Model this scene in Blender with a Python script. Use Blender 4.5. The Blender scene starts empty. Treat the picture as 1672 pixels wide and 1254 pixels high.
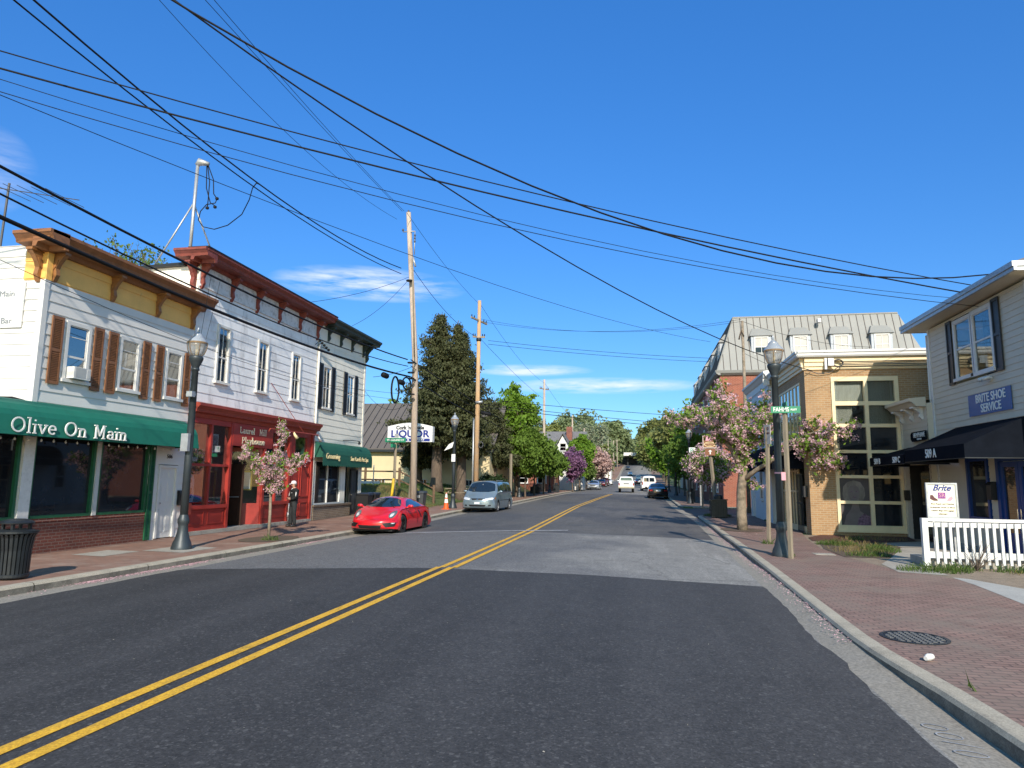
import bpy, math, random
import numpy as np
from mathutils import Vector, Matrix
R=math.radians
sc=bpy.context.scene
# ---------------------------------------------------------------- camera
EYE=1.8
cam=bpy.data.objects.new('camera',bpy.data.cameras.new('camera')); sc.collection.objects.link(cam); sc.camera=cam
cam.data.sensor_width=36; cam.data.lens=36*1110/1672; cam.data.clip_end=5000; cam.data.clip_start=.05
yw,pt,rl=0.183377,0.141812,0.0122
f_=Vector((-math.sin(yw)*math.cos(pt),math.cos(yw)*math.cos(pt),math.sin(pt))); r_=Vector((math.cos(yw),math.sin(yw),0)); u_=r_.cross(f_)
r2=r_*math.cos(rl)+u_*math.sin(rl); u2=-r_*math.sin(rl)+u_*math.cos(rl)
cam.matrix_world=Matrix(((r2.x,u2.x,-f_.x,0),(r2.y,u2.y,-f_.y,0),(r2.z,u2.z,-f_.z,EYE),(0,0,0,1)))
# ---------------------------------------------------------------- sky, sun, exposure
SUN_EL,SUN_AZ=32,165          # azimuth clockwise from +Y (the street), so the sun is behind and to the right
w=bpy.data.worlds.new('World'); sc.world=w; w.use_nodes=True
wn=w.node_tree.nodes; wl=w.node_tree.links; bg=wn['Background']
sky=wn.new('ShaderNodeTexSky'); sky.sky_type='NISHITA'; sky.sun_disc=False
sky.sun_elevation=R(SUN_EL); sky.sun_rotation=R(SUN_AZ); sky.air_density=1.0; sky.dust_density=.0; sky.ozone_density=2.0; sky.altitude=0
def wnode(t,**k):
    n=wn.new(t)
    for a,b in k.items(): setattr(n,a,b)
    return n
tc=wnode('ShaderNodeTexCoord')
def cloud(az,el,wa,we,scale,seed,strength):
    # a wisp of high cloud around one sky direction, broken up by noise
    d=Vector((math.sin(R(az))*math.cos(R(el)),math.cos(R(az))*math.cos(R(el)),math.sin(R(el))))
    side=Vector((math.cos(R(az)),-math.sin(R(az)),0)); up=side.cross(d).normalized()
    def dot(v):
        n=wnode('ShaderNodeVectorMath',operation='DOT_PRODUCT'); wl.new(tc.outputs['Generated'],n.inputs[0]); n.inputs[1].default_value=v; return n.outputs['Value']
    def mth(op,a,b=0.0):
        n=wnode('ShaderNodeMath',operation=op)
        for i,v in enumerate((a,b)):
            if isinstance(v,(int,float)): n.inputs[i].default_value=v
            else: wl.new(v,n.inputs[i])
        return n.outputs[0]
    a=mth('DIVIDE',dot(side),math.sin(R(wa))); b=mth('DIVIDE',dot(up),math.sin(R(we)))
    r2_=mth('ADD',mth('MULTIPLY',a,a),mth('MULTIPLY',b,b))
    m=mth('MAXIMUM',mth('SUBTRACT',1.0,r2_),0.0)
    m=mth('MULTIPLY',m,mth('GREATER_THAN',dot(d),0.0))
    mp=wnode('ShaderNodeMapping'); mp.inputs['Scale'].default_value=(1,1,7); mp.inputs['Location'].default_value=(seed,seed*.7,0); wl.new(tc.outputs['Generated'],mp.inputs['Vector'])
    nz=wnode('ShaderNodeTexNoise'); nz.inputs['Scale'].default_value=scale; nz.inputs['Detail'].default_value=6; nz.inputs['Roughness'].default_value=.6; wl.new(mp.outputs[0],nz.inputs['Vector'])
    v=mth('MAXIMUM',mth('SUBTRACT',nz.outputs['Fac'],.36),0.0)
    return mth('MINIMUM',mth('MULTIPLY',mth('MULTIPLY',v,m),strength),.8)
prev=sky.outputs['Color']
hsv=wnode('ShaderNodeHueSaturation'); hsv.inputs['Saturation'].default_value=1.3; hsv.inputs['Value'].default_value=1.25; wl.new(prev,hsv.inputs['Color']); prev=hsv.outputs['Color']
# clear dry air: the sky stays a deep blue down to the skyline
_s=wnode('ShaderNodeSeparateXYZ'); wl.new(tc.outputs['Generated'],_s.inputs[0]); _r=wnode('ShaderNodeValToRGB'); wl.new(_s.outputs[2],_r.inputs['Fac']); _e=_r.color_ramp.elements
for _p,_c in ((0.0,(.26,.40,.56)),(.12,(.27,.42,.58)),(.28,(.46,.66,.86)),(.42,(.66,.84,1.0)),(.62,(.66,.86,1.08))):
    q=_e[0] if _p==0 else (_e[1] if _p==.62 else _e.new(_p)); q.position=_p; q.color=(*_c,1)
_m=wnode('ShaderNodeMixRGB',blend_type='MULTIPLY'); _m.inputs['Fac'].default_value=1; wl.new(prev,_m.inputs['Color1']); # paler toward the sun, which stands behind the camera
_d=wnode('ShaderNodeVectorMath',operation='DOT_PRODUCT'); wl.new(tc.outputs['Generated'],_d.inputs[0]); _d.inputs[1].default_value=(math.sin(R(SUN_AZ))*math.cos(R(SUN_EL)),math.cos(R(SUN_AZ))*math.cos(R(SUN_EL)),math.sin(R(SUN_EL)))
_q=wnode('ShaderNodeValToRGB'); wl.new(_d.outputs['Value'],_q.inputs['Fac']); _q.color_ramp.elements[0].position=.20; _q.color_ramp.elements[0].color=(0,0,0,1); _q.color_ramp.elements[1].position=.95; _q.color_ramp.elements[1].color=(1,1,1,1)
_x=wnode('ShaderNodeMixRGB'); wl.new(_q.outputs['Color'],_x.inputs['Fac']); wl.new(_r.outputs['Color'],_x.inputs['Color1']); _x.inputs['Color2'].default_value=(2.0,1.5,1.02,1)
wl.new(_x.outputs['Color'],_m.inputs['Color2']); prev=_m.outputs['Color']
for args in ((-22.8,16.0,8,1.5,13,1.3,3.0),(-3.0,8.0,8.5,.75,7,4.1,4.2),(-9.0,9.3,5.5,.55,8,2.2,3.6),(-50,20,3,3,9,6.6,1.2)):
    mx=wnode('ShaderNodeMixRGB'); wl.new(cloud(*args),mx.inputs['Fac']); wl.new(prev,mx.inputs['Color1']); mx.inputs['Color2'].default_value=(5.6,6.0,6.9,1); prev=mx.outputs['Color']
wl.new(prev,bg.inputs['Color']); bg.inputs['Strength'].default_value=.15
sun=bpy.data.objects.new('sun',bpy.data.lights.new('sun','SUN')); sc.collection.objects.link(sun)
sun.data.energy=5.0; sun.data.angle=R(.55); sun.data.color=(1,.90,.77)
sd=Vector((math.sin(R(SUN_AZ))*math.cos(R(SUN_EL)),math.cos(R(SUN_AZ))*math.cos(R(SUN_EL)),math.sin(R(SUN_EL))))
sun.rotation_euler=sd.to_track_quat('Z','Y').to_euler(); sun.location=(20,-40,60)
sc.view_settings.view_transform='Standard'; sc.view_settings.look='None'; sc.view_settings.exposure=0.25; sc.view_settings.gamma=1
sc.render.engine='CYCLES'; sc.cycles.max_bounces=6; sc.cycles.transparent_max_bounces=12; sc.cycles.caustics_reflective=False; sc.cycles.caustics_refractive=False
# ---------------------------------------------------------------- materials
MATS={}
def newmat(name):
    m=bpy.data.materials.new(name); m.use_nodes=True; MATS[name]=m
    nt=m.node_tree; b=nt.nodes['Principled BSDF']; return m,nt,b
def ramp(nt,src,stops):
    r=nt.nodes.new('ShaderNodeValToRGB'); nt.links.new(src,r.inputs['Fac']); e=r.color_ramp.elements
    while len(e)<len(stops): e.new(.5)
    for i,(p,c) in enumerate(stops): e[i].position=p; e[i].color=(*c,1)
    return r.outputs['Color']
def mix(nt,f,a,b,mode='MIX'):
    n=nt.nodes.new('ShaderNodeMixRGB'); n.blend_type=mode
    for i,v in ((0,f),(1,a),(2,b)):
        if isinstance(v,(int,float)): n.inputs[i].default_value=v
        elif isinstance(v,tuple): n.inputs[i].default_value=(*v,1)
        else: nt.links.new(v,n.inputs[i])
    return n.outputs['Color']
def noise(nt,scale,detail=5,rough=.6,stretch=None,co=None):
    n=nt.nodes.new('ShaderNodeTexNoise'); n.inputs['Scale'].default_value=scale; n.inputs['Detail'].default_value=detail; n.inputs['Roughness'].default_value=rough
    c=co or coord(nt)
    if stretch:
        mp=nt.nodes.new('ShaderNodeMapping'); mp.inputs['Scale'].default_value=stretch; nt.links.new(c,mp.inputs['Vector']); c=mp.outputs[0]
    nt.links.new(c,n.inputs['Vector']); return n.outputs['Fac']
def coord(nt):
    for n in nt.nodes:
        if n.type=='TEX_COORD': return n.outputs['Object']
    return nt.nodes.new('ShaderNodeTexCoord').outputs['Object']
def bump(nt,b,h,strength=.3,dist=.01):
    n=nt.nodes.new('ShaderNodeBump'); n.inputs['Strength'].default_value=strength; n.inputs['Distance'].default_value=dist
    nt.links.new(h,n.inputs['Height']); nt.links.new(n.outputs[0],b.inputs['Normal'])
def mul(c,k): return tuple(min(1,x*k) for x in c)
def plain(name,c,rough=.7,metal=0,spec=.5,var=.18,scale=6,dirt=None,stretch=None,bmp=None,coat=0,emit=None,fine=0):
    m,nt,b=newmat(name)
    col=ramp(nt,noise(nt,scale,6,.65,stretch),[(.3,mul(c,1-var)),(.7,mul(c,1+var))])
    if dirt: col=mix(nt,ramp(nt,noise(nt,dirt[1],8,.7,dirt[3] if len(dirt)>3 else None),[(dirt[2],(0,0,0)),(min(1,dirt[2]+.22),(1,1,1))]),col,dirt[0])
    if fine: col=mix(nt,fine,col,ramp(nt,noise(nt,scale*25,3,.7),[(.35,mul(c,.3)),(.65,mul(c,1.7))]))
    nt.links.new(col,b.inputs['Base Color'])
    b.inputs['Roughness'].default_value=rough; b.inputs['Metallic'].default_value=metal; b.inputs['Specular IOR Level'].default_value=spec; b.inputs['Coat Weight'].default_value=coat; b.inputs['Coat Roughness'].default_value=.04
    if bmp: bump(nt,b,noise(nt,bmp[0],6,.6,stretch),bmp[1],bmp[2] if len(bmp)>2 else .01)
    if emit: b.inputs['Emission Color'].default_value=(*emit[0],1); b.inputs['Emission Strength'].default_value=emit[1]
    return m
def brick(name,c1,c2,mortar,bw=.21,bh=.075,ground=False,var=.5,dirt=None,ms=.012,rough=.85,angle=0):
    m,nt,b=newmat(name); co=coord(nt)
    if not ground:
        s=nt.nodes.new('ShaderNodeSeparateXYZ'); nt.links.new(co,s.inputs[0]); a=nt.nodes.new('ShaderNodeMath'); nt.links.new(s.outputs[0],a.inputs[0]); nt.links.new(s.outputs[1],a.inputs[1])
        cb=nt.nodes.new('ShaderNodeCombineXYZ'); nt.links.new(a.outputs[0],cb.inputs[0]); nt.links.new(s.outputs[2],cb.inputs[1]); v=cb.outputs[0]
    else:
        mp=nt.nodes.new('ShaderNodeMapping'); mp.inputs['Rotation'].default_value=(0,0,angle); nt.links.new(co,mp.inputs['Vector']); v=mp.outputs[0]
    t=nt.nodes.new('ShaderNodeTexBrick'); nt.links.new(v,t.inputs['Vector']); t.inputs['Scale'].default_value=1; t.inputs['Brick Width'].default_value=bw; t.inputs['Row Height'].default_value=bh
    t.inputs['Mortar Size'].default_value=ms; t.inputs['Mortar Smooth'].default_value=.3; t.inputs['Bias'].default_value=0
    for k,c in (('Color1',c1),('Color2',c2),('Mortar',mortar)): t.inputs[k].default_value=(*c,1)
    col=mix(nt,var,t.outputs['Color'],ramp(nt,noise(nt,1.3,7,.7),[(.3,(.35,.35,.35)),(.5,(.8,.8,.8)),(.72,(1.0,1.0,1.0))]),'MULTIPLY')
    if dirt: col=mix(nt,ramp(nt,noise(nt,dirt[1],8,.7),[(dirt[2],(0,0,0)),(dirt[2]+.25,(1,1,1))]),col,dirt[0])
    nt.links.new(col,b.inputs['Base Color']); b.inputs['Roughness'].default_value=rough
    inv=nt.nodes.new('ShaderNodeMath'); inv.operation='SUBTRACT'; inv.inputs[0].default_value=1; nt.links.new(t.outputs['Fac'],inv.inputs[1]); bump(nt,b,inv.outputs[0],.5,.006)
    return m
def leafmat(name,c,var=.45,scale=1.6,trans=.35,pink=None):
    m,nt,b=newmat(name)
    col=ramp(nt,noise(nt,scale,4,.7),[(.32,mul(c,1-var)),(.5,c),(.68,mul(c,1+var))])
    col=mix(nt,.5,col,ramp(nt,noise(nt,scale*14,2,.7),[(.35,mul(c,.55)),(.65,mul(c,1.6))]))
    if pink: col=mix(nt,ramp(nt,noise(nt,pink[1],2,.5),[(.45,(0,0,0)),(.55,(1,1,1))]),col,pink[0])
    nt.links.new(col,b.inputs['Base Color']); b.inputs['Roughness'].default_value=.6; b.inputs['Specular IOR Level'].default_value=.2
    t=nt.nodes.new('ShaderNodeBsdfTranslucent'); nt.links.new(col,t.inputs['Color']); x=nt.nodes.new('ShaderNodeMixShader'); x.inputs[0].default_value=trans
    nt.links.new(b.outputs[0],x.inputs[1]); nt.links.new(t.outputs[0],x.inputs[2]); nt.links.new(x.outputs[0],nt.nodes['Material Output'].inputs['Surface'])
    return m
def clearpane(name,tint=(.7,.75,.78),fac=.0,rough=.02,k=.45,milk=0):
    m,nt,b=newmat(name); nt.nodes.remove(b)
    tr=nt.nodes.new('ShaderNodeBsdfTransparent'); tr.inputs[0].default_value=(*tint,1); g=nt.nodes.new('ShaderNodeBsdfGlossy'); g.inputs['Roughness'].default_value=rough
    fr=nt.nodes.new('ShaderNodeFresnel'); fr.inputs['IOR'].default_value=1.5; ad=nt.nodes.new('ShaderNodeMath'); nt.links.new(fr.outputs[0],ad.inputs[0]); ad.operation='MULTIPLY_ADD'; ad.inputs[1].default_value=k; ad.inputs[2].default_value=fac; ad.use_clamp=True
    x=nt.nodes.new('ShaderNodeMixShader'); nt.links.new(ad.outputs[0],x.inputs[0]); nt.links.new(tr.outputs[0],x.inputs[1]); nt.links.new(g.outputs[0],x.inputs[2]); out=x.outputs[0]
    if milk:
        d=nt.nodes.new('ShaderNodeBsdfTranslucent'); d.inputs[0].default_value=(.85,.87,.88,1); e=nt.nodes.new('ShaderNodeBsdfDiffuse'); e.inputs[0].default_value=(.8,.83,.86,1); y=nt.nodes.new('ShaderNodeMixShader'); nt.links.new(d.outputs[0],y.inputs[1]); nt.links.new(e.outputs[0],y.inputs[2])
        z=nt.nodes.new('ShaderNodeMixShader'); z.inputs[0].default_value=milk; nt.links.new(out,z.inputs[1]); nt.links.new(y.outputs[0],z.inputs[2]); out=z.outputs[0]
    nt.links.new(out,nt.nodes['Material Output'].inputs['Surface'])
    return m
def asphalt(name,c,streak,var=.25,crack=None,patch=None,tracks=0,xr=None):
    m,nt,b=newmat(name)
    col=ramp(nt,noise(nt,.35,6,.6),[(.3,mul(c,1-var)),(.7,mul(c,1+var))])
    col=mix(nt,.5,col,ramp(nt,noise(nt,90,3,.8),[(.3,mul(c,.4)),(.55,mul(c,1.0)),(.75,mul(c,2.4))]))
    col=mix(nt,.45,col,ramp(nt,noise(nt,24,5,.85),[(.34,mul(c,.45)),(.5,c),(.64,mul(c,1.5)),(.74,mul(c,3.0))]))
    col=mix(nt,ramp(nt,noise(nt,2.2,8,.8,(1,.07,1)),[(.55,(0,0,0)),(.75,(streak*.9,)*3)]),col,mul(c,2.2))
    col=mix(nt,ramp(nt,noise(nt,1.6,7,.7,(1,.16,1)),[(.5,(0,0,0)),(.8,(streak,streak,streak))]),col,mul(c,1.9))
    if xr:
        sx=nt.nodes.new('ShaderNodeSeparateXYZ'); nt.links.new(coord(nt),sx.inputs[0]); a_=nt.nodes.new('ShaderNodeMath'); a_.operation='MULTIPLY_ADD'; nt.links.new(sx.outputs[0],a_.inputs[0]); a_.inputs[1].default_value=.1; b_=nt.nodes.new('ShaderNodeMath'); nt.links.new(a_.outputs[0],b_.inputs[0]); nt.links.new(noise(nt,.4,4,.5),b_.inputs[1]); a_.inputs[2].default_value=.12
        col=mix(nt,ramp(nt,b_.outputs[0],[(.30,(1,1,1)),(.62,(0,0,0))]),col,ramp(nt,noise(nt,20,5,.8),[(.35,mul(xr,.6)),(.6,mul(xr,1.4))]))
    if tracks:
        sx=nt.nodes.new('ShaderNodeSeparateXYZ'); nt.links.new(coord(nt),sx.inputs[0]); n_=noise(nt,.5,4,.6,(1,.2,1))
        def M2(op,a,b):
            q=nt.nodes.new('ShaderNodeMath'); q.operation=op
            for i,v in enumerate((a,b)):
                if isinstance(v,(int,float)): q.inputs[i].default_value=v
                else: nt.links.new(v,q.inputs[i])
            return q.outputs[0]
        wv=M2('SINE',M2('ADD',M2('MULTIPLY',sx.outputs[0],3.35),M2('MULTIPLY',n_,1.6)),0)
        col=mix(nt,ramp(nt,M2('MULTIPLY_ADD',wv,.5) if False else M2('ADD',M2('MULTIPLY',wv,.4),.5),[(.35,(0,0,0)),(.95,(.34,.34,.34))]),col,mul(c,1.75))
        rt=ramp(nt,M2('DIVIDE',M2('ADD',sx.outputs[0],6.0),9.0),[(.1,(0,0,0)),(1.0,(.42,.42,.42))]); col=mix(nt,rt,col,mul(c,2.1))
        col=mix(nt,ramp(nt,noise(nt,3,4,.75,(9,.55,1)),[(.63,(0,0,0)),(.72,(.5,.5,.5))]),col,mul(c,3.2))
        col=mix(nt,ramp(nt,noise(nt,.9,3,.5),[(.66,(0,0,0)),(.74,(.5,.5,.5))]),col,mul(c,.55))
    if patch: col=mix(nt,ramp(nt,noise(nt,.22,3,.5,(1,.5,1)),[(.48,(0,0,0)),(.58,(patch[1],)*3)]),col,patch[0])
    for sc_,am in ((75,.6),(36,.42)):
        v_=nt.nodes.new('ShaderNodeTexVoronoi'); v_.inputs['Scale'].default_value=sc_; nt.links.new(coord(nt),v_.inputs['Vector']); s_=nt.nodes.new('ShaderNodeSeparateColor'); nt.links.new(v_.outputs['Color'],s_.inputs[0])
        col=mix(nt,am,col,ramp(nt,s_.outputs[0],[(0,(.35,.35,.35)),(.55,(.85,.85,.85)),(.85,(1,1,1)),(1,(1,1,1))]),'MULTIPLY'); col=mix(nt,ramp(nt,s_.outputs[1],[(.92,(0,0,0)),(1,(am*.55,)*3)]),col,(.26,.25,.24))
    col=mix(nt,.5,col,ramp(nt,noise(nt,2.6,7,.75),[(.3,(.55,.55,.55)),(.5,(.95,.95,.95)),(.6,(1,1,1))]),'MULTIPLY')
    if crack:
        vo=nt.nodes.new('ShaderNodeTexVoronoi'); vo.feature='DISTANCE_TO_EDGE'; vo.inputs['Scale'].default_value=.35
        mp=nt.nodes.new('ShaderNodeMapping'); nt.links.new(coord(nt),mp.inputs['Vector']); ds=noise(nt,2,4,.6)
        ad=nt.nodes.new('ShaderNodeVectorMath'); ad.operation='ADD'; nt.links.new(mp.outputs[0],ad.inputs[0]); nt.links.new(ds,ad.inputs[1]); nt.links.new(ad.outputs[0],vo.inputs['Vector'])
        col=mix(nt,ramp(nt,vo.outputs['Distance'],[(0,(crack,)*3),(.012,(0,0,0))]),col,mul(c,.35))
    nt.links.new(col,b.inputs['Base Color']); b.inputs['Roughness'].default_value=.82; b.inputs['Specular IOR Level'].default_value=.35
    bump(nt,b,noise(nt,70,4,.8),.35,.006); return m
GR=(.5,.5,.5)
siding_white=plain('siding_white',(.66,.65,.625),.6,var=.05,scale=1.2,dirt=((.48,.46,.42),2.2,.62,(1,1,.35)))
siding_worn=plain('siding_worn',(.80,.80,.81),.75,var=.08,scale=1.4,dirt=((.42,.42,.43),1.7,.52,(1,1,.4)),bmp=(30,.15,.004))
siding_cream=plain('siding_cream',(.78,.75,.66),.7,var=.06,scale=1.5,dirt=((.45,.41,.33),2.0,.58,(1,1,.4)))
siding_beige=plain('siding_beige',(.58,.52,.41),.6,var=.05,scale=1.3,dirt=((.38,.37,.33),2.2,.62,(1,1,.4)))
siding_blue=plain('siding_blue',(.60,.66,.70),.6,var=.05,scale=1.3)
frieze_yellow=plain('frieze_yellow',(.84,.48,.125),.6,var=.08,scale=2,dirt=((.42,.3,.12),3,.62))
cornice_brown=plain('cornice_brown',(.24,.10,.038),.6,var=.2,scale=5,dirt=((.12,.07,.04),6,.6))
bracket_brown=plain('bracket_brown',(.27,.12,.04),.55,var=.2,scale=9)
shutter_brown=plain('shutter_brown',(.215,.095,.042),.55,var=.12,scale=8)
red_paint=plain('red_paint',(.33,.034,.025),.45,var=.14,scale=3,dirt=((.20,.04,.03),5,.6))
red_trim=plain('red_trim',(.30,.048,.030),.5,var=.15,scale=4)
cornice_red=plain('cornice_red',(.20,.045,.03),.6,var=.3,scale=7,dirt=((.38,.22,.18),14,.64))
peeling=plain('peeling_paint',(.62,.62,.64),.8,var=.1,scale=3,dirt=((.25,.25,.24),5,.50),bmp=(25,.3,.006))
dark_green_paint=plain('dark_green_paint',(.018,.035,.032),.5,var=.3,scale=6)
green_frame=plain('green_frame',(.012,.10,.045),.45,var=.15)
white_trim=plain('white_trim',(.64,.635,.615),.5,var=.04,scale=4,dirt=((.5,.49,.46),4,.66))
old_trim=plain('old_trim',(.66,.65,.62),.7,var=.1,scale=8,dirt=((.36,.34,.30),9,.56))
grey_post=plain('grey_post',(.52,.52,.50),.6,var=.08)
black_shutter=plain('black_shutter',(.018,.022,.028),.5,var=.2)
awning_green=plain('awning_green',(.004,.135,.09),.75,var=.10,scale=2,dirt=((.003,.10,.07),3,.55),bmp=(90,.15,.002))
awning_dkgreen=plain('awning_dkgreen',(.006,.085,.055),.75,var=.12,scale=3,dirt=((.02,.10,.075),3,.6),bmp=(90,.15,.002))
awning_black=plain('awning_black',(.007,.009,.014),.95,var=.2,scale=3,spec=.05)
white_letter=plain('white_letter',(.80,.80,.76),.6,var=.03)
cream_letter=plain('cream_letter',(.80,.66,.36),.6,var=.03)
playhouse_letter=plain('playhouse_letter',(.78,.68,.50),.6,var=.05)
black_letter=plain('black_letter',(.02,.02,.02),.6,var=.05)
navy_letter=plain('navy_letter',(.008,.022,.20),.5,var=.05)
brick_red=brick('brick_red',(.26,.065,.04),(.19,.048,.032),(.30,.17,.13))
brick_tan=brick('brick_tan',(.41,.245,.115),(.34,.195,.09),(.42,.32,.20),bw=.22,bh=.078,var=.35)
brick_orange=brick('brick_orange',(.33,.085,.045),(.26,.06,.035),(.34,.20,.14),bw=.22,bh=.08,var=.35)
brick_olive=brick('brick_olive',(.24,.17,.11),(.17,.11,.07),(.28,.24,.19))
brick_dark=brick('brick_dark',(.16,.045,.03),(.12,.035,.025),(.17,.10,.08))
walk_left=brick('walk_left',(.30,.165,.115),(.25,.135,.095),(.23,.16,.12),bw=.2,bh=.1,ground=True,var=.5,ms=.008,dirt=((.34,.26,.21),.9,.5))
walk_right=brick('walk_right',(.32,.195,.155),(.24,.145,.115),(.11,.07,.06),bw=.2,bh=.1,ground=True,var=.6,ms=.011,angle=.0,dirt=((.215,.165,.13),.7,.45))
concrete_light=plain('concrete_light',(.36,.35,.325),.9,var=.12,scale=1.5,dirt=((.30,.28,.25),2,.55),bmp=(40,.3,.006),fine=.2)
concrete=plain('concrete',(.35,.32,.27),.9,var=.16,scale=1.5,dirt=((.17,.155,.13),1.9,.5),bmp=(40,.3,.006),fine=.25)
kerb_face=plain('kerb_face',(.23,.205,.165),.95,var=.35,scale=3,dirt=((.045,.04,.035),1.8,.40),bmp=(30,.5,.01),fine=.3)
kerbmat=plain('kerb_concrete',(.38,.335,.26),.9,var=.2,scale=2.5,dirt=((.17,.15,.12),2.2,.52),bmp=(40,.3,.006),fine=.3)
gutter=plain('gutter_concrete',(.26,.235,.195),.9,var=.16,scale=1.2,dirt=((.17,.16,.15),1.2,.5),bmp=(50,.3,.006),fine=.35)
gravelmat=plain('gravel_stones',(.26,.20,.145),.95,var=.4,scale=14,dirt=((.10,.075,.05),3,.45),bmp=(22,.8,.03),fine=.5)
concrete_dirty=plain('concrete_dirty',(.33,.31,.27),.9,var=.2,scale=2,dirt=((.16,.14,.12),3,.5),bmp=(40,.3,.006),fine=.3)
asph_new=asphalt('asphalt_new',(.047,.045,.045),.6,.30,tracks=1)
asph_light=asphalt('asphalt_light',(.30,.285,.262),.5,.22,crack=.7,xr=(.165,.16,.158))
asph_mid=asphalt('asphalt_mid',(.14,.132,.124),.45,.2,crack=.5,patch=((.075,.078,.088),.6))
yellow_paint=plain('yellow_paint',(.74,.37,.022),.7,var=.2,scale=2,dirt=((.14,.095,.045),6,.50,(1,.35,1)),fine=.45)
white_paint_old=plain('white_paint_old',(.34,.34,.35),.8,var=.2,scale=3,dirt=((.15,.15,.15),5,.48))
soil=plain('soil',(.10,.07,.045),.95,var=.4,scale=6,bmp=(20,.6,.02),fine=.4)
mulch=plain('mulch',(.10,.04,.025),.95,var=.5,scale=9,bmp=(25,.8,.03),fine=.5)
turf=plain('turf',(.085,.105,.032),.95,var=.45,scale=1.6,dirt=((.20,.15,.06),.45,.5),bmp=(16,.7,.03),fine=.45)
farland=plain('far_land',(.06,.085,.03),.95,var=.4,scale=.06)
dark_metal=plain('black_metal',(.022,.026,.030),.42,metal=.3,var=.25,scale=5)
lamp_paint=plain('lamp_post_paint',(.035,.045,.052),.45,metal=.2,var=.2,scale=4)
galv=plain('galvanised_metal',(.42,.43,.44),.5,metal=.6,var=.15,scale=7)
wood_pole=plain('weathered_pole_wood',(.44,.36,.29),.9,var=.22,scale=3,dirt=((.20,.14,.10),2.5,.52,(1,1,.12)),stretch=(6,6,.5),bmp=(14,.6,.02))
wood_pole_warm=plain('orange_pole_wood',(.46,.29,.15),.9,var=.25,scale=3,dirt=((.36,.30,.25),1.0,.5),stretch=(6,6,.5),bmp=(14,.6,.02))
wood_post=plain('grey_post_wood',(.24,.20,.145),.9,var=.25,scale=4,stretch=(6,6,.6),bmp=(14,.5,.01))
fence_wood=plain('fence_wood',(.14,.085,.05),.9,var=.3,scale=4)
bark=plain('bark',(.115,.085,.062),.95,var=.4,scale=5,stretch=(3,3,.8),bmp=(12,.9,.03))
bark_pale=plain('bark_pale',(.24,.19,.14),.95,var=.35,scale=6,dirt=((.10,.085,.05),4,.5),bmp=(12,.8,.02))
metal_roof=plain('metal_roof',(.25,.25,.235),.6,var=.06,scale=1)
roof_grey=plain('roof_grey',(.115,.10,.09),.7,var=.1,scale=1)
shingle=plain('shingle',(.15,.145,.15),.9,var=.2,scale=3)
cable_black=plain('cable_black',(.010,.010,.012),.7,var=.1,spec=.2)
cable_grey=plain('cable_grey',(.06,.06,.065),.6,var=.1)
tyre=plain('tyre_rubber',(.015,.015,.016),.85,var=.2)
black_plastic=plain('black_plastic',(.012,.012,.013),.5,var=.2)
rim_black=plain('rim_black',(.03,.03,.033),.35,metal=.6,var=.1)
rim_silver=plain('rim_silver',(.45,.46,.48),.35,metal=.8,var=.1)
chrome=plain('chrome',(.7,.7,.72),.12,metal=1,var=.02)
dark_glass=plain('dark_glass',(.010,.013,.018),.04,spec=.9,var=.1)
store_glass=plain('store_glass',(.016,.018,.022),.03,spec=.55,var=.6,scale=.7)
blue_glass=plain('blue_glass',(.012,.02,.03),.05,spec=1.0,var=.1,coat=.8)
car_glass=plain('car_glass',(.012,.02,.03),.04,spec=.8,var=.05,coat=.5)
light_lens=plain('light_lens',(.62,.64,.66),.12,spec=.8,var=.1,scale=20,coat=1)
red_lens=plain('red_lens',(.35,.012,.01),.15,var=.1,coat=1)
amber_lens=plain('amber_lens',(.55,.16,.02),.15,var=.1,coat=1)
paint_red=plain('car_red',(.62,.010,.018),.28,var=.02,coat=1,spec=.5)
paint_silverblue=plain('car_silver_blue',(.23,.30,.345),.30,metal=.45,var=.03,coat=.8)
paint_white=plain('car_white',(.74,.74,.72),.3,var=.02,coat=.6)
paint_black=plain('car_black',(.012,.012,.014),.2,var=.05,coat=1)
paint_silver=plain('car_silver',(.42,.45,.48),.3,metal=.5,var=.03,coat=.8)
paint_maroon=plain('car_maroon',(.13,.012,.014),.28,var=.03,coat=1)
plate_white=plain('plate_white',(.7,.7,.7),.5,var=.05)
sign_green=plain('sign_green',(.01,.20,.10),.5,var=.06)
sign_brown=plain('sign_brown',(.20,.075,.03),.5,var=.06)
sign_blue=plain('sign_blue',(.006,.095,.30),.45,var=.08)
sign_white=plain('sign_white',(.68,.68,.67),.45,var=.02)
orange_plastic=plain('orange_plastic',(.80,.11,.015),.5,var=.08)
reflective_white=plain('reflective_white',(.8,.8,.8),.4,var=.05)
bollard_yellow=plain('bollard_yellow',(.75,.48,.03),.5,var=.1)
bin_grey=plain('bin_grey',(.045,.05,.055),.55,var=.15)
curtain_pale=plain('curtain_pale',(.50,.48,.44),.9,var=.1,scale=2)
curtain_blind=plain('curtain_blind',(.80,.74,.60),.9,var=.12,scale=2,stretch=(14,14,.3))
interior=plain('interior_dark',(.03,.028,.026),.9,var=.4,scale=1.5)
frame_cream=plain('frame_cream',(.80,.64,.39),.5,var=.06,scale=3)
door_blue=plain('door_blue',(.004,.04,.19),.4,var=.1)
gold=plain('gold_frame',(.45,.30,.06),.4,metal=.4,var=.2)
paper=plain('paper',(.72,.72,.70),.8,var=.06,scale=4)
paper_grey=plain('paper_print',(.36,.36,.36),.8,var=.8,scale=9)
poster_purple=plain('poster_purple',(.16,.09,.13),.8,var=.8,scale=12)
board_cream=plain('board_cream',(.78,.76,.58),.6,var=.03)
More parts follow.
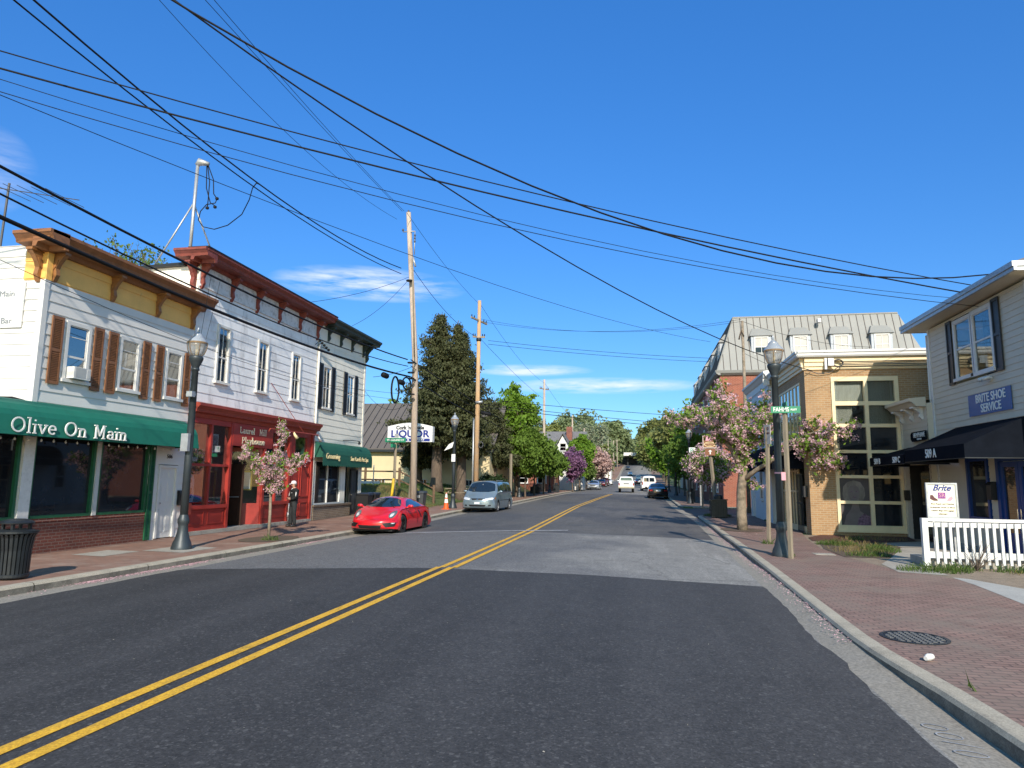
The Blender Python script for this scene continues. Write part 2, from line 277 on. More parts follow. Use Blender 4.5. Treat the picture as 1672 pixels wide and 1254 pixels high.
purple_ink=plain('purple_ink',(.22,.05,.24),.6,var=.1)
brown_ink=plain('brown_ink',(.10,.03,.03),.6,var=.1)
pink_ink=plain('pink_ink',(.6,.3,.35),.6,var=.1)
portrait_dim=plain('portrait_dim',(.075,.060,.062),.6,var=.3,scale=2)
portrait_skin=plain('portrait_skin',(.16,.125,.12),.6,var=.2,scale=3)
portrait_hair=plain('portrait_hair',(.20,.165,.14),.6,var=.5,scale=6,stretch=(1,1,.3))
skin=plain('skin',(.48,.26,.18),.6,var=.06)
jacket=plain('black_jacket',(.008,.009,.010),.8,var=.3,scale=8)
trousers=plain('dark_trousers',(.014,.016,.018),.85,var=.3,scale=8)
cap_white=plain('cap_white',(.72,.66,.66),.8,var=.05)
L_spruce=leafmat('spruce_needles',(.070,.078,.034),.5,.9,.15)
L_maple=leafmat('maple_leaves',(.15,.26,.03),.4,1.2)
L_street=leafmat('street_tree_leaves',(.13,.21,.035),.45,1.4)
L_olive=leafmat('olive_leaves',(.20,.22,.07),.4,.5)
L_far=leafmat('far_leaves',(.20,.25,.12),.35,.35)
L_sparse=leafmat('poplar_leaves',(.24,.27,.17),.3,.5)
L_dark=leafmat('hedge_leaves',(.028,.050,.018),.5,1.5)
L_cherry=leafmat('cherry_leaves',(.15,.24,.035),.4,2.5)
L_blossom=leafmat('cherry_blossom',(.80,.49,.53),.25,3,.4)
L_blossom2=leafmat('far_blossom',(.52,.36,.32),.35,1.5,.3)
L_redbud=leafmat('redbud_blossom',(.24,.12,.22),.3,1.5,.3)
L_young=leafmat('young_leaves',(.13,.19,.05),.3,2)
L_grass=leafmat('grass_blades',(.075,.12,.025),.4,2,.3)
L_drygrass=leafmat('dry_grass',(.22,.17,.07),.4,2,.3)
petals=plain('fallen_petals',(.62,.38,.40),.9,var=.2,scale=40)
globe_glass=clearpane('globe_glass',(.9,.9,.9),.05,.12,.6,milk=.38)
window_glass=clearpane('window_glass',(.80,.84,.86),.015,.02,.40)
# ---------------------------------------------------------------- helpers
COL=sc.collection; ORG={}
def tag(o,label=None,cat=None,group=None,kind=None):
    if label:o['label']=label
    if cat:o['category']=cat
    if group:o['group']=group
    if kind:o['kind']=kind
    return o
def org(p): return ORG.get(p.name,Vector((0,0,0))) if p else Vector((0,0,0))
def thing(name,loc,label,cat,group=None,rz=0):
    o=bpy.data.objects.new(name,None); COL.objects.link(o); o.location=loc; o.rotation_euler=(0,0,rz); o.empty_display_size=.2
    ORG[o.name]=Vector(loc); return tag(o,label,cat,group)
class Fr:
    """wall frame: a runs along u, b is height, c sticks out along n"""
    def __init__(s,o,u,n): s.o=Vector(o); s.u=Vector(u); s.n=Vector(n)
    def P(s,a,b,c=0): return s.o+s.u*a+s.n*c+Vector((0,0,b))
def FX(x,d=1): return Fr((x,0,0),(0,1,0),(d,0,0))      # wall facing +x / -x, a = world y
def FY(y,d=-1): return Fr((0,y,0),(1,0,0),(0,d,0))     # wall facing -y / +y, a = world x
class MB:
    def __init__(s): s.v=[]; s.f=[]; s.m=[]; s.k=0
    def add(s,vs,fs):
        n=len(s.v); s.v+= [tuple(v) for v in vs]; s.f+=[tuple(i+n for i in f) for f in fs]; s.m+=[s.k]*len(fs); return s
    def quad(s,*p): return s.add(p,[tuple(range(len(p)))])
    def hexa(s,p): return s.add(p,[(0,3,2,1),(4,5,6,7),(0,1,5,4),(1,2,6,5),(2,3,7,6),(3,0,4,7)])
    def box(s,x0,x1,y0,y1,z0,z1): return s.hexa([(x0,y0,z0),(x1,y0,z0),(x1,y1,z0),(x0,y1,z0),(x0,y0,z1),(x1,y0,z1),(x1,y1,z1),(x0,y1,z1)])
    def fb(s,F,a0,a1,b0,b1,c0,c1): return s.hexa([F.P(a0,b0,c0),F.P(a1,b0,c0),F.P(a1,b0,c1),F.P(a0,b0,c1),F.P(a0,b1,c0),F.P(a1,b1,c0),F.P(a1,b1,c1),F.P(a0,b1,c1)])
    def prism(s,lo,hi):
        n=len(lo); return s.add(list(lo)+list(hi),[tuple(range(n))[::-1],tuple(range(n,2*n))]+[(i,(i+1)%n,n+(i+1)%n,n+i) for i in range(n)])
    def prof(s,F,pts,a0,a1): return s.prism([F.P(a0,b,c) for c,b in pts],[F.P(a1,b,c) for c,b in pts])   # (c,b) profile pushed along a
    def face(s,F,pts,c0,c1): return s.prism([F.P(a,b,c0) for a,b in pts],[F.P(a,b,c1) for a,b in pts])     # (a,b) outline pushed along c
    def tube(s,pts,r,n=8,cap=True):
        pts=[Vector(p) for p in pts]; rs=r if isinstance(r,(list,tuple)) else [r]*len(pts); base=len(s.v); prev=None; vs=[]
        for i,p in enumerate(pts):
            t=(pts[min(i+1,len(pts)-1)]-pts[max(i-1,0)]);
            if t.length<1e-9: t=Vector((0,0,1))
            t.normalize()
            if prev is None:
                a=Vector((1,0,0)) if abs(t.x)<.9 else Vector((0,1,0)); e=t.cross(a).normalized()
            else: e=(prev-t*prev.dot(t)).normalized()
            prev=e; g=t.cross(e)
            vs+=[p+(e*math.cos(2*math.pi*j/n)+g*math.sin(2*math.pi*j/n))*rs[i] for j in range(n)]
        fs=[(i*n+j,i*n+(j+1)%n,(i+1)*n+(j+1)%n,(i+1)*n+j) for i in range(len(pts)-1) for j in range(n)]
        if cap: fs+=[tuple(range(n))[::-1],tuple(range((len(pts)-1)*n,len(pts)*n))]
        return s.add(vs,fs)
    def lathe(s,c,prof,n=16):
        vs=[(c[0]+r*math.cos(2*math.pi*j/n),c[1]+r*math.sin(2*math.pi*j/n),c[2]+z) for r,z in prof for j in range(n)]
        fs=[(i*n+j,i*n+(j+1)%n,(i+1)*n+(j+1)%n,(i+1)*n+j) for i in range(len(prof)-1) for j in range(n)]
        fs+=[tuple(range(n))[::-1],tuple(range((len(prof)-1)*n,len(prof)*n))]; return s.add(vs,fs)
    def cyl(s,c,r,z0,z1,n=16): return s.lathe((c[0],c[1],0),[(r,z0),(r,z1)],n)
    def disc(s,c,ax,r,th,n=20):
        c=Vector(c); ax=Vector(ax).normalized(); return s.tube([c-ax*th/2,c+ax*th/2],r,n)
    def build(s,name,mats,parent=None,smooth=False,local=False):
        o_=Vector((0,0,0)) if local else org(parent); me=bpy.data.meshes.new(name)
        me.from_pydata([(v[0]-o_.x,v[1]-o_.y,v[2]-o_.z) for v in s.v],[],s.f)
        if not isinstance(mats,(list,tuple)): mats=[mats]
        for m in mats: me.materials.append(m)
        if len(mats)>1: me.polygons.foreach_set('material_index',s.m)
        if smooth: me.polygons.foreach_set('use_smooth',[True]*len(me.polygons))
        o=bpy.data.objects.new(name,me); COL.objects.link(o)
        if parent: o.parent=parent; ORG[o.name]=o_
        return o
def autosmooth(o,ang=40):
    me=o.data
    me.polygons.foreach_set('use_smooth',[True]*len(me.polygons)); me.set_sharp_from_angle(angle=R(ang)); return o
def copy_tree(o,parent=None,loc=None,rz=None):
    c=o.copy(); COL.objects.link(c); c.parent=parent
    if loc is not None: c.location=loc
    if rz is not None: c.rotation_euler[2]=rz
    for ch in list(o.children): copy_tree(ch,c)
    return c
def text(name,s,size,pos,n,mat,parent=None,ext=.006,align='CENTER',sx=1.0,bold=0,shear=0,up=None):
    cu=bpy.data.curves.new(name,'FONT'); cu.body=s; cu.size=size; cu.extrude=ext; cu.offset=bold; cu.shear=shear; cu.align_x=align; cu.align_y='CENTER'; cu.resolution_u=3
    tmp=bpy.data.objects.new('tmp',cu); COL.objects.link(tmp); dg=bpy.context.evaluated_depsgraph_get(); me=bpy.data.meshes.new_from_object(tmp.evaluated_get(dg)); bpy.data.objects.remove(tmp); bpy.data.curves.remove(cu)
    n=Vector(n).normalized(); up=Vector(up) if up else Vector((0,0,1)); u=up.cross(n).normalized(); up=n.cross(u)
    p=Vector(pos)-org(parent); m=Matrix(((u.x*sx,up.x,n.x,p.x),(u.y*sx,up.y,n.y,p.y),(u.z*sx,up.z,n.z,p.z),(0,0,0,1)))
    me.transform(m); me.materials.clear(); me.materials.append(mat); o=bpy.data.objects.new(name,me); COL.objects.link(o)
    if parent: o.parent=parent
    return o
def arc(cx,cy,rx,ry,a0,a1,n=12): return [(cx+rx*math.cos(R(a0+(a1-a0)*i/n)),cy+ry*math.sin(R(a0+(a1-a0)*i/n))) for i in range(n+1)]
# a slab-serif stroke alphabet (x-height .62, cap height 1) : (width, strokes, serif bars (x,y))
SL={'O':(1.0,[arc(.45,.5,.42,.47,0,360,24)],[]),'l':(.34,[[(.15,0),(.15,1.02)]],[(.15,0),(.10,1.02)]),'i':(.34,[[(.15,0),(.15,.6)],[(.15,.86),(.15,.9)]],[(.15,0),(.1,.6)]),
'v':(.66,[[(.06,.6),(.31,.02),(.56,.6)]],[(.08,.6),(.54,.6)]),'e':(.66,[[(.07,.33),(.55,.33)]+arc(.31,.31,.25,.29,5,310,18)],[]),'n':(.72,[[(.14,0),(.14,.6)],[(.14,.42)]+arc(.35,.38,.2,.2,160,0,8)+[(.55,0)]],[(.14,0),(.55,0),(.1,.6)]),
'M':(1.1,[[(.16,0),(.16,.97),(.5,.2),(.84,.97),(.84,0)]],[(.16,0),(.84,0),(.12,.97),(.88,.97)]),'a':(.68,[arc(.3,.42,.2,.17,150,0,8)+[(.5,0)],arc(.29,.17,.21,.16,30,360,14)],[(.54,0)]),
'L':(.74,[[(.16,0),(.16,.97)],[(.16,.02),(.6,.02),(.6,.22)]],[(.16,.97)]),'u':(.72,[[(.13,.6),(.13,.22)]+arc(.33,.22,.2,.2,180,360,8)+[(.53,.6)],[(.53,.3),(.53,0)]],[(.1,.6),(.5,.6),(.56,0)]),
'r':(.56,[[(.14,0),(.14,.6)],[(.14,.4)]+arc(.34,.38,.2,.2,150,40,6)],[(.14,0),(.1,.6)]),'P':(.8,[[(.16,0),(.16,.97),(.4,.97)]+arc(.4,.73,.24,.24,90,-90,10)+[(.16,.49)]],[(.16,0),(.14,.97)]),
'y':(.66,[[(.06,.6),(.31,.05)],[(.56,.6),(.2,-.28)]],[(.08,.6),(.54,.6)]),'h':(.72,[[(.14,0),(.14,1.02)],[(.14,.42)]+arc(.35,.38,.2,.2,160,0,8)+[(.55,0)]],[(.14,0),(.55,0),(.1,1.02)]),
'o':(.68,[arc(.31,.3,.25,.3,0,360,18)],[]),'s':(.58,[arc(.27,.44,.18,.15,20,260,10)+arc(.27,.15,.2,.16,80,-160,10)],[]),' ':(.5,[],[])}
def slab(mb,s,size,pos,n,th=.1,track=.06,ext=.01,sx=1.0):
    n=Vector(n).normalized(); u=Vector((0,0,1)).cross(n).normalized(); x=0; kk=[0]
    def q(a,b,t):
        a=Vector(a);b=Vector(b); d=(b-a)
        if d.length<1e-6:return
        d.normalize(); o=Vector((-d.y,d.x))*t/2; a2=a-d*t*.3;b2=b+d*t*.3
        kk[0]+=1; ex=ext+kk[0]*.00025; c=[a2-o,b2-o,b2+o,a2+o]; P=lambda v,e:Vector(pos)+u*(v.x*size*sx)+Vector((0,0,v.y*size))+n*e
        mb.hexa([P(v,0) for v in c]+[P(v,ex) for v in c])
    for ch in s:
        w_,st,se=SL[ch]
        for l in st:
            for a,b in zip(l,l[1:]): q((a[0]+x,a[1]),(b[0]+x,b[1]),th)
        for a in se: q((x+a[0]-.11,a[1]),(x+a[0]+.11,a[1]),th*.75)
        x+=w_+track
    return x*size*sx
def siding(mb,F,a0,a1,b0,b1,exp,holes=(),lap=.02):
    bs={b0,b1}; k=math.ceil(b0/exp)
    while k*exp<b1: bs.add(round(k*exp,4)); k+=1
    for h in holes:
        for v in h[2:4]:
            if b0<v<b1: bs.add(v)
    bs=sorted(bs)
    for p,q in zip(bs,bs[1:]):
        if q-p<1e-4: continue
        mid=(p+q)/2; cb=math.floor(mid/exp+1e-6)*exp; cl=lambda z:lap*(1-min(1,max(0,(z-cb)/exp)))
        ints=[(a0,a1)]
        for h in holes:
            if h[2]<mid<h[3]:
                nx=[]
                for s,e in ints:
                    if h[1]<=s or h[0]>=e: nx.append((s,e)); continue
                    if h[0]>s: nx.append((s,h[0]))
                    if h[1]<e: nx.append((h[1],e))
                ints=nx
        for s,e in ints:
            mb.quad(F.P(s,p,cl(p)),F.P(e,p,cl(p)),F.P(e,q,cl(q)),F.P(s,q,cl(q)))
            if lap and abs(p-cb)<1e-3: mb.quad(F.P(s,p,0),F.P(e,p,0),F.P(e,p,lap),F.P(s,p,lap))
    return mb
def window(root,F,a0,a1,b0,b1,fmat,muntin='h',casing=.09,glass=None,curtain=None,sill=True,depth=.02,name='window',head=False,proud=.04,mr=None):
    m=MB(); c=proud; W=casing
    m.fb(F,a0-W,a0,b0-.0,b1+W,-depth,c); m.fb(F,a1,a1+W,b0,b1+W,-depth,c); m.fb(F,a0,a1,b1,b1+W,-depth,c)
    if sill: m.fb(F,a0-W-.05,a1+W+.05,b0-W*.9,b0,-depth,c+.06)
    else: m.fb(F,a0-W,a1+W,b0-W,b0,-depth,c)
    if head: m.fb(F,a0-W-.04,a1+W+.04,b1+W,b1+W+.05,0,c+.06)
    s=.03
    for (x0,x1) in ((a0,a0+s),(a1-s,a1)): m.fb(F,x0,x1,b0,b1,-depth+.01,.018)
    m.fb(F,a0+s,a1-s,b0,b0+s*1.3,-depth+.01,.016); m.fb(F,a0+s,a1-s,b1-s,b1,-depth+.01,.016)
    am=(a0+a1)/2; bm=b0+(b1-b0)*(mr or .5)
    if 'h' in muntin: m.fb(F,a0+s,a1-s,bm-.025,bm+.025,-depth+.008,.017)
    if 'v' in muntin: m.fb(F,am-.012,am+.012,b0+s,b1-s,-.008,.012)
    if 'q' in muntin: m.fb(F,a0+s,a1-s,b1-(b1-b0)*.22,b1-(b1-b0)*.22+.02,-.009,.011)
    w_=m.build(name,fmat,root)
    g=MB(); g.fb(F,a0+.01,a1-.01,b0+.01,b1-.01,-.004,.0); g.build('pane',glass or window_glass,w_)
    if (glass or window_glass) is window_glass:
        i=MB(); i.quad(F.P(a0-.3,b0-.3,-.9),F.P(a1+.3,b0-.3,-.9),F.P(a1+.3,b1+.3,-.9),F.P(a0-.3,b1+.3,-.9)); i.quad(F.P(a0-.3,b1+.2,-.9),F.P(a1+.3,b1+.2,-.9),F.P(a1+.3,b1+.2,-.08),F.P(a0-.3,b1+.2,-.08)); i.build('room_wall',interior,w_)
    if curtain:
        cm,segs=curtain
        for (f0,f1,g0,g1) in segs:
            k=MB(); n_=14; A=lambda t:a0+(a1-a0)*(f0+(f1-f0)*t)
            for j in range(n_):
                t0,t1=j/n_,(j+1)/n_; o0=.012*(j%2)-.11;o1=.012*((j+1)%2)-.11
                k.quad(F.P(A(t0),b0+(b1-b0)*g0,o0),F.P(A(t1),b0+(b1-b0)*g0,o1),F.P(A(t1),b0+(b1-b0)*g1,o1),F.P(A(t0),b0+(b1-b0)*g1,o0))
            k.build('curtain',cm,w_)
    return w_
def shutter(root,F,a0,a1,b0,b1,mat,louvre=True,name='shutter'):
    m=MB(); c0,c1=.03,.065; s=.05
    m.fb(F,a0,a0+s,b0,b1,c0,c1); m.fb(F,a1-s,a1,b0,b1,c0,c1); bm=(b0+b1)/2
    for b in (b0,bm-.04,b1-.08): m.fb(F,a0+s,a1-s,b,b+.08,c0,c1-.002)
    m.fb(F,a0+s,a1-s,b0+.08,b1-.08,c0,c0+.008)
    if louvre:
        b=b0+.1
        while b<b1-.1:
            if abs(b-bm)>.06: m.prof(F,[(c0+.006,b+.03),(c0+.006,b+.036),(c1-.002,b+.006),(c1-.002,b)],a0+s,a1-s)
            b+=.042
    return m.build(name,mat,root)
def bracket(root,F,a,bt,h,p,w_,mat,flip=None):
    m=MB(); pr=[(0,bt),(p,bt),(p*1.0,bt-.10*h),(p*.78,bt-.2*h),(p*.62,bt-.3*h),(p*.42,bt-.42*h),(p*.30,bt-.55*h),(p*.36,bt-.68*h),(p*.40,bt-.78*h),(p*.28,bt-.9*h),(p*.16,bt-h),(0,bt-h)]
    m.prof(F,pr,a-w_/2,a+w_/2); m.prof(F,[(p*.1,bt-.3*h),(p*.5,bt-.26*h),(p*.3,bt-.5*h),(p*.1,bt-.6*h)],a-w_/2-.02,a+w_/2+.02); m.fb(F,a-w_/2-.03,a+w_/2+.03,bt-.06,bt-.002,0,p+.03)
    return m.build('bracket',mat,root)
# ---------------------------------------------------------------- ground profile
PROF=[(-300,0),(25,0),(40,.16),(60,.36),(80,.58),(102,.76),(160,1.4),(230,2.65),(262,4.4),(290,6.6),(330,9.5),(400,13),(1200,14)]
def gz(y): return float(np.interp(y,[p[0] for p in PROF],[p[1] for p in PROF]))
KL=[(-300,-9.9),(0,-10.0),(9.6,-10.06),(14,-10.0),(22,-9.95),(38,-9.95),(44,-9.2),(63,-9.0),(100,-7.95),(160,-7.6),(300,-6.9),(420,-6)]
HK=lambda y:float(np.interp(y,[6.5,7.2,8.2,9.5,13,16,18],[.15,.13,.07,.045,.05,.09,.135]))   # the right kerb dips low beside the fresh asphalt
KR=[(-300,2.66),(5.7,2.65),(6.5,2.63),(7,2.61),(7.7,2.55),(8.3,2.51),(9,2.49),(10,2.52),(11.6,2.57),(15.3,2.70),(22,2.90),(30,3.0),(37,3.0),(48,2.75),(66,2.8),(100,3.0),(160,3.6),(300,5.2),(420,6)]
kl=lambda y:float(np.interp(y,[p[0] for p in KL],[p[1] for p in KL])); kr=lambda y:float(np.interp(y,[p[0] for p in KR],[p[1] for p in KR]))
def road_z(x,y):
    l,r=kl(y),kr(y); t=(x-(l+r)/2)/((r-l)/2); return gz(y)-.135*min(1,t*t*.98+.02*abs(t))
def sst(t): t=max(0,min(1,t)); return t*t*(3-2*t)
def bank(x,y):
    return 1.15*sst((-12.9-x)/2.8)*sst((y-36.2)/4)*(1-sst((y-85)/20))
def T(x,y): return gz(y)+bank(x,y)
def frange(a,b,s):
    o=[];v=a
    while v<b-1e-6: o.append(v); v+=s
    return o+[b]
YS=frange(-60,0,10)[:-1]+frange(0,20,.5)[:-1]+frange(20,110,1.0)[:-1]+frange(110,420,5)
def strip(name,mat,xl,xr,ys,zf,nx=1,label=None,kind='structure'):
    m=MB(); rows=[[( (xl(y)+(xr(y)-xl(y))*i/nx),y) for i in range(nx+1)] for y in ys]
    for A,B in zip(rows,rows[1:]):
        for i in range(nx): m.quad(*[(p[0],p[1],zf(*p)) for p in (A[i],A[i+1],B[i+1],B[i])])
    o=m.build(name,mat,smooth=True); tag(o,kind=kind); return o
# ================================================================ ground, road, pavements
LOWR=(38.35,48.15)
m=MB(); ys=sorted(set(frange(-60,120,1.5)+[38.3,38.4,48.1,48.2,36.2]+frange(120,420,10)+[500,700,1200]))
cols=[(0,v) for v in (-900,-300,-120,-80,-60,-45,-36,-30,-26,-22,-20,-18.5,-17.5,-16.5,-15.5,-14.5,-13.7,-13.2,-12.9)]
rows=[]
for y in ys:
    low=LOWR[0]<y<LOWR[1]
    r=[(x,y,T(x,y)-.02) for _,x in cols]+[(kl(y)-.3,y,gz(y)-.02),(kl(y)-.05,y,gz(y)-.45),(kr(y)+.05,y,gz(y)-.45)]
    r+=[(x if x>kr(y)+.3 else kr(y)+.3,y,gz(y)-(.45 if low else .02)) for x in (kr(y)+.3,9,14,22,40,80)]+[(200,y,gz(y)-.02),(900,y,gz(y)-.02)]
    rows.append(r)
for A,B in zip(rows,rows[1:]):
    for i in range(len(A)-1): m.quad(A[i],A[i+1],B[i+1],B[i])
tag(m.build('ground',farland,smooth=True),kind='structure')
# raised lawn and dry bank on the left beyond the shops
m=MB(); ys=frange(36.6,84,.6); xs=frange(-46,-12.85,.8)
for y0,y1 in zip(ys,ys[1:]):
    for x0,x1 in zip(xs,xs[1:]): m.quad(*[(x,y,T(x,y)+.02) for x,y in ((x0,y0),(x1,y0),(x1,y1),(x0,y1))])
tag(m.build('lawn',turf,smooth=True),kind='structure')
gx=lambda y:float(np.interp(y,[-60,5,9,13,20,35,48,66,110,420],[2.1,2.16,2.17,2.27,2.45,2.66,2.3,2.35,2.6,5.3]))
rz=lambda x,y:road_z(x,y)-.004
strip('road',asph_light,lambda y:kl(y)+.62,gx,[y for y in YS if y<=24]+[24.6],rz,8)
strip('road',asph_mid,lambda y:kl(y)+.62,gx,[24.6]+[y for y in YS if 25<=y<=76],rz,8)
strip('road',asph_light,lambda y:kl(y)+.62,gx,[y for y in YS if y>=76],rz,8)
# fresh dark asphalt laid over the near part, with a ragged edge
rng=random.Random(3); m=MB(); xe=[-9.40,-9.24,-8.4,-7.6,-6.7,-5.85,-5,-4.3,-3.4,-2.53,-1.7,-.91,.65,1.5,2.24]; ye=[12.95,13.1,13.2,13.28,13.36,13.55,13.75,13.92,13.9,13.87,13.9,13.91,13.82,13.84,13.88]
tt=[0,.3,.5,.6,.66]+[.66+.34*i/90 for i in range(1,91)]
def fr_(i,t):
    y=-60+(ye[i]+60)*t; x=xe[i]
    if i==len(xe)-1: x=float(np.interp(y,[5.5,7,8,8.5,9.2,9.8,11.4,12.3,13.9],[2.12,2.13,2.17,2.23,2.15,2.16,2.26,2.29,2.30]))+.012*math.sin(y*9.3)+.012*rng.uniform(-1,1)
    if i==0: x+=.02*math.sin(y*3)+.015*rng.uniform(-1,1)
    if t==1: y+=rng.uniform(-.03,.03)
    return (x,y,road_z(x,y)+.004)
G_=[[fr_(i,t) for i in range(len(xe))] for t in tt]
for A,B in zip(G_,G_[1:]):
    for i in range(len(A)-1): m.quad(A[i],A[i+1],B[i+1],B[i])
tag(m.build('road',asph_new,smooth=True),kind='structure')
strip('gutter',gutter,gx,lambda y:kr(y)+.06,YS,lambda x,y:(road_z(x,y)-.006) if x<(gx(y)+kr(y))/2 else gz(y)-HK(y),1)
strip('gutter',gutter,lambda y:kl(y)-.06,lambda y:kl(y)+.62,YS,lambda x,y:gz(y)-.142,1)
# centre line
cxl=lambda y:float(np.interp(y,[-60,0,14,45,60,76,110],[-4.05,-4.02,-3.98,-4.0,-3.55,-2.9,-2.6]))
for s in (-1,1):
    strip('centre_line',yellow_paint,lambda y:cxl(y)+s*.135-.062,lambda y:cxl(y)+s*.135+.062,[y for y in YS if y<=13]+[14.1],lambda x,y:road_z(x,y)+.009,1)
    strip('centre_line',yellow_paint,lambda y:cxl(y)+s*.135-.062+.05,lambda y:cxl(y)+s*.135+.062+.05,[14.12]+[y for y in YS if 15<=y<=75],lambda x,y:road_z(x,y)+.004,1)
m=MB()
for i in range(14):
    a,b=i/14,(i+1)/14; P=lambda t,o:(-9.0+6.4*t,22.9+2.9*t*.95+o); q=[P(a,0),P(b,0),P(b,.32),P(a,.32)]; m.quad(*[(x,y,road_z(x,y)+.006) for x,y in q])
tag(m.build('road_marking',white_paint_old),kind='structure')
# kerbs
def kerb(path,side,name='kerb',seg=3.0):
    m=MB(); pts=[Vector((x,y,0)) for x,y in path]; acc=0; mats=[]
    def off(i,d):
        t=(pts[min(i+1,len(pts)-1)]-pts[max(i-1,0)]).normalized(); n=Vector((t.y,-t.x,0))*side; q=pts[i]+n*d; return q
    prof=[(0.0,-.3),(0.004,-.04),(.03,-.004),(.06,.004),(.205,.004),(.21,-.05)]
    acc=0
    for i in range(len(pts)-1):
        L=(pts[i+1]-pts[i]).length; n=max(1,round(L/seg)) if L>seg else 1
        A=[off(i,d) for d,_ in prof];B=[off(i+1,d) for d,_ in prof]
        for k in range(n):
            t0=k/n+.0025*(n>1 or L>1.4)*3/L*(1); t1=(k+1)/n-.0025*3/L*(n>1 or L>1.4)
            for j in range(len(prof)-1):
                m.k=1 if j==0 else 0
                q=[]
                for (jj,tt_) in ((j,t0),(j+1,t0),(j+1,t1),(j,t1)):
                    p=A[jj].lerp(B[jj],tt_); q.append((p.x,p.y,gz(p.y)+prof[jj][1]))
                m.quad(*q)
    tag(m.build(name,[kerbmat,kerb_face]),kind='structure')
RA=[(kr(y),y) for y in frange(-60,4,4)[:-1]+frange(4,18,.75)[:-1]+frange(18,36.6,2.4)]+[(kr(37)+1.6-1.6*math.cos(R(a)),36.9+1.6*math.sin(R(a))) for a in range(10,91,10)]+[(8,38.5),(16,38.5)]
RB=[(16,48),(8,48)]+[(kr(49)+1.6-1.6*math.cos(R(a)),49.6-1.6*math.sin(R(a))) for a in range(90,5,-10)]+[(kr(y),y) for y in frange(50,420,3)]
kerb(RA,1); kerb(RB,1); kerb([(kl(y),y) for y in frange(-60,420,2.7)],-1)
# pavements
def xr_a(y): return float(np.interp(y,[-60,10.5,12.2,14.3,15.3,15.9,16.4,18.3,21,24.6,28,30,38.4],[5.7,5.7,5.86,6.09,6.12,5.6,5.42,5.2,5.1,5.5,6.08,6.05,5.88]))
def xl_a(y): return kr(y)+.205+(1.6-math.sqrt(max(0,1.6**2-max(0,y-36.9)**2)) if y>36.9 else 0)
strip('pavement',walk_right,xl_a,xr_a,[y for y in YS if y<=36]+frange(36.5,38.48,.2),lambda x,y:gz(y)+.002,1)
def xl_b(y): return kr(y)+.205+(1.6-math.sqrt(max(0,1.6**2-max(0,49.6-y)**2)) if y<49.6 else 0)
strip('pavement',walk_right,xl_b,lambda y:float(np.interp(y,[48,70,420],[5.7,6.2,10])),frange(48.02,49.6,.2)+[y for y in YS if y>=50],lambda x,y:gz(y)+.002,1)
strip('pavement',walk_left,lambda y:float(np.interp(y,[0,33,34,60,100,420],[-14.2,-14.2,-12.9,-12.6,-11.5,-10])),lambda y:kl(y)-.205,YS,lambda x,y:gz(y)+.002,1)
m=MB(); m.quad((kr(38)-.0,38.45,gz(38)-.128),(60,38.45,gz(38)-.128),(60,48.05,gz(48)-.128),(kr(48),48.05,gz(48)-.128)); tag(m.build('alley',asph_mid),kind='structure')
m=MB(); m.quad((-60,32.9,.02),(-12.95,32.9,.02),(-12.95,36.9,.13),(-60,36.9,.13)); tag(m.build('parking_lot',asph_mid),kind='structure')
# beds and paths in front of the right-hand shops
def sheet(name,mat,pts,z,kind='structure',label=None):
    m=MB(); m.quad(*[(x,y,gz(y)+z) for x,y in pts]); return tag(m.build(name,mat),kind=kind)
sheet('gravel',gravelmat,[(5.0,-60),(14,-60),(14,24.9),(5.0,24.9)],.0005)
sheet('gravel',gravelmat,[(5.0,24.9),(14,24.9),(14,26.48),(5.0,26.48)],-.004)
sheet('concrete_path',concrete_light,[(6.12,15.3),(6.09,14.3),(5.86,12.2),(5.7,10.5),(7.6,10.0),(7.3,12.5),(6.75,13.98),(6.35,15.15)],.006)
sheet('concrete_path',concrete,[(5.35,15.9),(6.2,15.6),(6.3,18.0),(9.5,18.0),(9.5,22.4),(7.6,22.2),(6.2,18.9),(5.5,17.4)],.008)
sheet('garden_bed',soil,[(5.1,18.8),(6.15,18.85),(7.6,22.3),(7.5,23.6),(5.6,23.4),(5.15,21)],.012)
sheet('garden_bed',mulch,[(5.5,23.8),(7.4,23.7),(8.9,24.7),(9.3,26.45),(6.4,26.45),(5.7,25.2)],.014)
sheet('concrete_path',concrete,[(7.6,22.3),(9.5,22.4),(9.5,24.6),(8.9,24.6),(7.5,23.6)],.007)
for x,y,a,b in ((3.95,28.0,.85,1.0),(-10.85,19.1,.75,1.2),(4.2,40-3.6,.6,.8)): sheet('tree_pit',soil,[(x+a*math.cos(R(t)),y+b*math.sin(R(t))) for t in range(0,360,30)],.012)
sheet('pavement_patch',concrete,[(-11.95,15.1),(-10.75,15.0),(-10.7,16.3),(-11.9,16.5)],.008); sheet('pavement_patch',concrete,[(-12.8,13.9),(-11.9,13.8),(-11.9,15.0),(-12.8,15.0)],.008)
# manhole, access plate
t=thing('manhole_cover',(3.22,9.2,.0),'round iron manhole cover with a ribbed grid set in the right brick pavement','manhole')
m=MB(); m.lathe((3.22,9.2,0),[(.37,.0),(.37,.012),(.33,.012),(.33,.006),(.01,.006)],32); m.build('ring',dark_metal,t)
m=MB()
for i in range(-4,5):
    for j in range(-4,5):
        if math.hypot(i,j)<4.3: x,y=3.22+i*.07,9.2+j*.07; m.box(x-.022,x+.022,y-.022,y+.022,.004,.015)
m.build('grid_studs',plain('worn_iron',(.13,.13,.13),.6,metal=.3),t)
m=MB(); m.box(4.5,5.0,19.2,19.65,0,.012); m.box(4.56,4.94,19.26,19.59,.010,.0165); tag(m.build('access_plate',concrete),'small rectangular concrete access plate in the right brick pavement','cover plate')
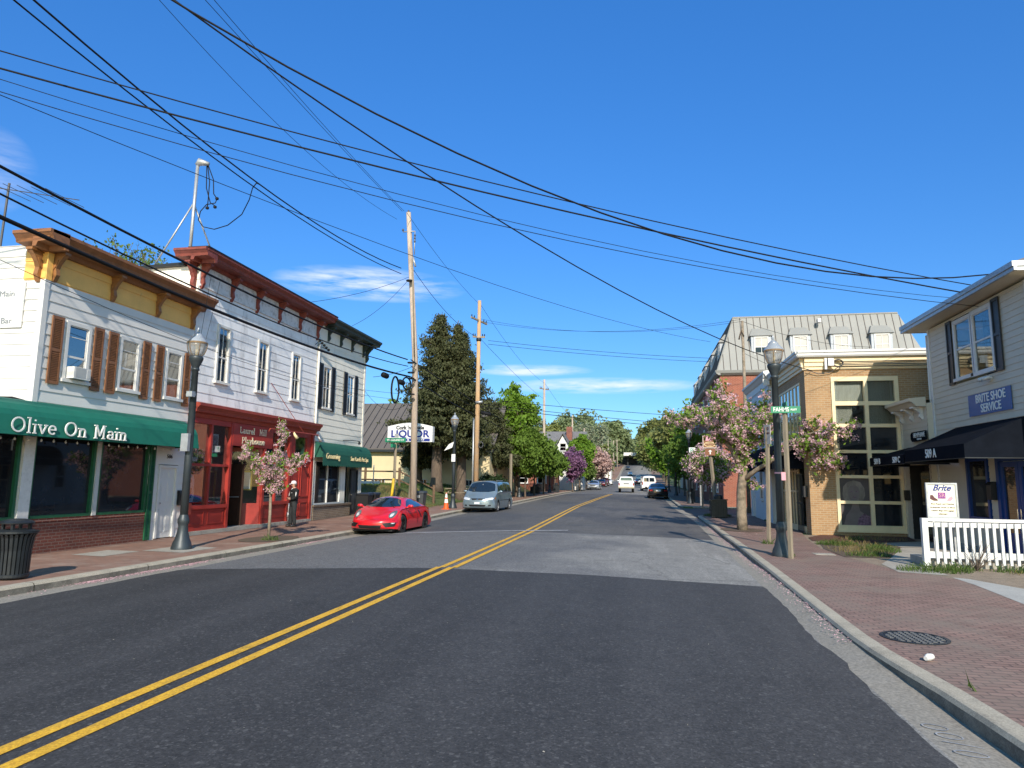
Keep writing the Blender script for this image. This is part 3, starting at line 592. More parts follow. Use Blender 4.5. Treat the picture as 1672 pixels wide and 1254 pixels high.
# ================================================================ left shops
FL=FX(-13.8,1)
def cornice(root,F,a0,a1,b,h,p,mat,name='cornice',ret=None):
    m=MB(); pr=[(0,b-h),(.10,b-h),(.14,b-h*.72),(p-.12,b-h*.66),(p-.1,b-h*.45),(p-.03,b-h*.25),(p,b-h*.2),(p,b),(0,b+.03)]
    m.prof(F,pr,a0,a1)
    if ret: m.prof(ret[0],[(c_,b_-.004) for c_,b_ in pr],ret[1],ret[2])
    return m.build(name,mat,root)
# ---- Olive On Main
B1=thing('restaurant_building',(-13.8,13.4,0),'white clapboard restaurant with brown shutters, yellow frieze and a long green awning','building')
wins=[(14.2,14.8),(15.98,16.58),(17.84,18.42)]
m=MB(); siding(m,FL,13.4,18.97,3.2,6.42,.27,[(a-.09,b+.09,4.06,5.59) for a,b in wins]); siding(m,FL,17.62,18.97,0,3.2,.27,[(17.84,18.7,0,2.16)])
siding(m,FY(13.4),-24,-13.82,3.2,7.3,.27); m.quad((-13.8,13.42,7.2),(-24,13.42,7.2),(-24,18.97,7.2),(-13.8,18.97,7.2))
m.quad((-24,9.4,3.3),(-13.8,9.4,3.3),(-13.8,13.4,3.3),(-24,13.4,3.3)); m.quad((-24,9.4,0),(-24,9.4,7.4),(-24,18.97,7.4),(-24,18.97,0)); m.quad((-24,18.97,0),(-13.8,18.97,0),(-13.8,18.97,7.2),(-24,18.97,7.2)); m.quad((-24,9.4,0),(-13.8,9.4,0),(-13.8,9.4,3.3),(-24,9.4,3.3))
m.build('wall',siding_white,B1)
m=MB(); m.fb(FL,13.36,13.50,3.2,6.42,.0,.03); m.fb(FY(13.4),-13.92,-13.78,3.2,6.42,.0,.035); m.build('corner_board',white_trim,B1)
m=MB(); siding(m,FL,13.4,18.97,6.42,7.2,.43,lap=.018); siding(m,FY(13.38),-14.4,-13.8,6.42,7.2,.43,lap=.018); m.fb(FL,13.36,13.52,6.42,7.15,.01,.04); m.build('frieze',frieze_yellow,B1)
cornice(B1,FL,12.93,19.3,7.47,.38,.55,cornice_brown,ret=(FY(13.4),-14.3,-13.25))
for a in (13.6,15.45,17.2,18.78): bracket(B1,FL,a,7.12,.70,.32,.11,bracket_brown)
bracket(B1,FY(13.4),-13.98,7.12,.76,.34,.12,bracket_brown)
for i,(a0,a1) in enumerate(wins):
    cu=(curtain_pale,[(.0,.45,.02,.46),(.6,1,.02,.46)]) if i else (interior,[(0,1,.25,.5)])
    window(B1,FL,a0,a1,4.15,5.5,white_trim,'hq',glass=window_glass,curtain=cu,mr=.42)
for a0,a1 in ((13.66,14.0),(14.97,15.28),(15.46,15.80),(16.75,17.06),(17.30,17.62),(18.57,18.86)): shutter(B1,FL,a0,a1,3.97,5.62,shutter_brown)
m=MB(); m.fb(FL,9.45,17.6,-.1,.72,-.2,.02); m.build('brick_base',brick_dark,B1)
m=MB(); m.fb(FL,9.45,17.6,.72,.8,-.2,.035); m.build('brick_sill',brick_red,B1)
def shopwin(root,F,a0,a1,b0,b1,fm,gm,fw=.07,c=.04,name='shop_window'):
    m=MB(); m.fb(F,a0,a0+fw,b0,b1,-.1,c); m.fb(F,a1-fw,a1,b0,b1,-.1,c); m.fb(F,a0+fw,a1-fw,b0,b0+fw,-.1,c+.01); m.fb(F,a0+fw,a1-fw,b1-fw,b1,-.1,c)
    w_=m.build(name,fm,root); g=MB(); g.fb(F,a0+fw,a1-fw,b0+fw,b1-fw,-.05,-.04); g.build('pane',gm,w_); return w_
for a0,a1 in ((9.55,13.22),(13.55,15.42),(15.56,17.38)): shopwin(B1,FL,a0,a1,.8,2.95,green_frame,store_glass)
m=MB(); m.fb(FL,13.24,13.53,.8,2.95,-.1,.10); m.build('column',old_trim,B1); m=MB(); m.fb(FL,15.425,15.555,.8,2.95,-.1,.07); m.build('column',grey_post,B1)
m=MB(); m.fb(FL,9.45,18.95,2.95,3.3,-.1,.02); m.build('lintel',dark_metal,B1)
shutter(B1,FL,17.4,17.62,0.02,2.7,green_frame,name='louvre_panel')
def door(root,F,a0,a1,b0,b1,mat,casing=.08,fm=None,panels=((.12,.44,.08,.42),(.56,.88,.08,.42),(.12,.44,.5,.8),(.56,.88,.5,.8),(.12,.44,.86,.95),(.56,.88,.86,.95)),name='door'):
    m=MB(); m.fb(F,a0-casing,a0,b0,b1+casing,-.05,.04); m.fb(F,a1,a1+casing,b0,b1+casing,-.05,.04); m.fb(F,a0,a1,b1,b1+casing,-.05,.04); m.build('door_frame',fm or mat,root)
    m=MB(); m.fb(F,a0,a1,b0,b1,-.06,-.02); W=a1-a0;H=b1-b0
    for (x0,x1,y0,y1) in panels: m.fb(F,a0+W*x0,a0+W*x1,b0+H*y0,b0+H*y1,-.03,-.012); m.fb(F,a0+W*x0+.03,a0+W*x1-.03,b0+H*y0+.03,b0+H*y1-.03,-.03,-.005)
    d=m.build(name,mat,root); m=MB(); p=F.P(a0+.07,b0+1.0,.02); m.lathe((p.x,p.y,p.z),[(.01,-.025),(.028,-.01),(.028,.01),(.01,.025)],8); m.build('handle',chrome,d); return d
door(B1,FL,17.93,18.61,.03,2.06,white_trim)
slabm=MB(); slab(slabm,'Olive On Main',.315,FL.P(12.18,2.715,.806),(1,0,0),th=.10,sx=1.13,ext=.008)
aw=MB(); pr=[(0,3.5),(.25,3.46),(.5,3.34),(.66,3.2),(.72,3.08),(.80,2.66)]
aw.prof(FL,pr+[(c-.012,b-.012) for c,b in pr[::-1]],9.3,18.5)
pe=[(c,b) for c,b in pr]+[(0,2.66)]
for a in (9.3,18.5): aw.prof(FL,pe,a-.006,a+.006)
A1=aw.build('awning',awning_green,B1); slabm.build('lettering',white_letter,A1)
text('house_number','506',.17,FL.P(18.27,2.40,.022),(1,0,0),black_letter,B1)
m=MB(); m.fb(FY(13.4),-16.6,-14.3,5.26,6.37,.03,.06); sg=m.build('side_sign',sign_white,None); tag(sg,'white painted sign board high on the side wall of the clapboard restaurant, grey lettering','sign')
gl=plain('grey_letter',(.22,.24,.26),.6)
for s,z in (('Olive on Main',6.08),('Bistro & Bar',5.42)): text('lettering',s,.2,FY(13.4).P(-14.55,z,.065),(0,-1,0),gl,sg,align='RIGHT',sx=1.15)
t=thing('string_lights',(-13.2,9.5,2.6),'row of small clear bulbs on a black cord under the green awning','string lights'); m=MB(); m2=MB(); pts=[]
for i in range(27):
    a=9.6+i*.34; pts.append(FL.P(a,2.66+.015*math.sin(i*2.1),.42)); p=FL.P(a,2.60,.42); m.lathe((p.x,p.y,p.z),[(.008,-.045),(.024,-.03),(.026,-.01),(.012,.015),(.008,.03)],8)
m2.tube(pts,.006,5); m2.build('cord',cable_black,t); m.build('bulb_row',light_lens,t,smooth=True)
t=thing('wall_mailbox',FL.P(18.82,1.0,.05),'small black mailbox on the wall between the white door and the red storefront','mailbox'); m=MB(); m.fb(FL,18.74,18.9,.95,1.3,.03,.15); m.prof(FL,[(.03,1.3),(.16,1.3),(.10,1.38),(.03,1.4)],18.73,18.91); m.build('body',black_plastic,t)
t=thing('air_conditioner',FL.P(14.5,4.2,.1),'white window air conditioner in the leftmost upper window above the green awning','air conditioner')
m=MB(); m.fb(FL,14.24,14.76,4.17,4.46,-.02,.24); m.build('case',white_trim,t); m=MB()
for i in range(9): m.fb(FL,14.28,14.6,4.21+i*.028,4.222+i*.028,.235,.246)
m.fb(FL,14.64,14.73,4.21,4.43,.235,.245); m.build('grille',grey_post,t)
m=MB(); m.tube([(-16.5,13.3,3.62),(-15.2,13.33,3.60),(-14.3,13.34,3.58),(-13.95,13.32,3.50),(-13.88,13.3,3.36),(-13.86,13.3,3.2)],.03,8); tag(m.build('wall_conduit',cable_black,smooth=True),'thick black cable bending down the white side wall behind the green awning','cable')
# ---- Laurel Mill Playhouse
B2=thing('playhouse_building',(-13.8,19.0,0),'weathered white theatre building with a red storefront and peeling red cornice','building')
wins=[(20.22,20.78),(22.7,23.3),(25.24,25.82)]
m=MB(); siding(m,FL,18.99,27.35,3.9,7.95,.30,[(a-.09,b+.09,4.90,6.92) for a,b in wins],lap=.016)
m.quad((-23,27.35,0),(-13.8,27.35,0),(-13.8,27.35,8.6),(-23,27.35,8.6)); m.quad((-23,19,0),(-23,27.35,0),(-23,27.35,8.4),(-23,19,8.4)); m.quad((-13.8,19,8.62),(-23,19,8.3),(-23,27.35,8.3),(-13.8,27.35,8.62)); m.build('wall',siding_worn,B2)
m=MB(); siding(m,FY(19.0),-23,-13.8,0,8.3,.30,lap=.016); siding(m,FY(19.0),-16.5,-13.8,8.3,8.55,.30,lap=.01); m.build('side_wall',siding_cream,B2)
m=MB(); m.hexa([(-23,18.85,8.28),(-14.3,18.85,8.56),(-14.3,19.1,8.56),(-23,19.1,8.28),(-23,18.85,8.36),(-14.3,18.85,8.66),(-14.3,19.1,8.66),(-23,19.1,8.36)]); m.build('roof_edge',black_plastic,B2)
m=MB(); m.fb(FL,19.0,27.35,7.95,8.62,.0,.02); m.fb(FL,19.0,27.35,7.9,7.96,.0,.06); m.build('frieze',peeling,B2)
cornice(B2,FL,18.5,27.95,8.97,.36,.62,cornice_red,ret=(FY(19.0),-14.35,-13.2))
m=MB(); m.prof(FL,[(-.1,8.985),(.64,8.975),(.64,9.015),(-.1,9.02)],18.46,27.95); m.build('roofing_edge',black_plastic,B2)
for a in (19.1,20.75,22.35,23.95,25.6,27.2): bracket(B2,FL,a,8.62,.80,.34,.10,cornice_red)
bracket(B2,FY(19.0),-13.95,8.62,.85,.42,.13,cornice_red)
for i,(a0,a1) in enumerate(wins): window(B2,FL,a0,a1,4.98,6.82,old_trim,'hv',casing=.085,curtain=(curtain_pale,[(.05,.5,.02,.3+.1*i)]) if i!=1 else None,mr=.45,proud=.06)
m=MB(); m.fb(FL,19.02,27.38,-.05,.12,-.3,.12); m.build('plinth',concrete_dirty,B2)
m=MB()
def rail(a0,a1,b0,b1,c=.06,cb=-.1): m.fb(FL,a0,a1,b0,b1,cb,c)
rail(19.03,19.16,.12,3.72,.08); rail(21.24,21.36,.12,3.72,.08); rail(19.16,21.24,.12,.22); rail(19.16,21.24,.22,.80,.02); rail(19.16,21.24,.80,.92,.09); rail(19.16,21.24,2.16,2.24); rail(19.16,21.24,3.52,3.72); rail(20.17,20.26,.92,2.16,.05); rail(20.17,20.26,2.24,3.52,.05)
for a0,a1 in ((19.25,20.1),(20.3,21.15)): rail(a0,a1,.30,.34,.04);rail(a0,a1,.70,.74,.04);rail(a0,a0+.04,.34,.70,.04);rail(a1-.04,a1,.34,.70,.04)
rail(23.42,23.56,.12,3.72,.08); rail(25.3,25.46,.12,3.72,.08); rail(23.56,25.3,.12,.80,.02); rail(23.56,25.3,.80,.92,.09); rail(23.56,25.3,3.52,3.72); rail(24.38,24.46,.92,3.52,.05)
rail(23.65,25.2,.30,.34,.04);rail(23.65,25.2,.70,.74,.04)
rail(25.46,27.33,.12,.95,.02); rail(25.46,27.33,.95,2.45,.015); rail(25.46,25.85,2.45,3.72,.02); rail(26.85,27.33,2.45,3.72,.02); rail(25.85,26.85,3.5,3.72,.02); rail(27.2,27.36,.12,3.72,.09)
for b0,b1 in ((.25,.85),(1.05,2.35)):
    for a0,a1 in ((25.6,26.3),(26.42,27.1)): rail(a0,a1,b0,b0+.04,.05);rail(a0,a1,b1-.04,b1,.05);rail(a0,a0+.04,b0,b1,.048);rail(a1-.04,a1,b0,b1,.048)
rail(21.36,23.42,2.90,3.72,.05)
# angled return of the right bay
FA=Fr((-14.75,22.62,0),(Vector((.95,.8,0)).normalized()),(Vector((.8,-.95,0)).normalized())); La=1.24
for (x0,x1,b0,b1) in ((0,.1,.12,2.9),(La-.1,La,.12,2.9),(.1,La-.1,.12,.88),(.1,La-.1,2.75,2.9)): m.fb(FA,x0,x1,b0,b1,-.06,.03)
m.build('storefront_frame',red_paint,B2)
cornice(B2,FL,18.98,27.45,4.12,.42,.40,red_trim,name='storefront_cornice')
for a0,a1,b0,b1 in ((19.16,20.17,.92,2.16),(20.26,21.24,.92,2.16),(19.16,20.17,2.24,3.52),(20.26,21.24,2.24,3.52),(23.56,24.38,.92,3.52),(24.46,25.3,.92,3.52),(25.85,26.85,2.45,3.5)): m=MB(); m.fb(FL,a0,a1,b0,b1,-.05,-.04); m.build('pane',window_glass,B2)
m=MB(); m.fb(FA,.1,La-.1,.88,2.75,-.03,-.02); m.build('pane',window_glass,B2)
m=MB()
for a0,a1 in ((19.1,21.3),(23.45,27.3)): m.quad(FL.P(a0,0,-1.2),FL.P(a1,0,-1.2),FL.P(a1,3.7,-1.2),FL.P(a0,3.7,-1.2)); m.quad(FL.P(a0,3.7,-1.2),FL.P(a1,3.7,-1.2),FL.P(a1,3.7,-.1),FL.P(a0,3.7,-.1)); m.quad(FL.P(a0,.8,-1.2),FL.P(a1,.8,-1.2),FL.P(a1,.8,-.1),FL.P(a0,.8,-.1))
m.quad(FL.P(19.1,0,-1.2),FL.P(19.1,3.7,-1.2),FL.P(19.1,3.7,0),FL.P(19.1,0,0)); m.quad(FL.P(21.3,0,-1.4),FL.P(21.3,3.7,-1.4),FL.P(21.3,3.7,-.1),FL.P(21.3,0,-.1)); m.quad(FL.P(21.3,0,-2.5),FL.P(23.4,0,-2.5),FL.P(23.4,3.3,-2.5),FL.P(21.3,3.3,-2.5)); m.quad(FL.P(21.3,2.95,-2.5),FL.P(23.4,2.95,-2.5),FL.P(23.4,2.95,0),FL.P(21.3,2.95,0)); m.build('interior_wall',interior,B2)
m=MB(); m.face(FL,[(21.34,2.90),(23.95,2.90),(23.95,3.68),(21.34,3.68)],.06,.09); sgn=m.build('name_board',red_paint,B2)
for s,z,a in (('Laurel',3.36,21.72),('Mill',3.36,22.98),('Playhouse',3.01,21.88)):
    sm=MB(); slab(sm,s,.21,FL.P(a,z,.092),(1,0,0),th=.14,sx=1.10 if s!='Mill' else 1.0,ext=.006); sm.build('lettering',playhouse_letter,sgn)
FD=Fr((-14.0,22.62,0),Vector((-.85,-.15,0)).normalized(),Vector((.15,-.85,0)).normalized()); m=MB(); m.fb(FD,0,.95,.08,2.3,-.02,.03); m.fb(FD,.12,.83,.25,.9,.03,.045); m.fb(FD,.12,.83,1.1,2.15,.03,.04)
dr=m.build('open_door',brick_dark if False else plain('door_dark_brown',(.04,.018,.012),.4),B2); m=MB(); m.tube([FD.P(.1,1.12,.09),FD.P(.85,1.1,.09)],.018,8); m.build('push_bar',galv,dr)
m=MB(); m.tube([FL.P(23.0,3.60,.50),FL.P(26.9,3.62,.50)],.028,8); m.tube([FL.P(23.0,3.5,.45),FL.P(23.0,3.62,.5)],.02,6); m.tube([FL.P(25.6,3.62,.5),FL.P(23.7,5.4,.03)],.012,6); m.build('sign_bar',red_trim,B2)
for i,a in enumerate((24.75,26.85)):
    t=thing('flood_light',FL.P(a,3.5,.5),'small %s flood lamp on the red bar over the theatre front'%('left' if i==0 else 'right'),'lamp','flood lamps on the red bar'); m=MB(); m.tube([FL.P(a,3.6,.5),FL.P(a,3.5,.55),FL.P(a+.08,3.36,.62)],[.03,.05,.075],10); m.build('lamp_head',cream_letter if i==0 else galv,t,smooth=True)
def flat(name,F,a0,a1,b0,b1,c,mat,label,cat,extra=None,group=None):
    m=MB(); m.fb(F,a0,a1,b0,b1,c,c+.012); o=m.build(name,mat); tag(o,label,cat,group)
    if extra:
        for (x0,x1,y0,y1,mt,nm) in extra: m=MB(); m.fb(F,a0+(a1-a0)*x0,a0+(a1-a0)*x1,b0+(b1-b0)*y0,b0+(b1-b0)*y1,c+.011,c+.017); m.build(nm,mt,o)
    return o
flat('poster',FL,20.42,20.78,2.62,3.24,-.10,paper,'tall grey poster with a dark figure, upper right pane of the left red bay','poster',[(.15,.85,.12,.9,paper_grey,'picture')])
flat('poster',FL,19.42,19.74,2.3,2.85,-.10,paper,'purple poster low in the upper left pane of the left red bay','poster',[(.1,.9,.25,.95,poster_purple,'picture')])
flat('poster',FL,20.30,20.38,2.4,2.9,-.12,paper,'narrow white leaflet beside the mullion of the left red bay','poster')
flat('poster',FL,23.62,23.86,2.1,2.75,-.10,paper,'white poster in the left pane of the bay right of the theatre door','poster',[(.15,.85,.4,.9,paper_grey,'picture')])
flat('poster',FL,24.62,24.92,2.2,3.0,-.10,paper,'grey poster in the right pane of the bay right of the theatre door','poster',[(.12,.88,.3,.95,paper_grey,'picture')])
t=thing('ornate_mirror',FL.P(19.45,1.0,-.15),'ornate white mirror frame in the lower left pane of the red shop bay','mirror'); m=MB(); m.face(FL,[(19.28,1.02),(19.7,1.02),(19.74,1.2),(19.70,1.4),(19.72,1.7),(19.64,1.88),(19.52,1.9),(19.49,2.04),(19.46,1.9),(19.34,1.88),(19.27,1.7),(19.29,1.4),(19.25,1.2)],-.16,-.12); m.build('frame',old_trim,t); m=MB(); m.fb(FL,19.40,19.60,1.14,1.46,-.12,-.108); m.face(FL,arc(19.5,1.68,.06,.07,0,360,14)[:-1],-.12,-.112); m.build('glass',dark_glass,t)
def pframe(label,F,a0,a1,b0,b1,c,inner,fm=gold,w=.05):
    p=F.P((a0+a1)/2,b0,c); t=thing('picture_frame',p,label,'picture frame'); m=MB(); m.fb(F,a0,a0+w,b0,b1,c,c+.04);m.fb(F,a1-w,a1,b0,b1,c,c+.04);m.fb(F,a0+w,a1-w,b0,b0+w,c,c+.04);m.fb(F,a0+w,a1-w,b1-w,b1,c,c+.04); m.build('frame',fm,t)
    if inner: m=MB(); m.fb(F,a0+w,a1-w,b0+w,b1-w,c,c+.012); m.build('picture',inner,t)
pframe('large empty gilt frame standing in the lower right pane of the left red bay',FL,20.32,21.05,1.0,2.02,-.3,None)
pframe('gilt framed notice in the angled window beside the theatre door',FA,.3,.95,1.35,2.05,-.16,paper)
pframe('pale framed picture low in the bay right of the theatre door',FL,24.6,25.1,1.0,1.9,-.3,portrait_dim,old_trim)
m=MB(); m.tube([FL.P(25.25,0,.2),FL.P(25.25,.7,.2),FL.P(25.27,.78,.2),FL.P(25.4,.8,.12),FL.P(25.45,.8,.02)],.03,8); m.cyl(FL.P(25.25,0,.2),.055,.28,.48); tag(m.build('standpipe',galv,smooth=True),'white metal pipe rising from the pavement against the red front','pipe')
m=MB(); m.fb(FL,18.98,19.16,.66,1.0,.09,.24); tag(m.build('electric_box',red_trim),'small red metal box at the left edge of the red storefront','box')
m=MB(); m.tube([FL.P(27.42,.05,.06),FL.P(27.42,8.0,.06)],.045,8); tag(m.build('downpipe',old_trim,smooth=True),'white downpipe between the theatre and the cream grooming shop','downpipe')
t=thing('service_mast',(-14.3,19.1,8.6),'tall grey electrical service mast braced on the theatre roof','mast'); m=MB(); m.tube([(-14.3,19.1,8.5),(-14.28,19.12,12.1)],.055,10); m.build('pole',galv,t,smooth=True)
m=MB(); m.tube([(-14.32,19.12,12.08),(-14.22,19.13,12.2),(-13.9,19.16,12.12)],[.07,.13,.06],10); m.build('weatherhead',galv,t,smooth=True)
for e in ((-15.6,19.0,8.45),(-14.25,20.6,8.95)):
    m=MB(); m.tube([(-14.3,19.1,10.75),e],.028,8); m.build('brace',galv,t,smooth=True)
for i,pts in enumerate(([(-13.95,19.2,12.1),(-13.75,19.25,11.6),(-13.7,19.25,11.1),(-13.6,19.3,10.95)],[(-14.0,19.2,12.1),(-13.95,19.2,11.3),(-13.8,19.25,10.8),(-13.65,19.3,10.7)],[(-13.97,19.2,12.1),(-13.85,19.2,11.5),(-13.85,19.2,10.9),(-13.86,19.2,10.65)],[(-13.6,19.3,10.95),(-13.65,19.3,10.8),(-13.9,19.2,10.72),(-14.1,19.2,10.5),(-14.15,19.2,10.2),(-14.0,19.25,9.98),(-13.6,19.28,9.88),(-13.1,19.25,9.98),(-12.6,19.22,10.31),(-12.1,18.8,10.6),(-11.5,18.0,10.6),(-11.0,17.4,10.45),(-10.82,17.29,10.34)])):
    m=MB(); m.tube(pts,.016,6); m.build('drop_cable',cable_black,t,smooth=True)
m=MB()
for p in ((-13.6,19.3,10.95),(-13.65,19.3,10.66),(-13.86,19.2,10.6)): m.lathe(p,[(.02,-.05),(.055,-.03),(.055,.03),(.02,.05)],8)
m.build('splice_caps',cable_black,t)
t=thing('tv_antenna',(-15.9,14.0,7.3),'thin rooftop television antenna at the left edge above the clapboard restaurant','antenna'); m=MB(); m.tube([(-15.9,14,7.25),(-15.85,14,9.25)],.03,6); m.build('mast',cable_grey,t); m=MB(); m.tube([(-16.1,13.9,9.1),(-13.9,14.2,8.75)],.012,5)
for i in range(5): x=-15.9+i*.42; m.tube([(x,13.5,9.06-.07*i),(x,14.7,9.06-.07*i)],.008,5)
m.build('rods',cable_grey,t)
# ---- grooming shop
B3=thing('grooming_shop_building',(-13.8,27.4,0),'cream clapboard shop with black shutters, dark green cornice and a domed awning','building')
wins=[(28.05,28.72),(30.66,31.32)]
m=MB(); siding(m,FL,27.36,32.75,3.1,8.0,.30,[(a-.08,b+.08,4.86,6.86) for a,b in wins],lap=.016); siding(m,FL,27.36,27.66,0,3.1,.3,lap=.016)
m.quad((-24,32.75,0),(-13.8,32.75,0),(-13.8,32.75,8.7),(-24,32.75,8.7)); m.quad((-13.8,27.4,8.65),(-24,27.4,8.3),(-24,32.75,8.3),(-13.8,32.75,8.65)); m.quad((-24,27.4,0),(-24,32.75,0),(-24,32.75,8.4),(-24,27.4,8.4)); m.build('wall',siding_cream,B3)
m=MB(); m.fb(FL,27.4,32.75,8.0,8.65,.0,.018); m.fb(FL,32.6,32.78,0,8.0,0,.03); m.build('frieze',siding_cream,B3)
cornice(B3,FL,27.95,33.4,8.93,.38,.62,dark_green_paint)
for a in (28.3,29.6,30.9,32.3): bracket(B3,FL,a,8.6,.62,.36,.1,dark_green_paint)
bracket(B3,FL,32.7,8.62,.85,.45,.14,dark_green_paint)
for a0,a1 in wins:
    window(B3,FL,a0,a1,4.95,6.78,white_trim,'hv',casing=.08,curtain=(curtain_pale,[(.5,1,.0,1.0)]))
    for s0,s1 in ((a0-.5,a0-.12),(a1+.12,a1+.46)): shutter(B3,FL,s0,s1,4.85,6.9,black_shutter)
m=MB(); m.fb(FL,27.5,31.3,-.05,.60,-.2,.12); m.fb(FL,27.45,31.35,.60,.68,-.2,.17); m.build('brick_base',brick_olive,B3)
shopwin(B3,FL,27.66,30.32,.68,2.6,old_trim,store_glass,.06); m=MB(); m.fb(FL,28.95,29.0,.74,2.54,-.06,.02); m.build('mullion',old_trim,B3)
m=MB(); m.fb(FL,30.36,30.82,.68,3.1,-.1,.03); m.fb(FL,32.3,32.62,0,3.1,-.1,.03); m.fb(FL,27.66,32.6,2.6,3.1,-.2,.01); m.build('column',siding_cream,B3)
m=MB(); m.fb(FL,30.82,31.5,0,2.6,-.25,-.2); m.build('side_light',store_glass,B3); door(B3,FL,31.55,32.25,.05,2.2,plain('door_grey_dark',(.05,.055,.06),.4),fm=dark_metal)
aw=MB(); q=[(0,3.42)]+[(.5*math.sin(R(t)),2.72+.7*math.cos(R(t))) for t in range(15,91,15)]; aw.prof(FL,q+[(c-.012,b-.012) for c,b in q[::-1]],27.42,32.95)
for a in (27.42,32.95): aw.prof(FL,q+[(0,2.72)],a-.006,a+.006)
n_=34
for i in range(n_):
    a=27.42+5.53*i/n_; w_=5.53/n_; aw.face(FL,[(a,2.72),(a+w_,2.72),(a+w_,2.42),(a+w_*.8,2.37),(a+w_*.5,2.34),(a+w_*.2,2.37),(a,2.42)],.49,.5)
A3=aw.build('awning',awning_dkgreen,B3)
text('lettering','Grooming',.36,FL.P(28.35,2.78,.52),(1,.0,.12),cream_letter,A3,shear=.35,sx=.95); text('lettering',"Sue Karel's Pet Spa",.30,FL.P(31.3,2.74,.52),(1,0,.12),cream_letter,A3,shear=.35,sx=.92)
m=MB(); m.tube([FL.P(30.4,3.62,.02),FL.P(30.4,3.62,.45),FL.P(31.2,3.62,.5)],.018,6); m.tube([FL.P(31.2,3.62,.5),FL.P(31.25,3.48,.5)],[.04,.07],8); tag(m.build('sign_lamp',dark_metal),'thin black sign lamp on an arm above the domed green awning','lamp')
t=thing('cable_splice',FL.P(27.2,7.6,.1),'cluster of black insulators and service splices at the top corner of the theatre','cable fittings'); m=MB()
for i in range(5): p=FL.P(27.05+.22*i,7.75-.06*i,.25); m.lathe(p,[(.02,-.06),(.06,-.03),(.06,.03),(.02,.06)],8); m.tube([p,FL.P(27.1+.2*i,7.6,.02)],.012,5)
m.build('insulators',cable_black,t)
# ================================================================ right shops
FRt=FX(9.5,-1)
def roofplane(m,*p): m.quad(*p)
# ---- Brite Shoe Service
C1=thing('shoe_repair_building',(9.5,24.15,0),'beige clapboard shoe repair building with dark shutters, blue sign and black awning','building')
m=MB(); siding(m,FRt,18.3,24.15,0,6.9,.17,[(19.98,22.37,4.85,6.80),(18.42,20.5,0,2.62),(20.9,22.25,.82,2.66)],lap=.014)
siding(m,FY(18.3),9.5,20,0,6.9,.17,lap=.014); siding(m,FY(24.15,1),9.5,20,0,6.9,.17,lap=.014); m.build('wall',siding_beige,C1)
m=MB(); m.fb(FRt,24.06,24.18,0,6.9,0,.03); m.fb(FRt,18.25,18.38,0,6.9,0,.03); m.tube([FRt.P(24.25,6.75,.02),FRt.P(24.25,0.1,.05)],.035,8); m.build('corner_board',white_trim,C1)
# hipped roof: eave half a metre out all round
e=9.0;N=17.75;S=24.8; m=MB()
m.quad((e,N,7.2),(e,S,7.2),(14,21.4,9.5)); m.quad((e,N,7.2),(14,21.4,9.5),(22,21.4,9.5),(22,N,7.2)); m.quad((e,S,7.2),(22,S,7.2),(22,21.4,9.5),(14,21.4,9.5)); m.build('roof',shingle,C1)
m=MB(); m.quad((e,N,6.97),(e,S,6.97),(20,S,6.97),(20,N,6.97)); m.build('soffit',siding_beige,C1)
m=MB()
for x0,x1,y0,y1 in ((e-.1,e,N-.1,S+.1),(e,22,N-.1,N),(e,22,S,S+.1)): m.box(x0,x1,y0,y1,7.06,7.19); m.box(x0+.03*(x1-x0<1),x1,y0+(.03 if y1-y0<1 else 0),y1-(.03 if y1-y0<1 else 0),6.96,7.058)
m.build('gutter_board',galv,C1)
window(C1,FRt,20.12,21.08,5.0,6.66,white_trim,'h',casing=.12,glass=window_glass,curtain=(curtain_pale,[(0,.3,.0,.45)]),mr=.52); window(C1,FRt,21.27,22.23,5.0,6.66,white_trim,'h',casing=.10,glass=window_glass,mr=.52)
for s0,s1 in ((19.58,19.96),(22.40,22.74)): shutter(C1,FRt,s0,s1,4.85,6.82,black_shutter,louvre=False)
shopwin(C1,FRt,20.95,22.2,.86,2.62,door_blue,store_glass,.1)
m=MB(); m.fb(FRt,18.42,18.55,0,2.62,-.1,.04);m.fb(FRt,20.36,20.5,0,2.62,-.1,.04);m.fb(FRt,18.55,20.36,2.48,2.62,-.1,.04);m.build('door_frame',door_blue,C1)
for a0,a1 in ((18.56,19.45),(19.47,20.35)):
    d=shopwin(C1,FRt,a0,a1,.03,2.46,door_blue,store_glass,.14,c=.0,name='door'); m=MB(); m.fb(FRt,a0+.14,a1-.14,.17,.62,-.04,-.01); m.build('kick_panel',door_blue,d); m=MB(); m.tube([FRt.P(a0+.07 if a0>19 else a1-.07,.9,.05),FRt.P(a0+.07 if a0>19 else a1-.07,1.25,.05)],.014,6); m.build('handle',chrome,d)
m=MB(); m.fb(FRt,18.3,24.1,0,.12,.0,.1); m.build('foundation',concrete_dirty,C1)
def awnbox(root,F,a0,a1,top,brk,bot,c,mat,name='awning',topa=None):
    m=MB(); ta0,ta1=topa or (a0,a1)
    q=[F.P(ta0,top,0.01),F.P(ta1,top,0.01),F.P(a1,brk,c),F.P(a0,brk,c)]; m.quad(*q); m.quad(q[3],q[2],F.P(a1,bot,c),F.P(a0,bot,c))
    for a,ta in ((a0,ta0),(a1,ta1)): m.quad(F.P(ta,top,0.01),F.P(a,brk,c),F.P(a,bot,c),F.P(a,bot,0.01))
    o=m.build(name,mat,root); k=MB(); k.tube([F.P(a0,bot+.01,.02),F.P(a0,bot+.01,c-.01),F.P(a1,bot+.01,c-.01),F.P(a1,bot+.01,.02)],.015,6); k.build('awning_rail',dark_metal,o); return o
aw=awnbox(C1,FRt,18.75,22.65,3.56,2.86,2.50,1.5,awning_black)
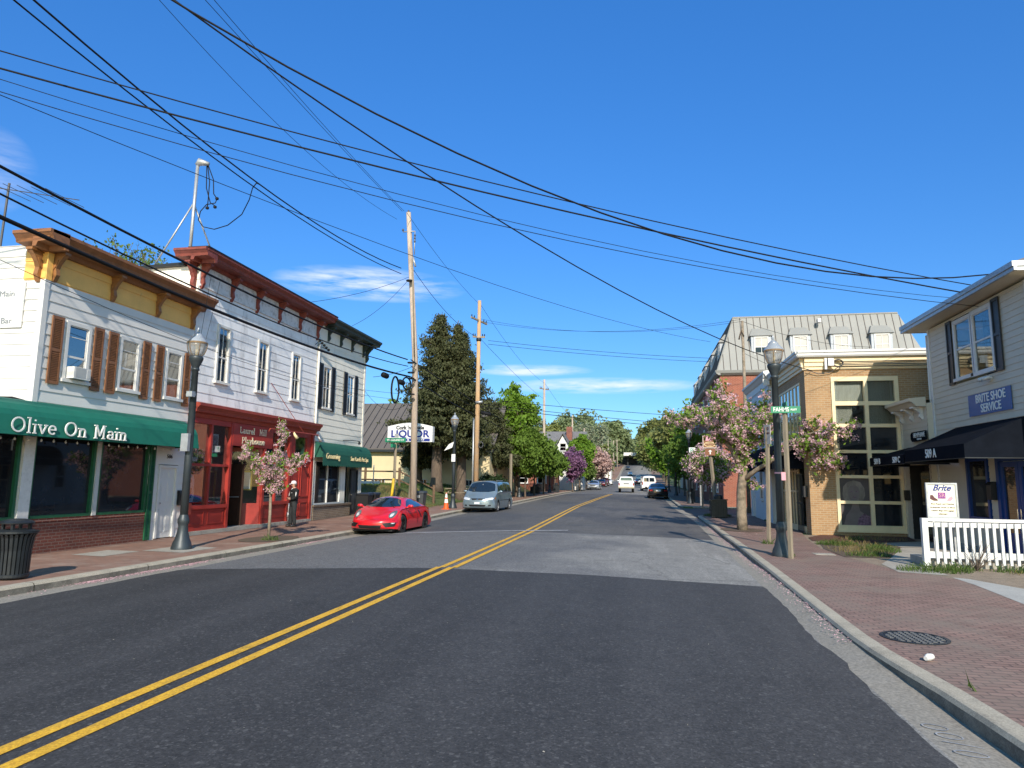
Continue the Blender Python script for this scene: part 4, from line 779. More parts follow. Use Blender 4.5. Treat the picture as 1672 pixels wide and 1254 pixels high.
text('lettering','509 A',.34,FRt.P(20.75,2.69,1.507),(-1,0,0),white_letter,aw,sx=.85,bold=.004)
bs=flat('shop_sign',FRt,19.36,21.68,3.79,4.40,.03,sign_blue,'blue sign reading BRITE SHOE SERVICE on the beige clapboards above the black awning','sign'); bs.data.materials[0]=sign_blue
text('lettering','BRITE SHOE',.33,FRt.P(20.42,4.235,.05),(-1,0,0),white_letter,bs,sx=.92,bold=.004); text('lettering','SERVICE',.33,FRt.P(20.42,3.955,.05),(-1,0,0),white_letter,bs,sx=.92,bold=.004)
t=thing('security_light',FRt.P(20.35,4.75,.05),'white twin security floodlight just above the blue shoe service sign','lamp'); m=MB(); m.disc(FRt.P(20.35,4.72,.03),(1,0,0),.07,.05); m.build('base',white_trim,t)
for a in (20.2,20.52): m=MB(); m.tube([FRt.P(20.35,4.72,.06),FRt.P(a,4.74,.12),FRt.P(a+(.1 if a<20.3 else -.02),4.70,.24)],[.02,.045,.065],10); m.build('lamp_head',white_trim,t,smooth=True)
m=MB(); m.fb(FRt,20.55,20.8,1.45,1.85,.02,.16); m.prof(FRt,[(.02,1.85),(.18,1.85),(.12,1.93),(.02,1.94)],20.54,20.81); tag(m.build('wall_mailbox',black_plastic),'black mailbox between the blue door and the blue shop window','mailbox')
# ---- low link shop
FH=FX(9.3,-1)
C2=thing('small_clapboard_shop',(9.3,24.2,0),'low beige clapboard shop squeezed between the shoe repair and the tan brick building','building')
m=MB(); siding(m,FH,24.18,26.46,0,4.4,.17,[(24.3,25.95,0,2.5)],lap=.014); m.quad((9.3,24.18,4.6),(20,24.18,4.6),(20,26.46,4.6),(9.3,26.46,4.6)); m.quad((9.3,24.18,0),(9.5,24.18,0),(9.5,24.18,4.5),(9.3,24.18,4.5)); m.fb(FH,26.34,26.47,0,4.4,.0,.03); m.build('wall',siding_beige,C2)
m=MB(); m.prof(FH,[(0,4.38),(.3,4.40),(.42,4.52),(.5,4.56),(.5,4.66),(0,4.70)],24.2,26.48); m.build('cornice',siding_beige,C2)
for a in (24.5,25.3,26.2): bracket(C2,FH,a,4.40,.42,.34,.12,siding_white)
m=MB(); m.fb(FH,24.3,25.95,0,2.5,-.5,-.45); m.fb(FH,24.3,24.36,0,2.5,-.5,.0); m.fb(FH,25.89,25.95,0,2.5,-.5,0); m.build('entrance_recess',interior,C2)
shopwin(C2,FH,24.42,25.2,.03,2.3,dark_metal,store_glass,.06,c=-.2,name='glass_door'); door(C2,Fr((9.62,0,0),(0,1,0),(-1,0,0)),25.27,25.83,.03,2.2,dark_metal,casing=.03)
aw=awnbox(C2,FH,22.72,25.85,3.12,2.74,2.46,1.3,awning_black,topa=(24.2,25.85))
text('lettering','509 C',.27,FH.P(23.35,2.60,1.307),(-1,0,0),white_letter,aw,sx=.95,bold=.004); text('lettering','509 B',.27,FH.P(25.1,2.60,1.307),(-1,0,0),white_letter,aw,sx=.95,bold=.004)
m=MB(); m.face(FH,[(24.1,3.30),(25.25,3.28),(25.35,3.36),(25.35,3.52),(25.25,3.60),(24.1,3.60)],.08,.12); hs=m.build('shop_sign',awning_black); tag(hs,'small black sign reading HEMPHAVE on the low clapboard shop over the awning','sign'); text('lettering','HEMPHAVE',.23,FH.P(24.62,3.47,.125),(-1,0,0),white_letter,hs,sx=.82); text('lettering','WELLNESS',.08,FH.P(24.62,3.34,.125),(-1,0,0),white_letter,hs)
m=MB(); m.fb(FH,26.0,26.2,1.3,1.65,.02,.15); tag(m.build('wall_mailbox',black_plastic),'black mailbox on the narrow clapboard wall beside the tan brick corner','mailbox')
# ---- tan brick building
FT=FY(26.5); FTs=FX(6.12,-1)
C3=thing('tan_brick_building',(6.12,26.5,0),'two storey tan brick building with a tall cream framed window grid','building')
m=MB(); siding(m,FT,6.12,14,-.1,6.02,5,[(7.02,9.3,.22,5.74)],lap=0); siding(m,FTs,26.5,32.2,-.1,6.02,5,[(27.3,31.7,3.55,5.66),(27.2,31.9,0,2.95)],lap=0); m.quad((14,26.5,0),(14,32.2,0),(14,32.2,6.3),(14,26.5,6.3)); m.quad((6.12,26.5,6.5),(14,26.5,6.5),(14,32.2,6.5),(6.12,32.2,6.5)); m.build('wall',brick_tan,C3)
m=MB(); pr=[(0,6.02),(.05,6.02),(.05,6.12),(.10,6.14),(.10,6.28),(.15,6.30),(.15,6.46),(0,6.46)]; m.prof(FT,pr,6.12,14); m.prof(FTs,[(c_,b_-.003) for c_,b_ in pr],26.5,32.2); m.build('frieze',frame_cream,C3)
m=MB(); pr=[(0,6.462),(.26,6.462),(.30,6.52),(.30,6.60),(.34,6.62),(.34,6.70),(0,6.72)]; m.prof(FT,pr,5.85,14); m.prof(FTs,[(c_,b_-.003) for c_,b_ in pr],26.25,32.3); m.build('cornice',white_trim,C3)
fr=MB(); rows=[.22,.39,1.14,1.25,2.05,2.16,2.95,3.06,3.88,4.01,4.68,4.83,5.58,5.74]; X=[7.02,7.13,8.13,8.26,9.16,9.3]
for x0,x1 in ((X[0],X[1]),(X[2],X[3]),(X[4],X[5])): fr.fb(FT,x0,x1,.22,5.74,-.12,.05)
for i in range(0,14,2):
    for x0,x1 in ((X[1],X[2]),(X[3],X[4])): fr.fb(FT,x0,x1,rows[i],rows[i+1],-.12,.045)
fr.fb(FT,6.98,9.34,.14,.22,-.1,.09)
fr=fr.build('window_grid',frame_cream,C3)
for r in range(6):
    for c in range(2):
        x0,x1=(X[1],X[2]) if c==0 else (X[3],X[4]); b0,b1=rows[1+2*r],rows[2+2*r]
        m=MB(); m.fb(FT,x0,x1,b0,b1,-.06,-.05); m.build('pane',window_glass if r>3 else store_glass,fr)
        if r>3:
            m=MB(); n_=26; k0,k1=(0,1) if r==5 or c==1 else (0,.62)
            for j in range(n_):
                t0=x0+(x1-x0)*(k0+(k1-k0)*j/n_);t1=x0+(x1-x0)*(k0+(k1-k0)*(j+.9)/n_); m.quad(FT.P(t0,b0,-.14),FT.P(t1,b0,-.165),FT.P(t1,b1-.0,-.165),FT.P(t0,b1,-.14))
            m.build('blind',curtain_blind,fr)
m=MB(); m.quad(FT.P(7,3.9,-.8),FT.P(9.3,3.9,-.8),FT.P(9.3,5.7,-.8),FT.P(7,5.7,-.8)); m.quad(FT.P(7,5.7,-.8),FT.P(9.3,5.7,-.8),FT.P(9.3,5.7,-.1),FT.P(7,5.7,-.1)); m.build('room_wall',interior,fr)
t=thing('window_portrait',FT.P(7.63,.4,-.04),'dim two-pane portrait of a light-haired woman filling the lower left window panes','poster')
P_=lambda r,pts:[(X[1]+u,rows[1+2*r]+v) for u,v in pts]
m=MB(); m.fb(FT,X[1],X[2],rows[3],rows[4],-.048,-.046); m.fb(FT,X[1],X[2],rows[1],rows[2],-.048,-.046); m.build('backing',portrait_dim,t)
m=MB(); m.face(FT,P_(1,[(.14,.0),(.10,.25),(.14,.5),(.28,.66),(.5,.72),(.72,.66),(.84,.45),(.86,.2),(.78,0)]),-.046,-.043); m.build('hair',portrait_hair,t)
m=MB(); m.face(FT,P_(1,[(.36,0),(.30,.14),(.29,.36),(.38,.52),(.52,.56),(.64,.48),(.68,.3),(.64,.1),(.54,0)]),-.043,-.040); m.face(FT,P_(0,[(.10,0),(.2,.35),(.36,.55),(.42,.75),(.62,.75),(.66,.5),(.95,.3),(1.0,0)]),-.046,-.043); m.build('face',portrait_skin,t)
m=MB(); m.face(FT,P_(1,[(.36,.33),(.42,.35),(.47,.33),(.42,.31)]),-.040,-.038); m.face(FT,P_(1,[(.53,.33),(.58,.35),(.63,.33),(.58,.31)]),-.040,-.038); m.face(FT,P_(1,[(.42,.13),(.50,.15),(.57,.13),(.5,.10)]),-.040,-.038); m.face(FT,P_(0,[(.55,0),(.6,.25),(.8,.42),(.98,.3),(1.0,0)]),-.043,-.040); m.build('features',poster_purple,t)
# street side
m=MB(); 
for k in range(8): a=27.3+k*(4.4-.06)/7; m.fb(FTs,a,a+.06,3.55,5.66,-.03,.02)
for b in (3.55,4.45,5.58): m.fb(FTs,27.36,31.64,b,b+.08,-.03,.018)
w_=m.build('street_window',frame_cream,C3)
for k in range(7):
    a=27.36+k*(4.4-.06)/7
    for b0,b1 in ((3.64,4.45),(4.54,5.58)): m=MB(); m.fb(FTs,a,a+4.34/7-.06,b0,b1,-.02,-.01); m.build('pane',blue_glass,w_)
m=MB(); m.fb(FTs,27.2,31.9,-.05,.25,-.12,.02)
for k in range(8): a=28.2+k*.52; m.fb(FTs,a,a+.06,.25,2.95,-.05,.02)
m.fb(FTs,28.26,31.84,1.5,1.58,-.05,.018); m.fb(FTs,28.26,31.84,2.3,2.36,-.05,.018)
m.build('storefront_frame',frame_cream,C3); m=MB(); m.fb(FTs,28.2,31.9,.25,2.95,-.03,-.02); m.build('shop_glass',store_glass,C3); m=MB(); m.fb(FTs,27.2,28.2,.0,2.95,-.6,-.55); m.build('entrance_recess',store_glass,C3)
m=MB()
for k in range(7): a=27.22+k*.15; m.tube([FTs.P(a,.05,.1),FTs.P(a,2.2,.1)],.012,5)
m.fb(FTs,27.2,28.15,1.1,1.14,.08,.12); m.fb(FTs,27.2,28.15,2.16,2.2,.08,.12); m.fb(FTs,27.2,28.15,.05,.09,.08,.12); m.build('iron_gate',dark_metal,C3)
m=MB(); q=[(0,3.5)]+[(1.1*math.sin(R(t)),2.75+.75*math.cos(R(t))) for t in range(15,91,15)]+[(1.12,2.38)]; m.prof(FTs,q+[(c-.012,b-.012) for c,b in q[::-1]],27.3,34.2)
for a in (27.3,34.2): m.prof(FTs,q+[(0,2.38)],a-.006,a+.006)
aw=m.build('awning',awning_black,C3); m=MB(); m.fb(FTs,27.3,34.2,2.73,2.745,1.112,1.118); m.build('piping',grey_post,aw); text('lettering','511',.26,FTs.P(31.8,2.58,1.125),(-1,0,0),white_letter,aw,bold=.004); text('lettering','the salon',.14,FTs.P(30.9,2.56,1.125),(-1,0,0),grey_post,aw)
t=thing('electric_meter',FT.P(6.95,6.1,.1),'grey electrical box with coiled cables on the cream band of the tan brick corner','electrical box'); m=MB(); m.fb(FT,6.80,6.88,6.0,6.42,.15,.22); m.fb(FT,6.9,7.1,6.12,6.4,.15,.30); m.build('box',galv,t)
m=MB(); 
for k in range(5): m.tube([FT.P(7.25+.17*math.cos(R(a)),6.22+.13*math.sin(R(a)),.2+.02*k) for a in range(0,361,20)],.018,5)
for k in range(4): m.tube([FT.P(7.35,6.12+.05*k,.17),FT.P(9.5,6.10+.06*k+.02*(k%2),.165),FT.P(12,6.14+.05*k,.17)],.012,5)
m.tube([FT.P(6.2,6.0,.15),FT.P(6.6,5.85,.1),FT.P(7.0,5.9,.1),FT.P(7.3,6.1,.2)],.014,5); m.build('cable_coil',cable_grey,t,smooth=True)
m=MB(); m.fb(FTs,26.8,27.0,1.35,1.75,.02,.14); tag(m.build('wall_mailbox',black_plastic),'black box on the street side of the tan brick corner','mailbox')
# ---- white clapboard building
FW=FX(5.9,-1)
C4=thing('white_clapboard_building',(5.9,32.3,0),'pale blue-white clapboard building with a heavy white cornice beyond the tan brick one','building')
m=MB(); siding(m,FW,32.25,38.2,.0,6.3,.2,[(34.6,35.4,1.0,2.5),(36.9,37.7,.1,2.3)],lap=.016); siding(m,FY(32.25),5.9,16,0,6.4,.2,lap=.016); siding(m,FY(38.2,1),5.9,16,0,6.4,.2,lap=.016); m.quad((5.9,32.25,6.6),(16,32.25,6.6),(16,38.2,6.6),(5.9,38.2,6.6)); m.build('wall',siding_blue,C4)
m=MB(); pr=[(0,6.25),(.05,6.25),(.05,6.55),(.12,6.6),(.2,6.75),(.26,6.78),(.26,6.88),(0,6.92)]; m.prof(FW,pr,32.0,38.4); m.prof(FY(32.25),[(c_,b_-.003) for c_,b_ in pr],5.65,16); m.build('cornice',white_trim,C4)
window(C4,FW,34.68,35.32,1.08,2.42,white_trim,'h',glass=store_glass); window(C4,FW,33.8,34.5,4.1,5.7,white_trim,'h',glass=store_glass); window(C4,FW,36.9,37.6,4.1,5.7,white_trim,'h',glass=store_glass); door(C4,FW,36.98,37.62,.15,2.25,white_trim)
m=MB(); m.fb(FW,38.08,38.22,.0,6.25,.0,.03); m.fb(FW,32.26,32.38,0,6.25,0,.03); m.build('corner_board',white_trim,C4)
# ---- brick building with the mansard roof
X0,Y0,Y1,X1=5.75,49.0,76.0,19.2; FB=FY(Y0); FBs=FX(X0,-1)
C5=thing('mansard_brick_building',(X0,Y0,.25),'large red brick building with a tall grey metal mansard roof and dormers','building')
bw_=[(a,a+1.0,b,b+1.7) for b in (1.2,4.6,7.2) for a in (52,56.5,61,65.5,70)]
m=MB(); siding(m,FB,X0,X1,0,9.3,12,lap=0); siding(m,FBs,Y0,Y1,0,9.3,12,bw_,lap=0); m.quad((X1,Y0,0),(X1,Y1,0),(X1,Y1,9.3),(X1,Y0,9.3)); m.quad((X0,Y1,0),(X1,Y1,0),(X1,Y1,9.3),(X0,Y1,9.3)); m.build('wall',brick_orange,C5)
m=MB(); m.fb(FB,X0-.04,X1,3.6,3.85,-.1,.06); m.fb(FBs,Y0-.05,Y1,3.6,3.85,-.1,.06); m.build('belt_course',brick_dark,C5)
for a0,a1,b0,b1 in bw_: window(C5,FBs,a0,a1,b0,b1,white_trim,'h',glass=store_glass)
m=MB(); m.prof(FB,[(0,9.3),(.12,9.3),(.3,9.45),(.35,9.62),(0,9.7)],X0-.3,X1+.3); m.prof(FBs,[(0,9.3),(.12,9.3),(.3,9.45),(.35,9.62),(0,9.7)],Y0-.3,Y1+.3); m.build('cornice',metal_roof,C5)
zr=13.75; ins=1.35; q0=[(X0-.2,Y0-.2,9.65),(X1+.2,Y0-.2,9.65),(X1+.2,Y1+.2,9.65),(X0-.2,Y1+.2,9.65)]; q1=[(X0+ins-.15,Y0+ins,zr),(X1-ins+.1,Y0+ins,zr),(X1-ins,Y1-ins,zr),(X0+ins-.15,Y1-ins,zr)]
m=MB(); 
for i in range(4): m.quad(q0[i],q0[(i+1)%4],q1[(i+1)%4],q1[i])
m.quad(*q1); rf=m.build('mansard_roof',metal_roof,C5)
m=MB()
def lerp(a,b,t): return tuple(a[i]+(b[i]-a[i])*t for i in range(3))
for i,n_ in ((0,30),(3,56)):
    a,b,c,d=q0[i],q0[(i+1)%4],q1[(i+1)%4],q1[i]
    for k in range(1,n_):
        t=k/n_; lo=lerp(a,b,t); # seams rise straight up the slope until they meet a hip
        if i==0:
            hit=1.0
            if lo[0]<q1[0][0]: hit=(lo[0]-q0[0][0])/(q1[0][0]-q0[0][0])
            if lo[0]>q1[1][0]: hit=(q0[1][0]-lo[0])/(q0[1][0]-q1[1][0])
            hi=(lo[0],Y0-.2+(ins+.2)*hit,9.65+(zr-9.65)*hit)
        else:
            hit=1.0
            if lo[1]<q1[0][1]: hit=(lo[1]-q0[0][1])/(q1[0][1]-q0[0][1])
            if lo[1]>q1[3][1]: hit=(q0[3][1]-lo[1])/(q0[3][1]-q1[3][1])
            hi=(X0-.2+(ins+.05)*hit,lo[1],9.65+(zr-9.65)*hit)
        m.tube([lo,hi],.028,4,cap=False)
m.build('standing_seams',roof_grey,rf)
m=MB(); m.tube([q1[0],q1[1]],.07,6); m.tube([q1[0],q1[3]],.07,6); m.tube([q0[0],q1[0]],.05,6); m.build('ridge_cap',metal_roof,rf)
dormer_blue=plain('dormer_grey',(.40,.43,.47),.6,var=.05)
def dormer(F,a,b,w_=1.35,h=2.2):
    m=MB(); dp=-1.6
    m.fb(F,a-w_/2,a+w_/2,b,b+h*.72,dp,.05); d=m.build('dormer',dormer_blue,C5)
    m=MB(); lo=[F.P(a-w_/2-.12,b+h*.72,.17),F.P(a+w_/2+.12,b+h*.72,.17),F.P(a+w_/2+.12,b+h*.72,dp),F.P(a-w_/2-.12,b+h*.72,dp)]; hi=[F.P(a-w_/2+.16,b+h,-.35),F.P(a+w_/2-.16,b+h,-.35),F.P(a+w_/2-.16,b+h,dp),F.P(a-w_/2+.16,b+h,dp)]; m.prism(lo,hi); m.build('dormer_roof',metal_roof,d)
    m=MB(); x0,x1,z0,z1=a-.42,a+.42,b+.12,b+h*.66
    m.fb(F,x0-.07,x0,z0,z1,.05,.11);m.fb(F,x1,x1+.07,z0,z1,.05,.11);m.fb(F,x0-.07,x1+.07,z1,z1+.07,.05,.11);m.fb(F,x0-.1,x1+.1,z0-.07,z0,.05,.13);m.fb(F,x0,x1,(z0+z1)/2-.025,(z0+z1)/2+.025,.05,.09);m.fb(F,a-.015,a+.015,z0,z1,.05,.085); m.build('window_frame',white_trim,d)
    m=MB(); m.fb(F,x0,x1,z0,(z0+z1)/2,.05,.06); m.build('pane',store_glass if abs(a-8.6)<.5 else curtain_pale,d); m=MB(); m.fb(F,x0,x1,(z0+z1)/2,z1,.05,.06); m.build('pane',curtain_pale,d)
FD1=FY(Y0+.35); FD2=FX(X0+.3,-1)
for a in (8.65,11.25,13.9,16.5): dormer(FD1,a,10.55)
for a in (51.5,56.5,62,68,73.5): dormer(FD2,a,10.45)
m=MB(); q=FD1.P(12.6,13.2,-.4); m.box(q.x-.1,q.x+.12,q.y-.3,q.y+.1,q.z-.15,q.z+.1); m.build('roof_vent',galv,C5)
aw=awnbox(C5,FBs,57.5,63,4.4,3.7,3.3,1.2,plain('awning_teal',(.01,.07,.08),.8),name='awning')
# ================================================================ far side buildings
D1=thing('liquor_store_building',(-22,55,1.2),'long pale yellow building with a steep brown metal roof behind the trees','building')
FQ=FY(55.0); m=MB(); siding(m,FQ,-52,-12.0,.4,4.45,12,[(-18.6,-17.9,2.6,3.5),(-14.7,-14.1,2.6,3.5)],lap=0); siding(m,FX(-12.0,1),55,66,.2,4.45,12,lap=0); m.quad((-12,55,4.45),(-12,66,4.45),(-12,60.5,8.6)); m.build('wall',plain('stucco_yellow',(.62,.52,.32),.9,var=.06,scale=.8,dirt=((.45,.37,.22),.8,.6)),D1)
m=MB(); m.hexa([(-52.3,54.5,4.25),(-11.6,54.5,4.25),(-11.6,60.5,8.75),(-52.3,60.5,8.75),(-52.3,54.5,4.4),(-11.6,54.5,4.4),(-11.6,60.5,8.9),(-52.3,60.5,8.9)]); m.hexa([(-52.3,66.5,4.25),(-11.6,66.5,4.25),(-11.6,60.5,8.75),(-52.3,60.5,8.75),(-52.3,66.5,4.4),(-11.6,66.5,4.4),(-11.6,60.5,8.9),(-52.3,60.5,8.9)]); rf=m.build('roof',roof_grey,D1)
m=MB(); x=-52
while x<-11.8: m.tube([(x,54.5,4.42),(x,60.45,8.88)],.035,4,cap=False); x+=.62
m.build('standing_seams',dark_metal,rf); m=MB(); m.fb(FY(54.5),-52,-11.6,4.1,4.3,-.4,.02); m.build('eave_board',dark_metal,D1)
for a in (-21.6,-17.9,-14): 
    f=MB(); f.fb(FQ,a-.62,a+.62,1.35,1.4,-.05,.04); f.fb(FQ,a-.62,a+.62,1.82,1.87,-.05,.04)
    for k in range(5): f.fb(FQ,a-.62+.3*k,a-.58+.3*k,1.4,1.82,-.05,.04)
    f=f.build('basement_window',white_trim,D1); g=MB(); g.fb(FQ,a-.6,a+.6,1.4,1.82,.0,.01); g.build('pane',dark_glass,f)
window(D1,FQ,-18.5,-18.0,2.68,3.42,white_trim,'hv',glass=store_glass); window(D1,FQ,-14.65,-14.15,2.68,3.42,white_trim,'hv',glass=store_glass)
def gable_house(label,x0,x1,y0,y1,zw,zp,wm,rm,z0,ridge='x',name='house',cat='house',chim=None,wins=()):
    t=thing(name,((x0+x1)/2,y0,z0),label,cat); m=MB(); m.box(x0,x1,y0,y1,z0,zw)
    if ridge=='x': m.quad((x0,y0,zw),(x0,y1,zw),(x0,(y0+y1)/2,zp)); m.quad((x1,y0,zw),(x1,y1,zw),(x1,(y0+y1)/2,zp))
    else: m.quad((x0,y0,zw),(x1,y0,zw),((x0+x1)/2,y0,zp)); m.quad((x0,y1,zw),(x1,y1,zw),((x0+x1)/2,y1,zp))
    m.build('wall',wm,t); m=MB(); o=.4
    if ridge=='x':
        ym=(y0+y1)/2
        for ya in (y0-o,y1+o): m.hexa([(x0-o,ya,zw-.2),(x1+o,ya,zw-.2),(x1+o,ym,zp),(x0-o,ym,zp),(x0-o,ya,zw-.05),(x1+o,ya,zw-.05),(x1+o,ym,zp+.15),(x0-o,ym,zp+.15)])
    else:
        xm=(x0+x1)/2
        for xa in (x0-o,x1+o): m.hexa([(xa,y0-o,zw-.2),(xa,y1+o,zw-.2),(xm,y1+o,zp),(xm,y0-o,zp),(xa,y0-o,zw-.05),(xa,y1+o,zw-.05),(xm,y1+o,zp+.15),(xm,y0-o,zp+.15)])
    rf=m.build('roof',rm,t)
    if chim: m=MB(); m.box(chim[0]-.4,chim[0]+.4,chim[1]-.4,chim[1]+.4,zw,chim[2]); m.build('chimney',brick_red,rf)
    for (F,a,b,c,d) in wins: window(t,F,a,b,c,d,white_trim,'h',glass=store_glass,casing=.1)
    return t
h=gable_house('white house with a grey roof and brick chimney behind the left street trees',-17,-7.6,95,103,5.9,8.9,siding_white,shingle,.7,chim=(-9.6,97.5,9.6))
m=MB(); m.quad((-11.6,94.9,5.2),(-8.6,94.9,5.2),(-10.1,94.9,8.3)); m.box(-11.6,-8.6,93.5,94.88,.7,5.5); m.quad((-11.6,93.5,5.5),(-8.6,93.5,5.5),(-10.1,93.5,8.2)); m.build('front_gable',siding_white,h); m=MB()
for s in (-1,1): m.hexa([(-10.1+s*1.8,93.1,5.15),(-10.1,93.1,8.35),(-10.1,99,8.35),(-10.1+s*1.8,99,5.15),(-10.1+s*1.8,93.1,5.3),(-10.1,93.1,8.5),(-10.1,99,8.5),(-10.1+s*1.8,99,5.3)])
m.build('gable_roof',shingle,h); window(h,FY(93.5),-10.5,-9.7,6.0,7.0,white_trim,'h',glass=store_glass)
gable_house('low brown-walled house with white trim behind the left pavement trees',-16,-10.3,84,91,3.4,5.6,brick_orange,shingle,.6,wins=[(FY(84),-14.5,-13.5,1.6,2.8),(FY(84),-12.2,-11.2,1.6,2.8)])
gable_house('white gabled shed behind the purple redbud tree',-11.5,-8.2,112,118,4.0,6.0,siding_white,shingle,.8,ridge='y')
t=thing('filling_station_canopy',(2,352,11),'white flat canopy of a filling station at the far end of the street','canopy'); m=MB(); m.box(-7,7,345,357,15.0,16.6); m.build('canopy_roof',sign_white,t); m=MB(); [m.box(x-.3,x+.3,350-.3,350.3,9,15.0) for x in (-5,0,5)]; m.build('column_row',dark_metal,t); m=MB(); m.box(-8,8,357.5,364,9,14.5); m.build('kiosk_wall',interior,t)
gable_house('pale house at the far end of the street beyond the left trees',-16,-9,235,245,7.5,10,siding_cream,brick_dark,2.5)
gable_house('tan low shopfront behind the right street trees',6.8,16,80,100,4.8,6.8,brick_tan,shingle,.5,name='shop_building',cat='building')
gable_house('pale building far down the right pavement behind the trees',7.5,18,104,128,5.5,7.5,siding_beige,shingle,.8,name='shop_building',cat='building')
# ================================================================ street furniture
def lamp(x,y,label,z=None,s=.93):
    z=gz(y) if z is None else z; t=thing('street_lamp',(x,y,z),label,'street lamp','black street lamps with glass globes'); c=(x,y,z)
    m=MB(); m.lathe(c,[(.27*s,0),(.27*s,.06),(.25*s,.10),(.24*s,.16),(.19*s,.26),(.145*s,.42),(.125*s,.58),(.13*s,.62),(.15*s,.66),(.15*s,.74),(.125*s,.80),(.11*s,.86)],16); autosmooth(m.build('base',lamp_paint,t))
    m=MB(); m.lathe(c,[(.105*s,.8),(.098*s,2.4),(.085*s,4.55),(.11*s,4.56),(.11*s,4.6),(.09*s,4.63)],14); m.build('post',lamp_paint,t,smooth=True)
    m=MB(); m.lathe(c,[(.09*s,4.6),(.10*s,4.66),(.16*s,4.78),(.19*s,4.86),(.19*s,4.90),(.17*s,4.93)],16); autosmooth(m.build('collar',lamp_paint,t))
    m=MB(); m.lathe(c,[(.13*s,4.92),(.19*s,4.98),(.24*s,5.10),(.262*s,5.22),(.262*s,5.27)],20); m.build('globe',globe_glass,t,smooth=True)
    m=MB(); m.lathe(c,[(.275*s,5.255),(.28*s,5.29),(.265*s,5.305)],20)
    for k in range(6):
        a=R(60*k+20); m.tube([(x+r*s*math.cos(a),y+r*s*math.sin(a),z+h) for r,h in ((.135,4.93),(.2,4.99),(.248,5.10),(.268,5.22),(.272,5.28))],.011,5)
    m.build('cage',plain('bronze_trim',(.20,.13,.07),.5) if 'bronze_trim' not in MATS else MATS['bronze_trim'],t)
    m=MB(); m.lathe(c,[(.265*s,5.30),(.24*s,5.36),(.16*s,5.43),(.14*s,5.45),(.13*s,5.50),(.06*s,5.55),(.03*s,5.58),(.04*s,5.62),(.015*s,5.70)],20); autosmooth(m.build('cap',globe_glass if x<4 and y<20 and False else MATS.get('cap_milky') or plain('cap_milky',(.27,.30,.34),.25,spec=.8),t))
    m=MB(); m.lathe(c,[(.035,4.95),(.045,5.2),(.03,5.26)],8); m.build('bulb',cream_letter,t); return t
L1=lamp(-11.32,15.72,'street lamp on the left pavement between the green awning and the red theatre front')
m=MB(); m.box(-11.42,-11.22,15.5,15.6,2.45,2.9); m.build('control_box',galv,L1); m=MB(); m.box(-11.45,-11.19,15.60,15.64,3.88,3.94); m.box(-11.34,-11.18,15.46,15.6,3.84,3.98); m.build('clamp',galv,L1)
LR=lamp(3.56,18.6,'nearest street lamp on the right pavement beside the FAHMS sign post')
m=MB(); m.lathe((3.56,18.6,0),[(.108,2.07),(.108,2.11)],14); m.build('pink_tape',pink_ink,LR)
LA=lamp(-10.85,39.7,'street lamp behind the orange cone on the left pavement'); m=MB(); m.box(-10.95,-10.72,39.5,39.56,2.9,3.35); m.build('white_notice',sign_white,LA); m=MB(); m.hexa([(-11.45,39.6,3.55),(-10.95,39.6,3.75),(-10.95,39.66,3.75),(-11.45,39.66,3.55),(-11.15,39.6,3.95),(-10.85,39.6,4.1),(-10.85,39.66,4.1),(-11.15,39.66,3.95)]); m.build('banner_arm',sign_white,LA)
lamp(-10.5,60.8,'street lamp on the left pavement just beyond the silver minivan'); lamp(-9.7,76,'street lamp between the left pavement trees before the silver parked car')
lamp(3.85,53.4,'street lamp on the right pavement at the far corner of the alley'); lamp(3.9,74,'street lamp among the right pavement trees beside the black parked car'); lamp(3.95,92,'farthest street lamp on the right pavement behind the black parked car')
def wbin(x,y,label,z=None):
    z=gz(y) if z is None else z; t=thing('litter_bin',(x,y,z),label,'litter bin'); c=(x,y,z); m=MB(); n=26
    for k in range(n):
        a=2*math.pi*k/n; pts=[(x+r*math.cos(a),y+r*math.sin(a),z+h) for r,h in ((.245,.06),(.255,.5),(.285,.72),(.325,.80))]
        for p,q in zip(pts,pts[1:]):
            tx,ty=-math.sin(a)*.021,math.cos(a)*.021; ox,oy=math.cos(a)*.006,math.sin(a)*.006
            m.hexa([(p[0]-tx-ox,p[1]-ty-oy,p[2]),(p[0]+tx-ox,p[1]+ty-oy,p[2]),(p[0]+tx+ox,p[1]+ty+oy,p[2]),(p[0]-tx+ox,p[1]-ty+oy,p[2]),(q[0]-tx-ox,q[1]-ty-oy,q[2]),(q[0]+tx-ox,q[1]+ty-oy,q[2]),(q[0]+tx+ox,q[1]+ty+oy,q[2]),(q[0]-tx+ox,q[1]-ty+oy,q[2])])
    m.build('slats',dark_metal,t); m=MB(); m.lathe(c,[(.25,.03),(.262,.05),(.262,.09),(.25,.10)],26); m.lathe(c,[(.31,.78),(.345,.795),(.345,.83),(.30,.835)],26); m.build('rings',dark_metal,t)
    m=MB(); m.lathe(c,[(.22,.05),(.235,.75),(.2,.76),(.19,.2),(.02,.18)],20); m.build('liner',black_plastic,t)
    m=MB(); m.lathe(c,[(.30,.82),(.27,.85),(.17,.86),(.16,.80)],24)
    for k in range(4): a=R(90*k+30); m.box(x+.2*math.cos(a)-.022,x+.2*math.cos(a)+.022,y+.2*math.sin(a)-.022,y+.2*math.sin(a)+.022,z+.84,z+.97)
    m.lathe(c,[(.262,.955),(.265,.975),(.22,1.01),(.12,1.035),(.01,1.04)],24); autosmooth(m.build('rain_hood',dark_metal,t)); return t
wbin(-10.79,10.45,'black slatted litter bin with a rain hood near the left kerb by the green awning'); 
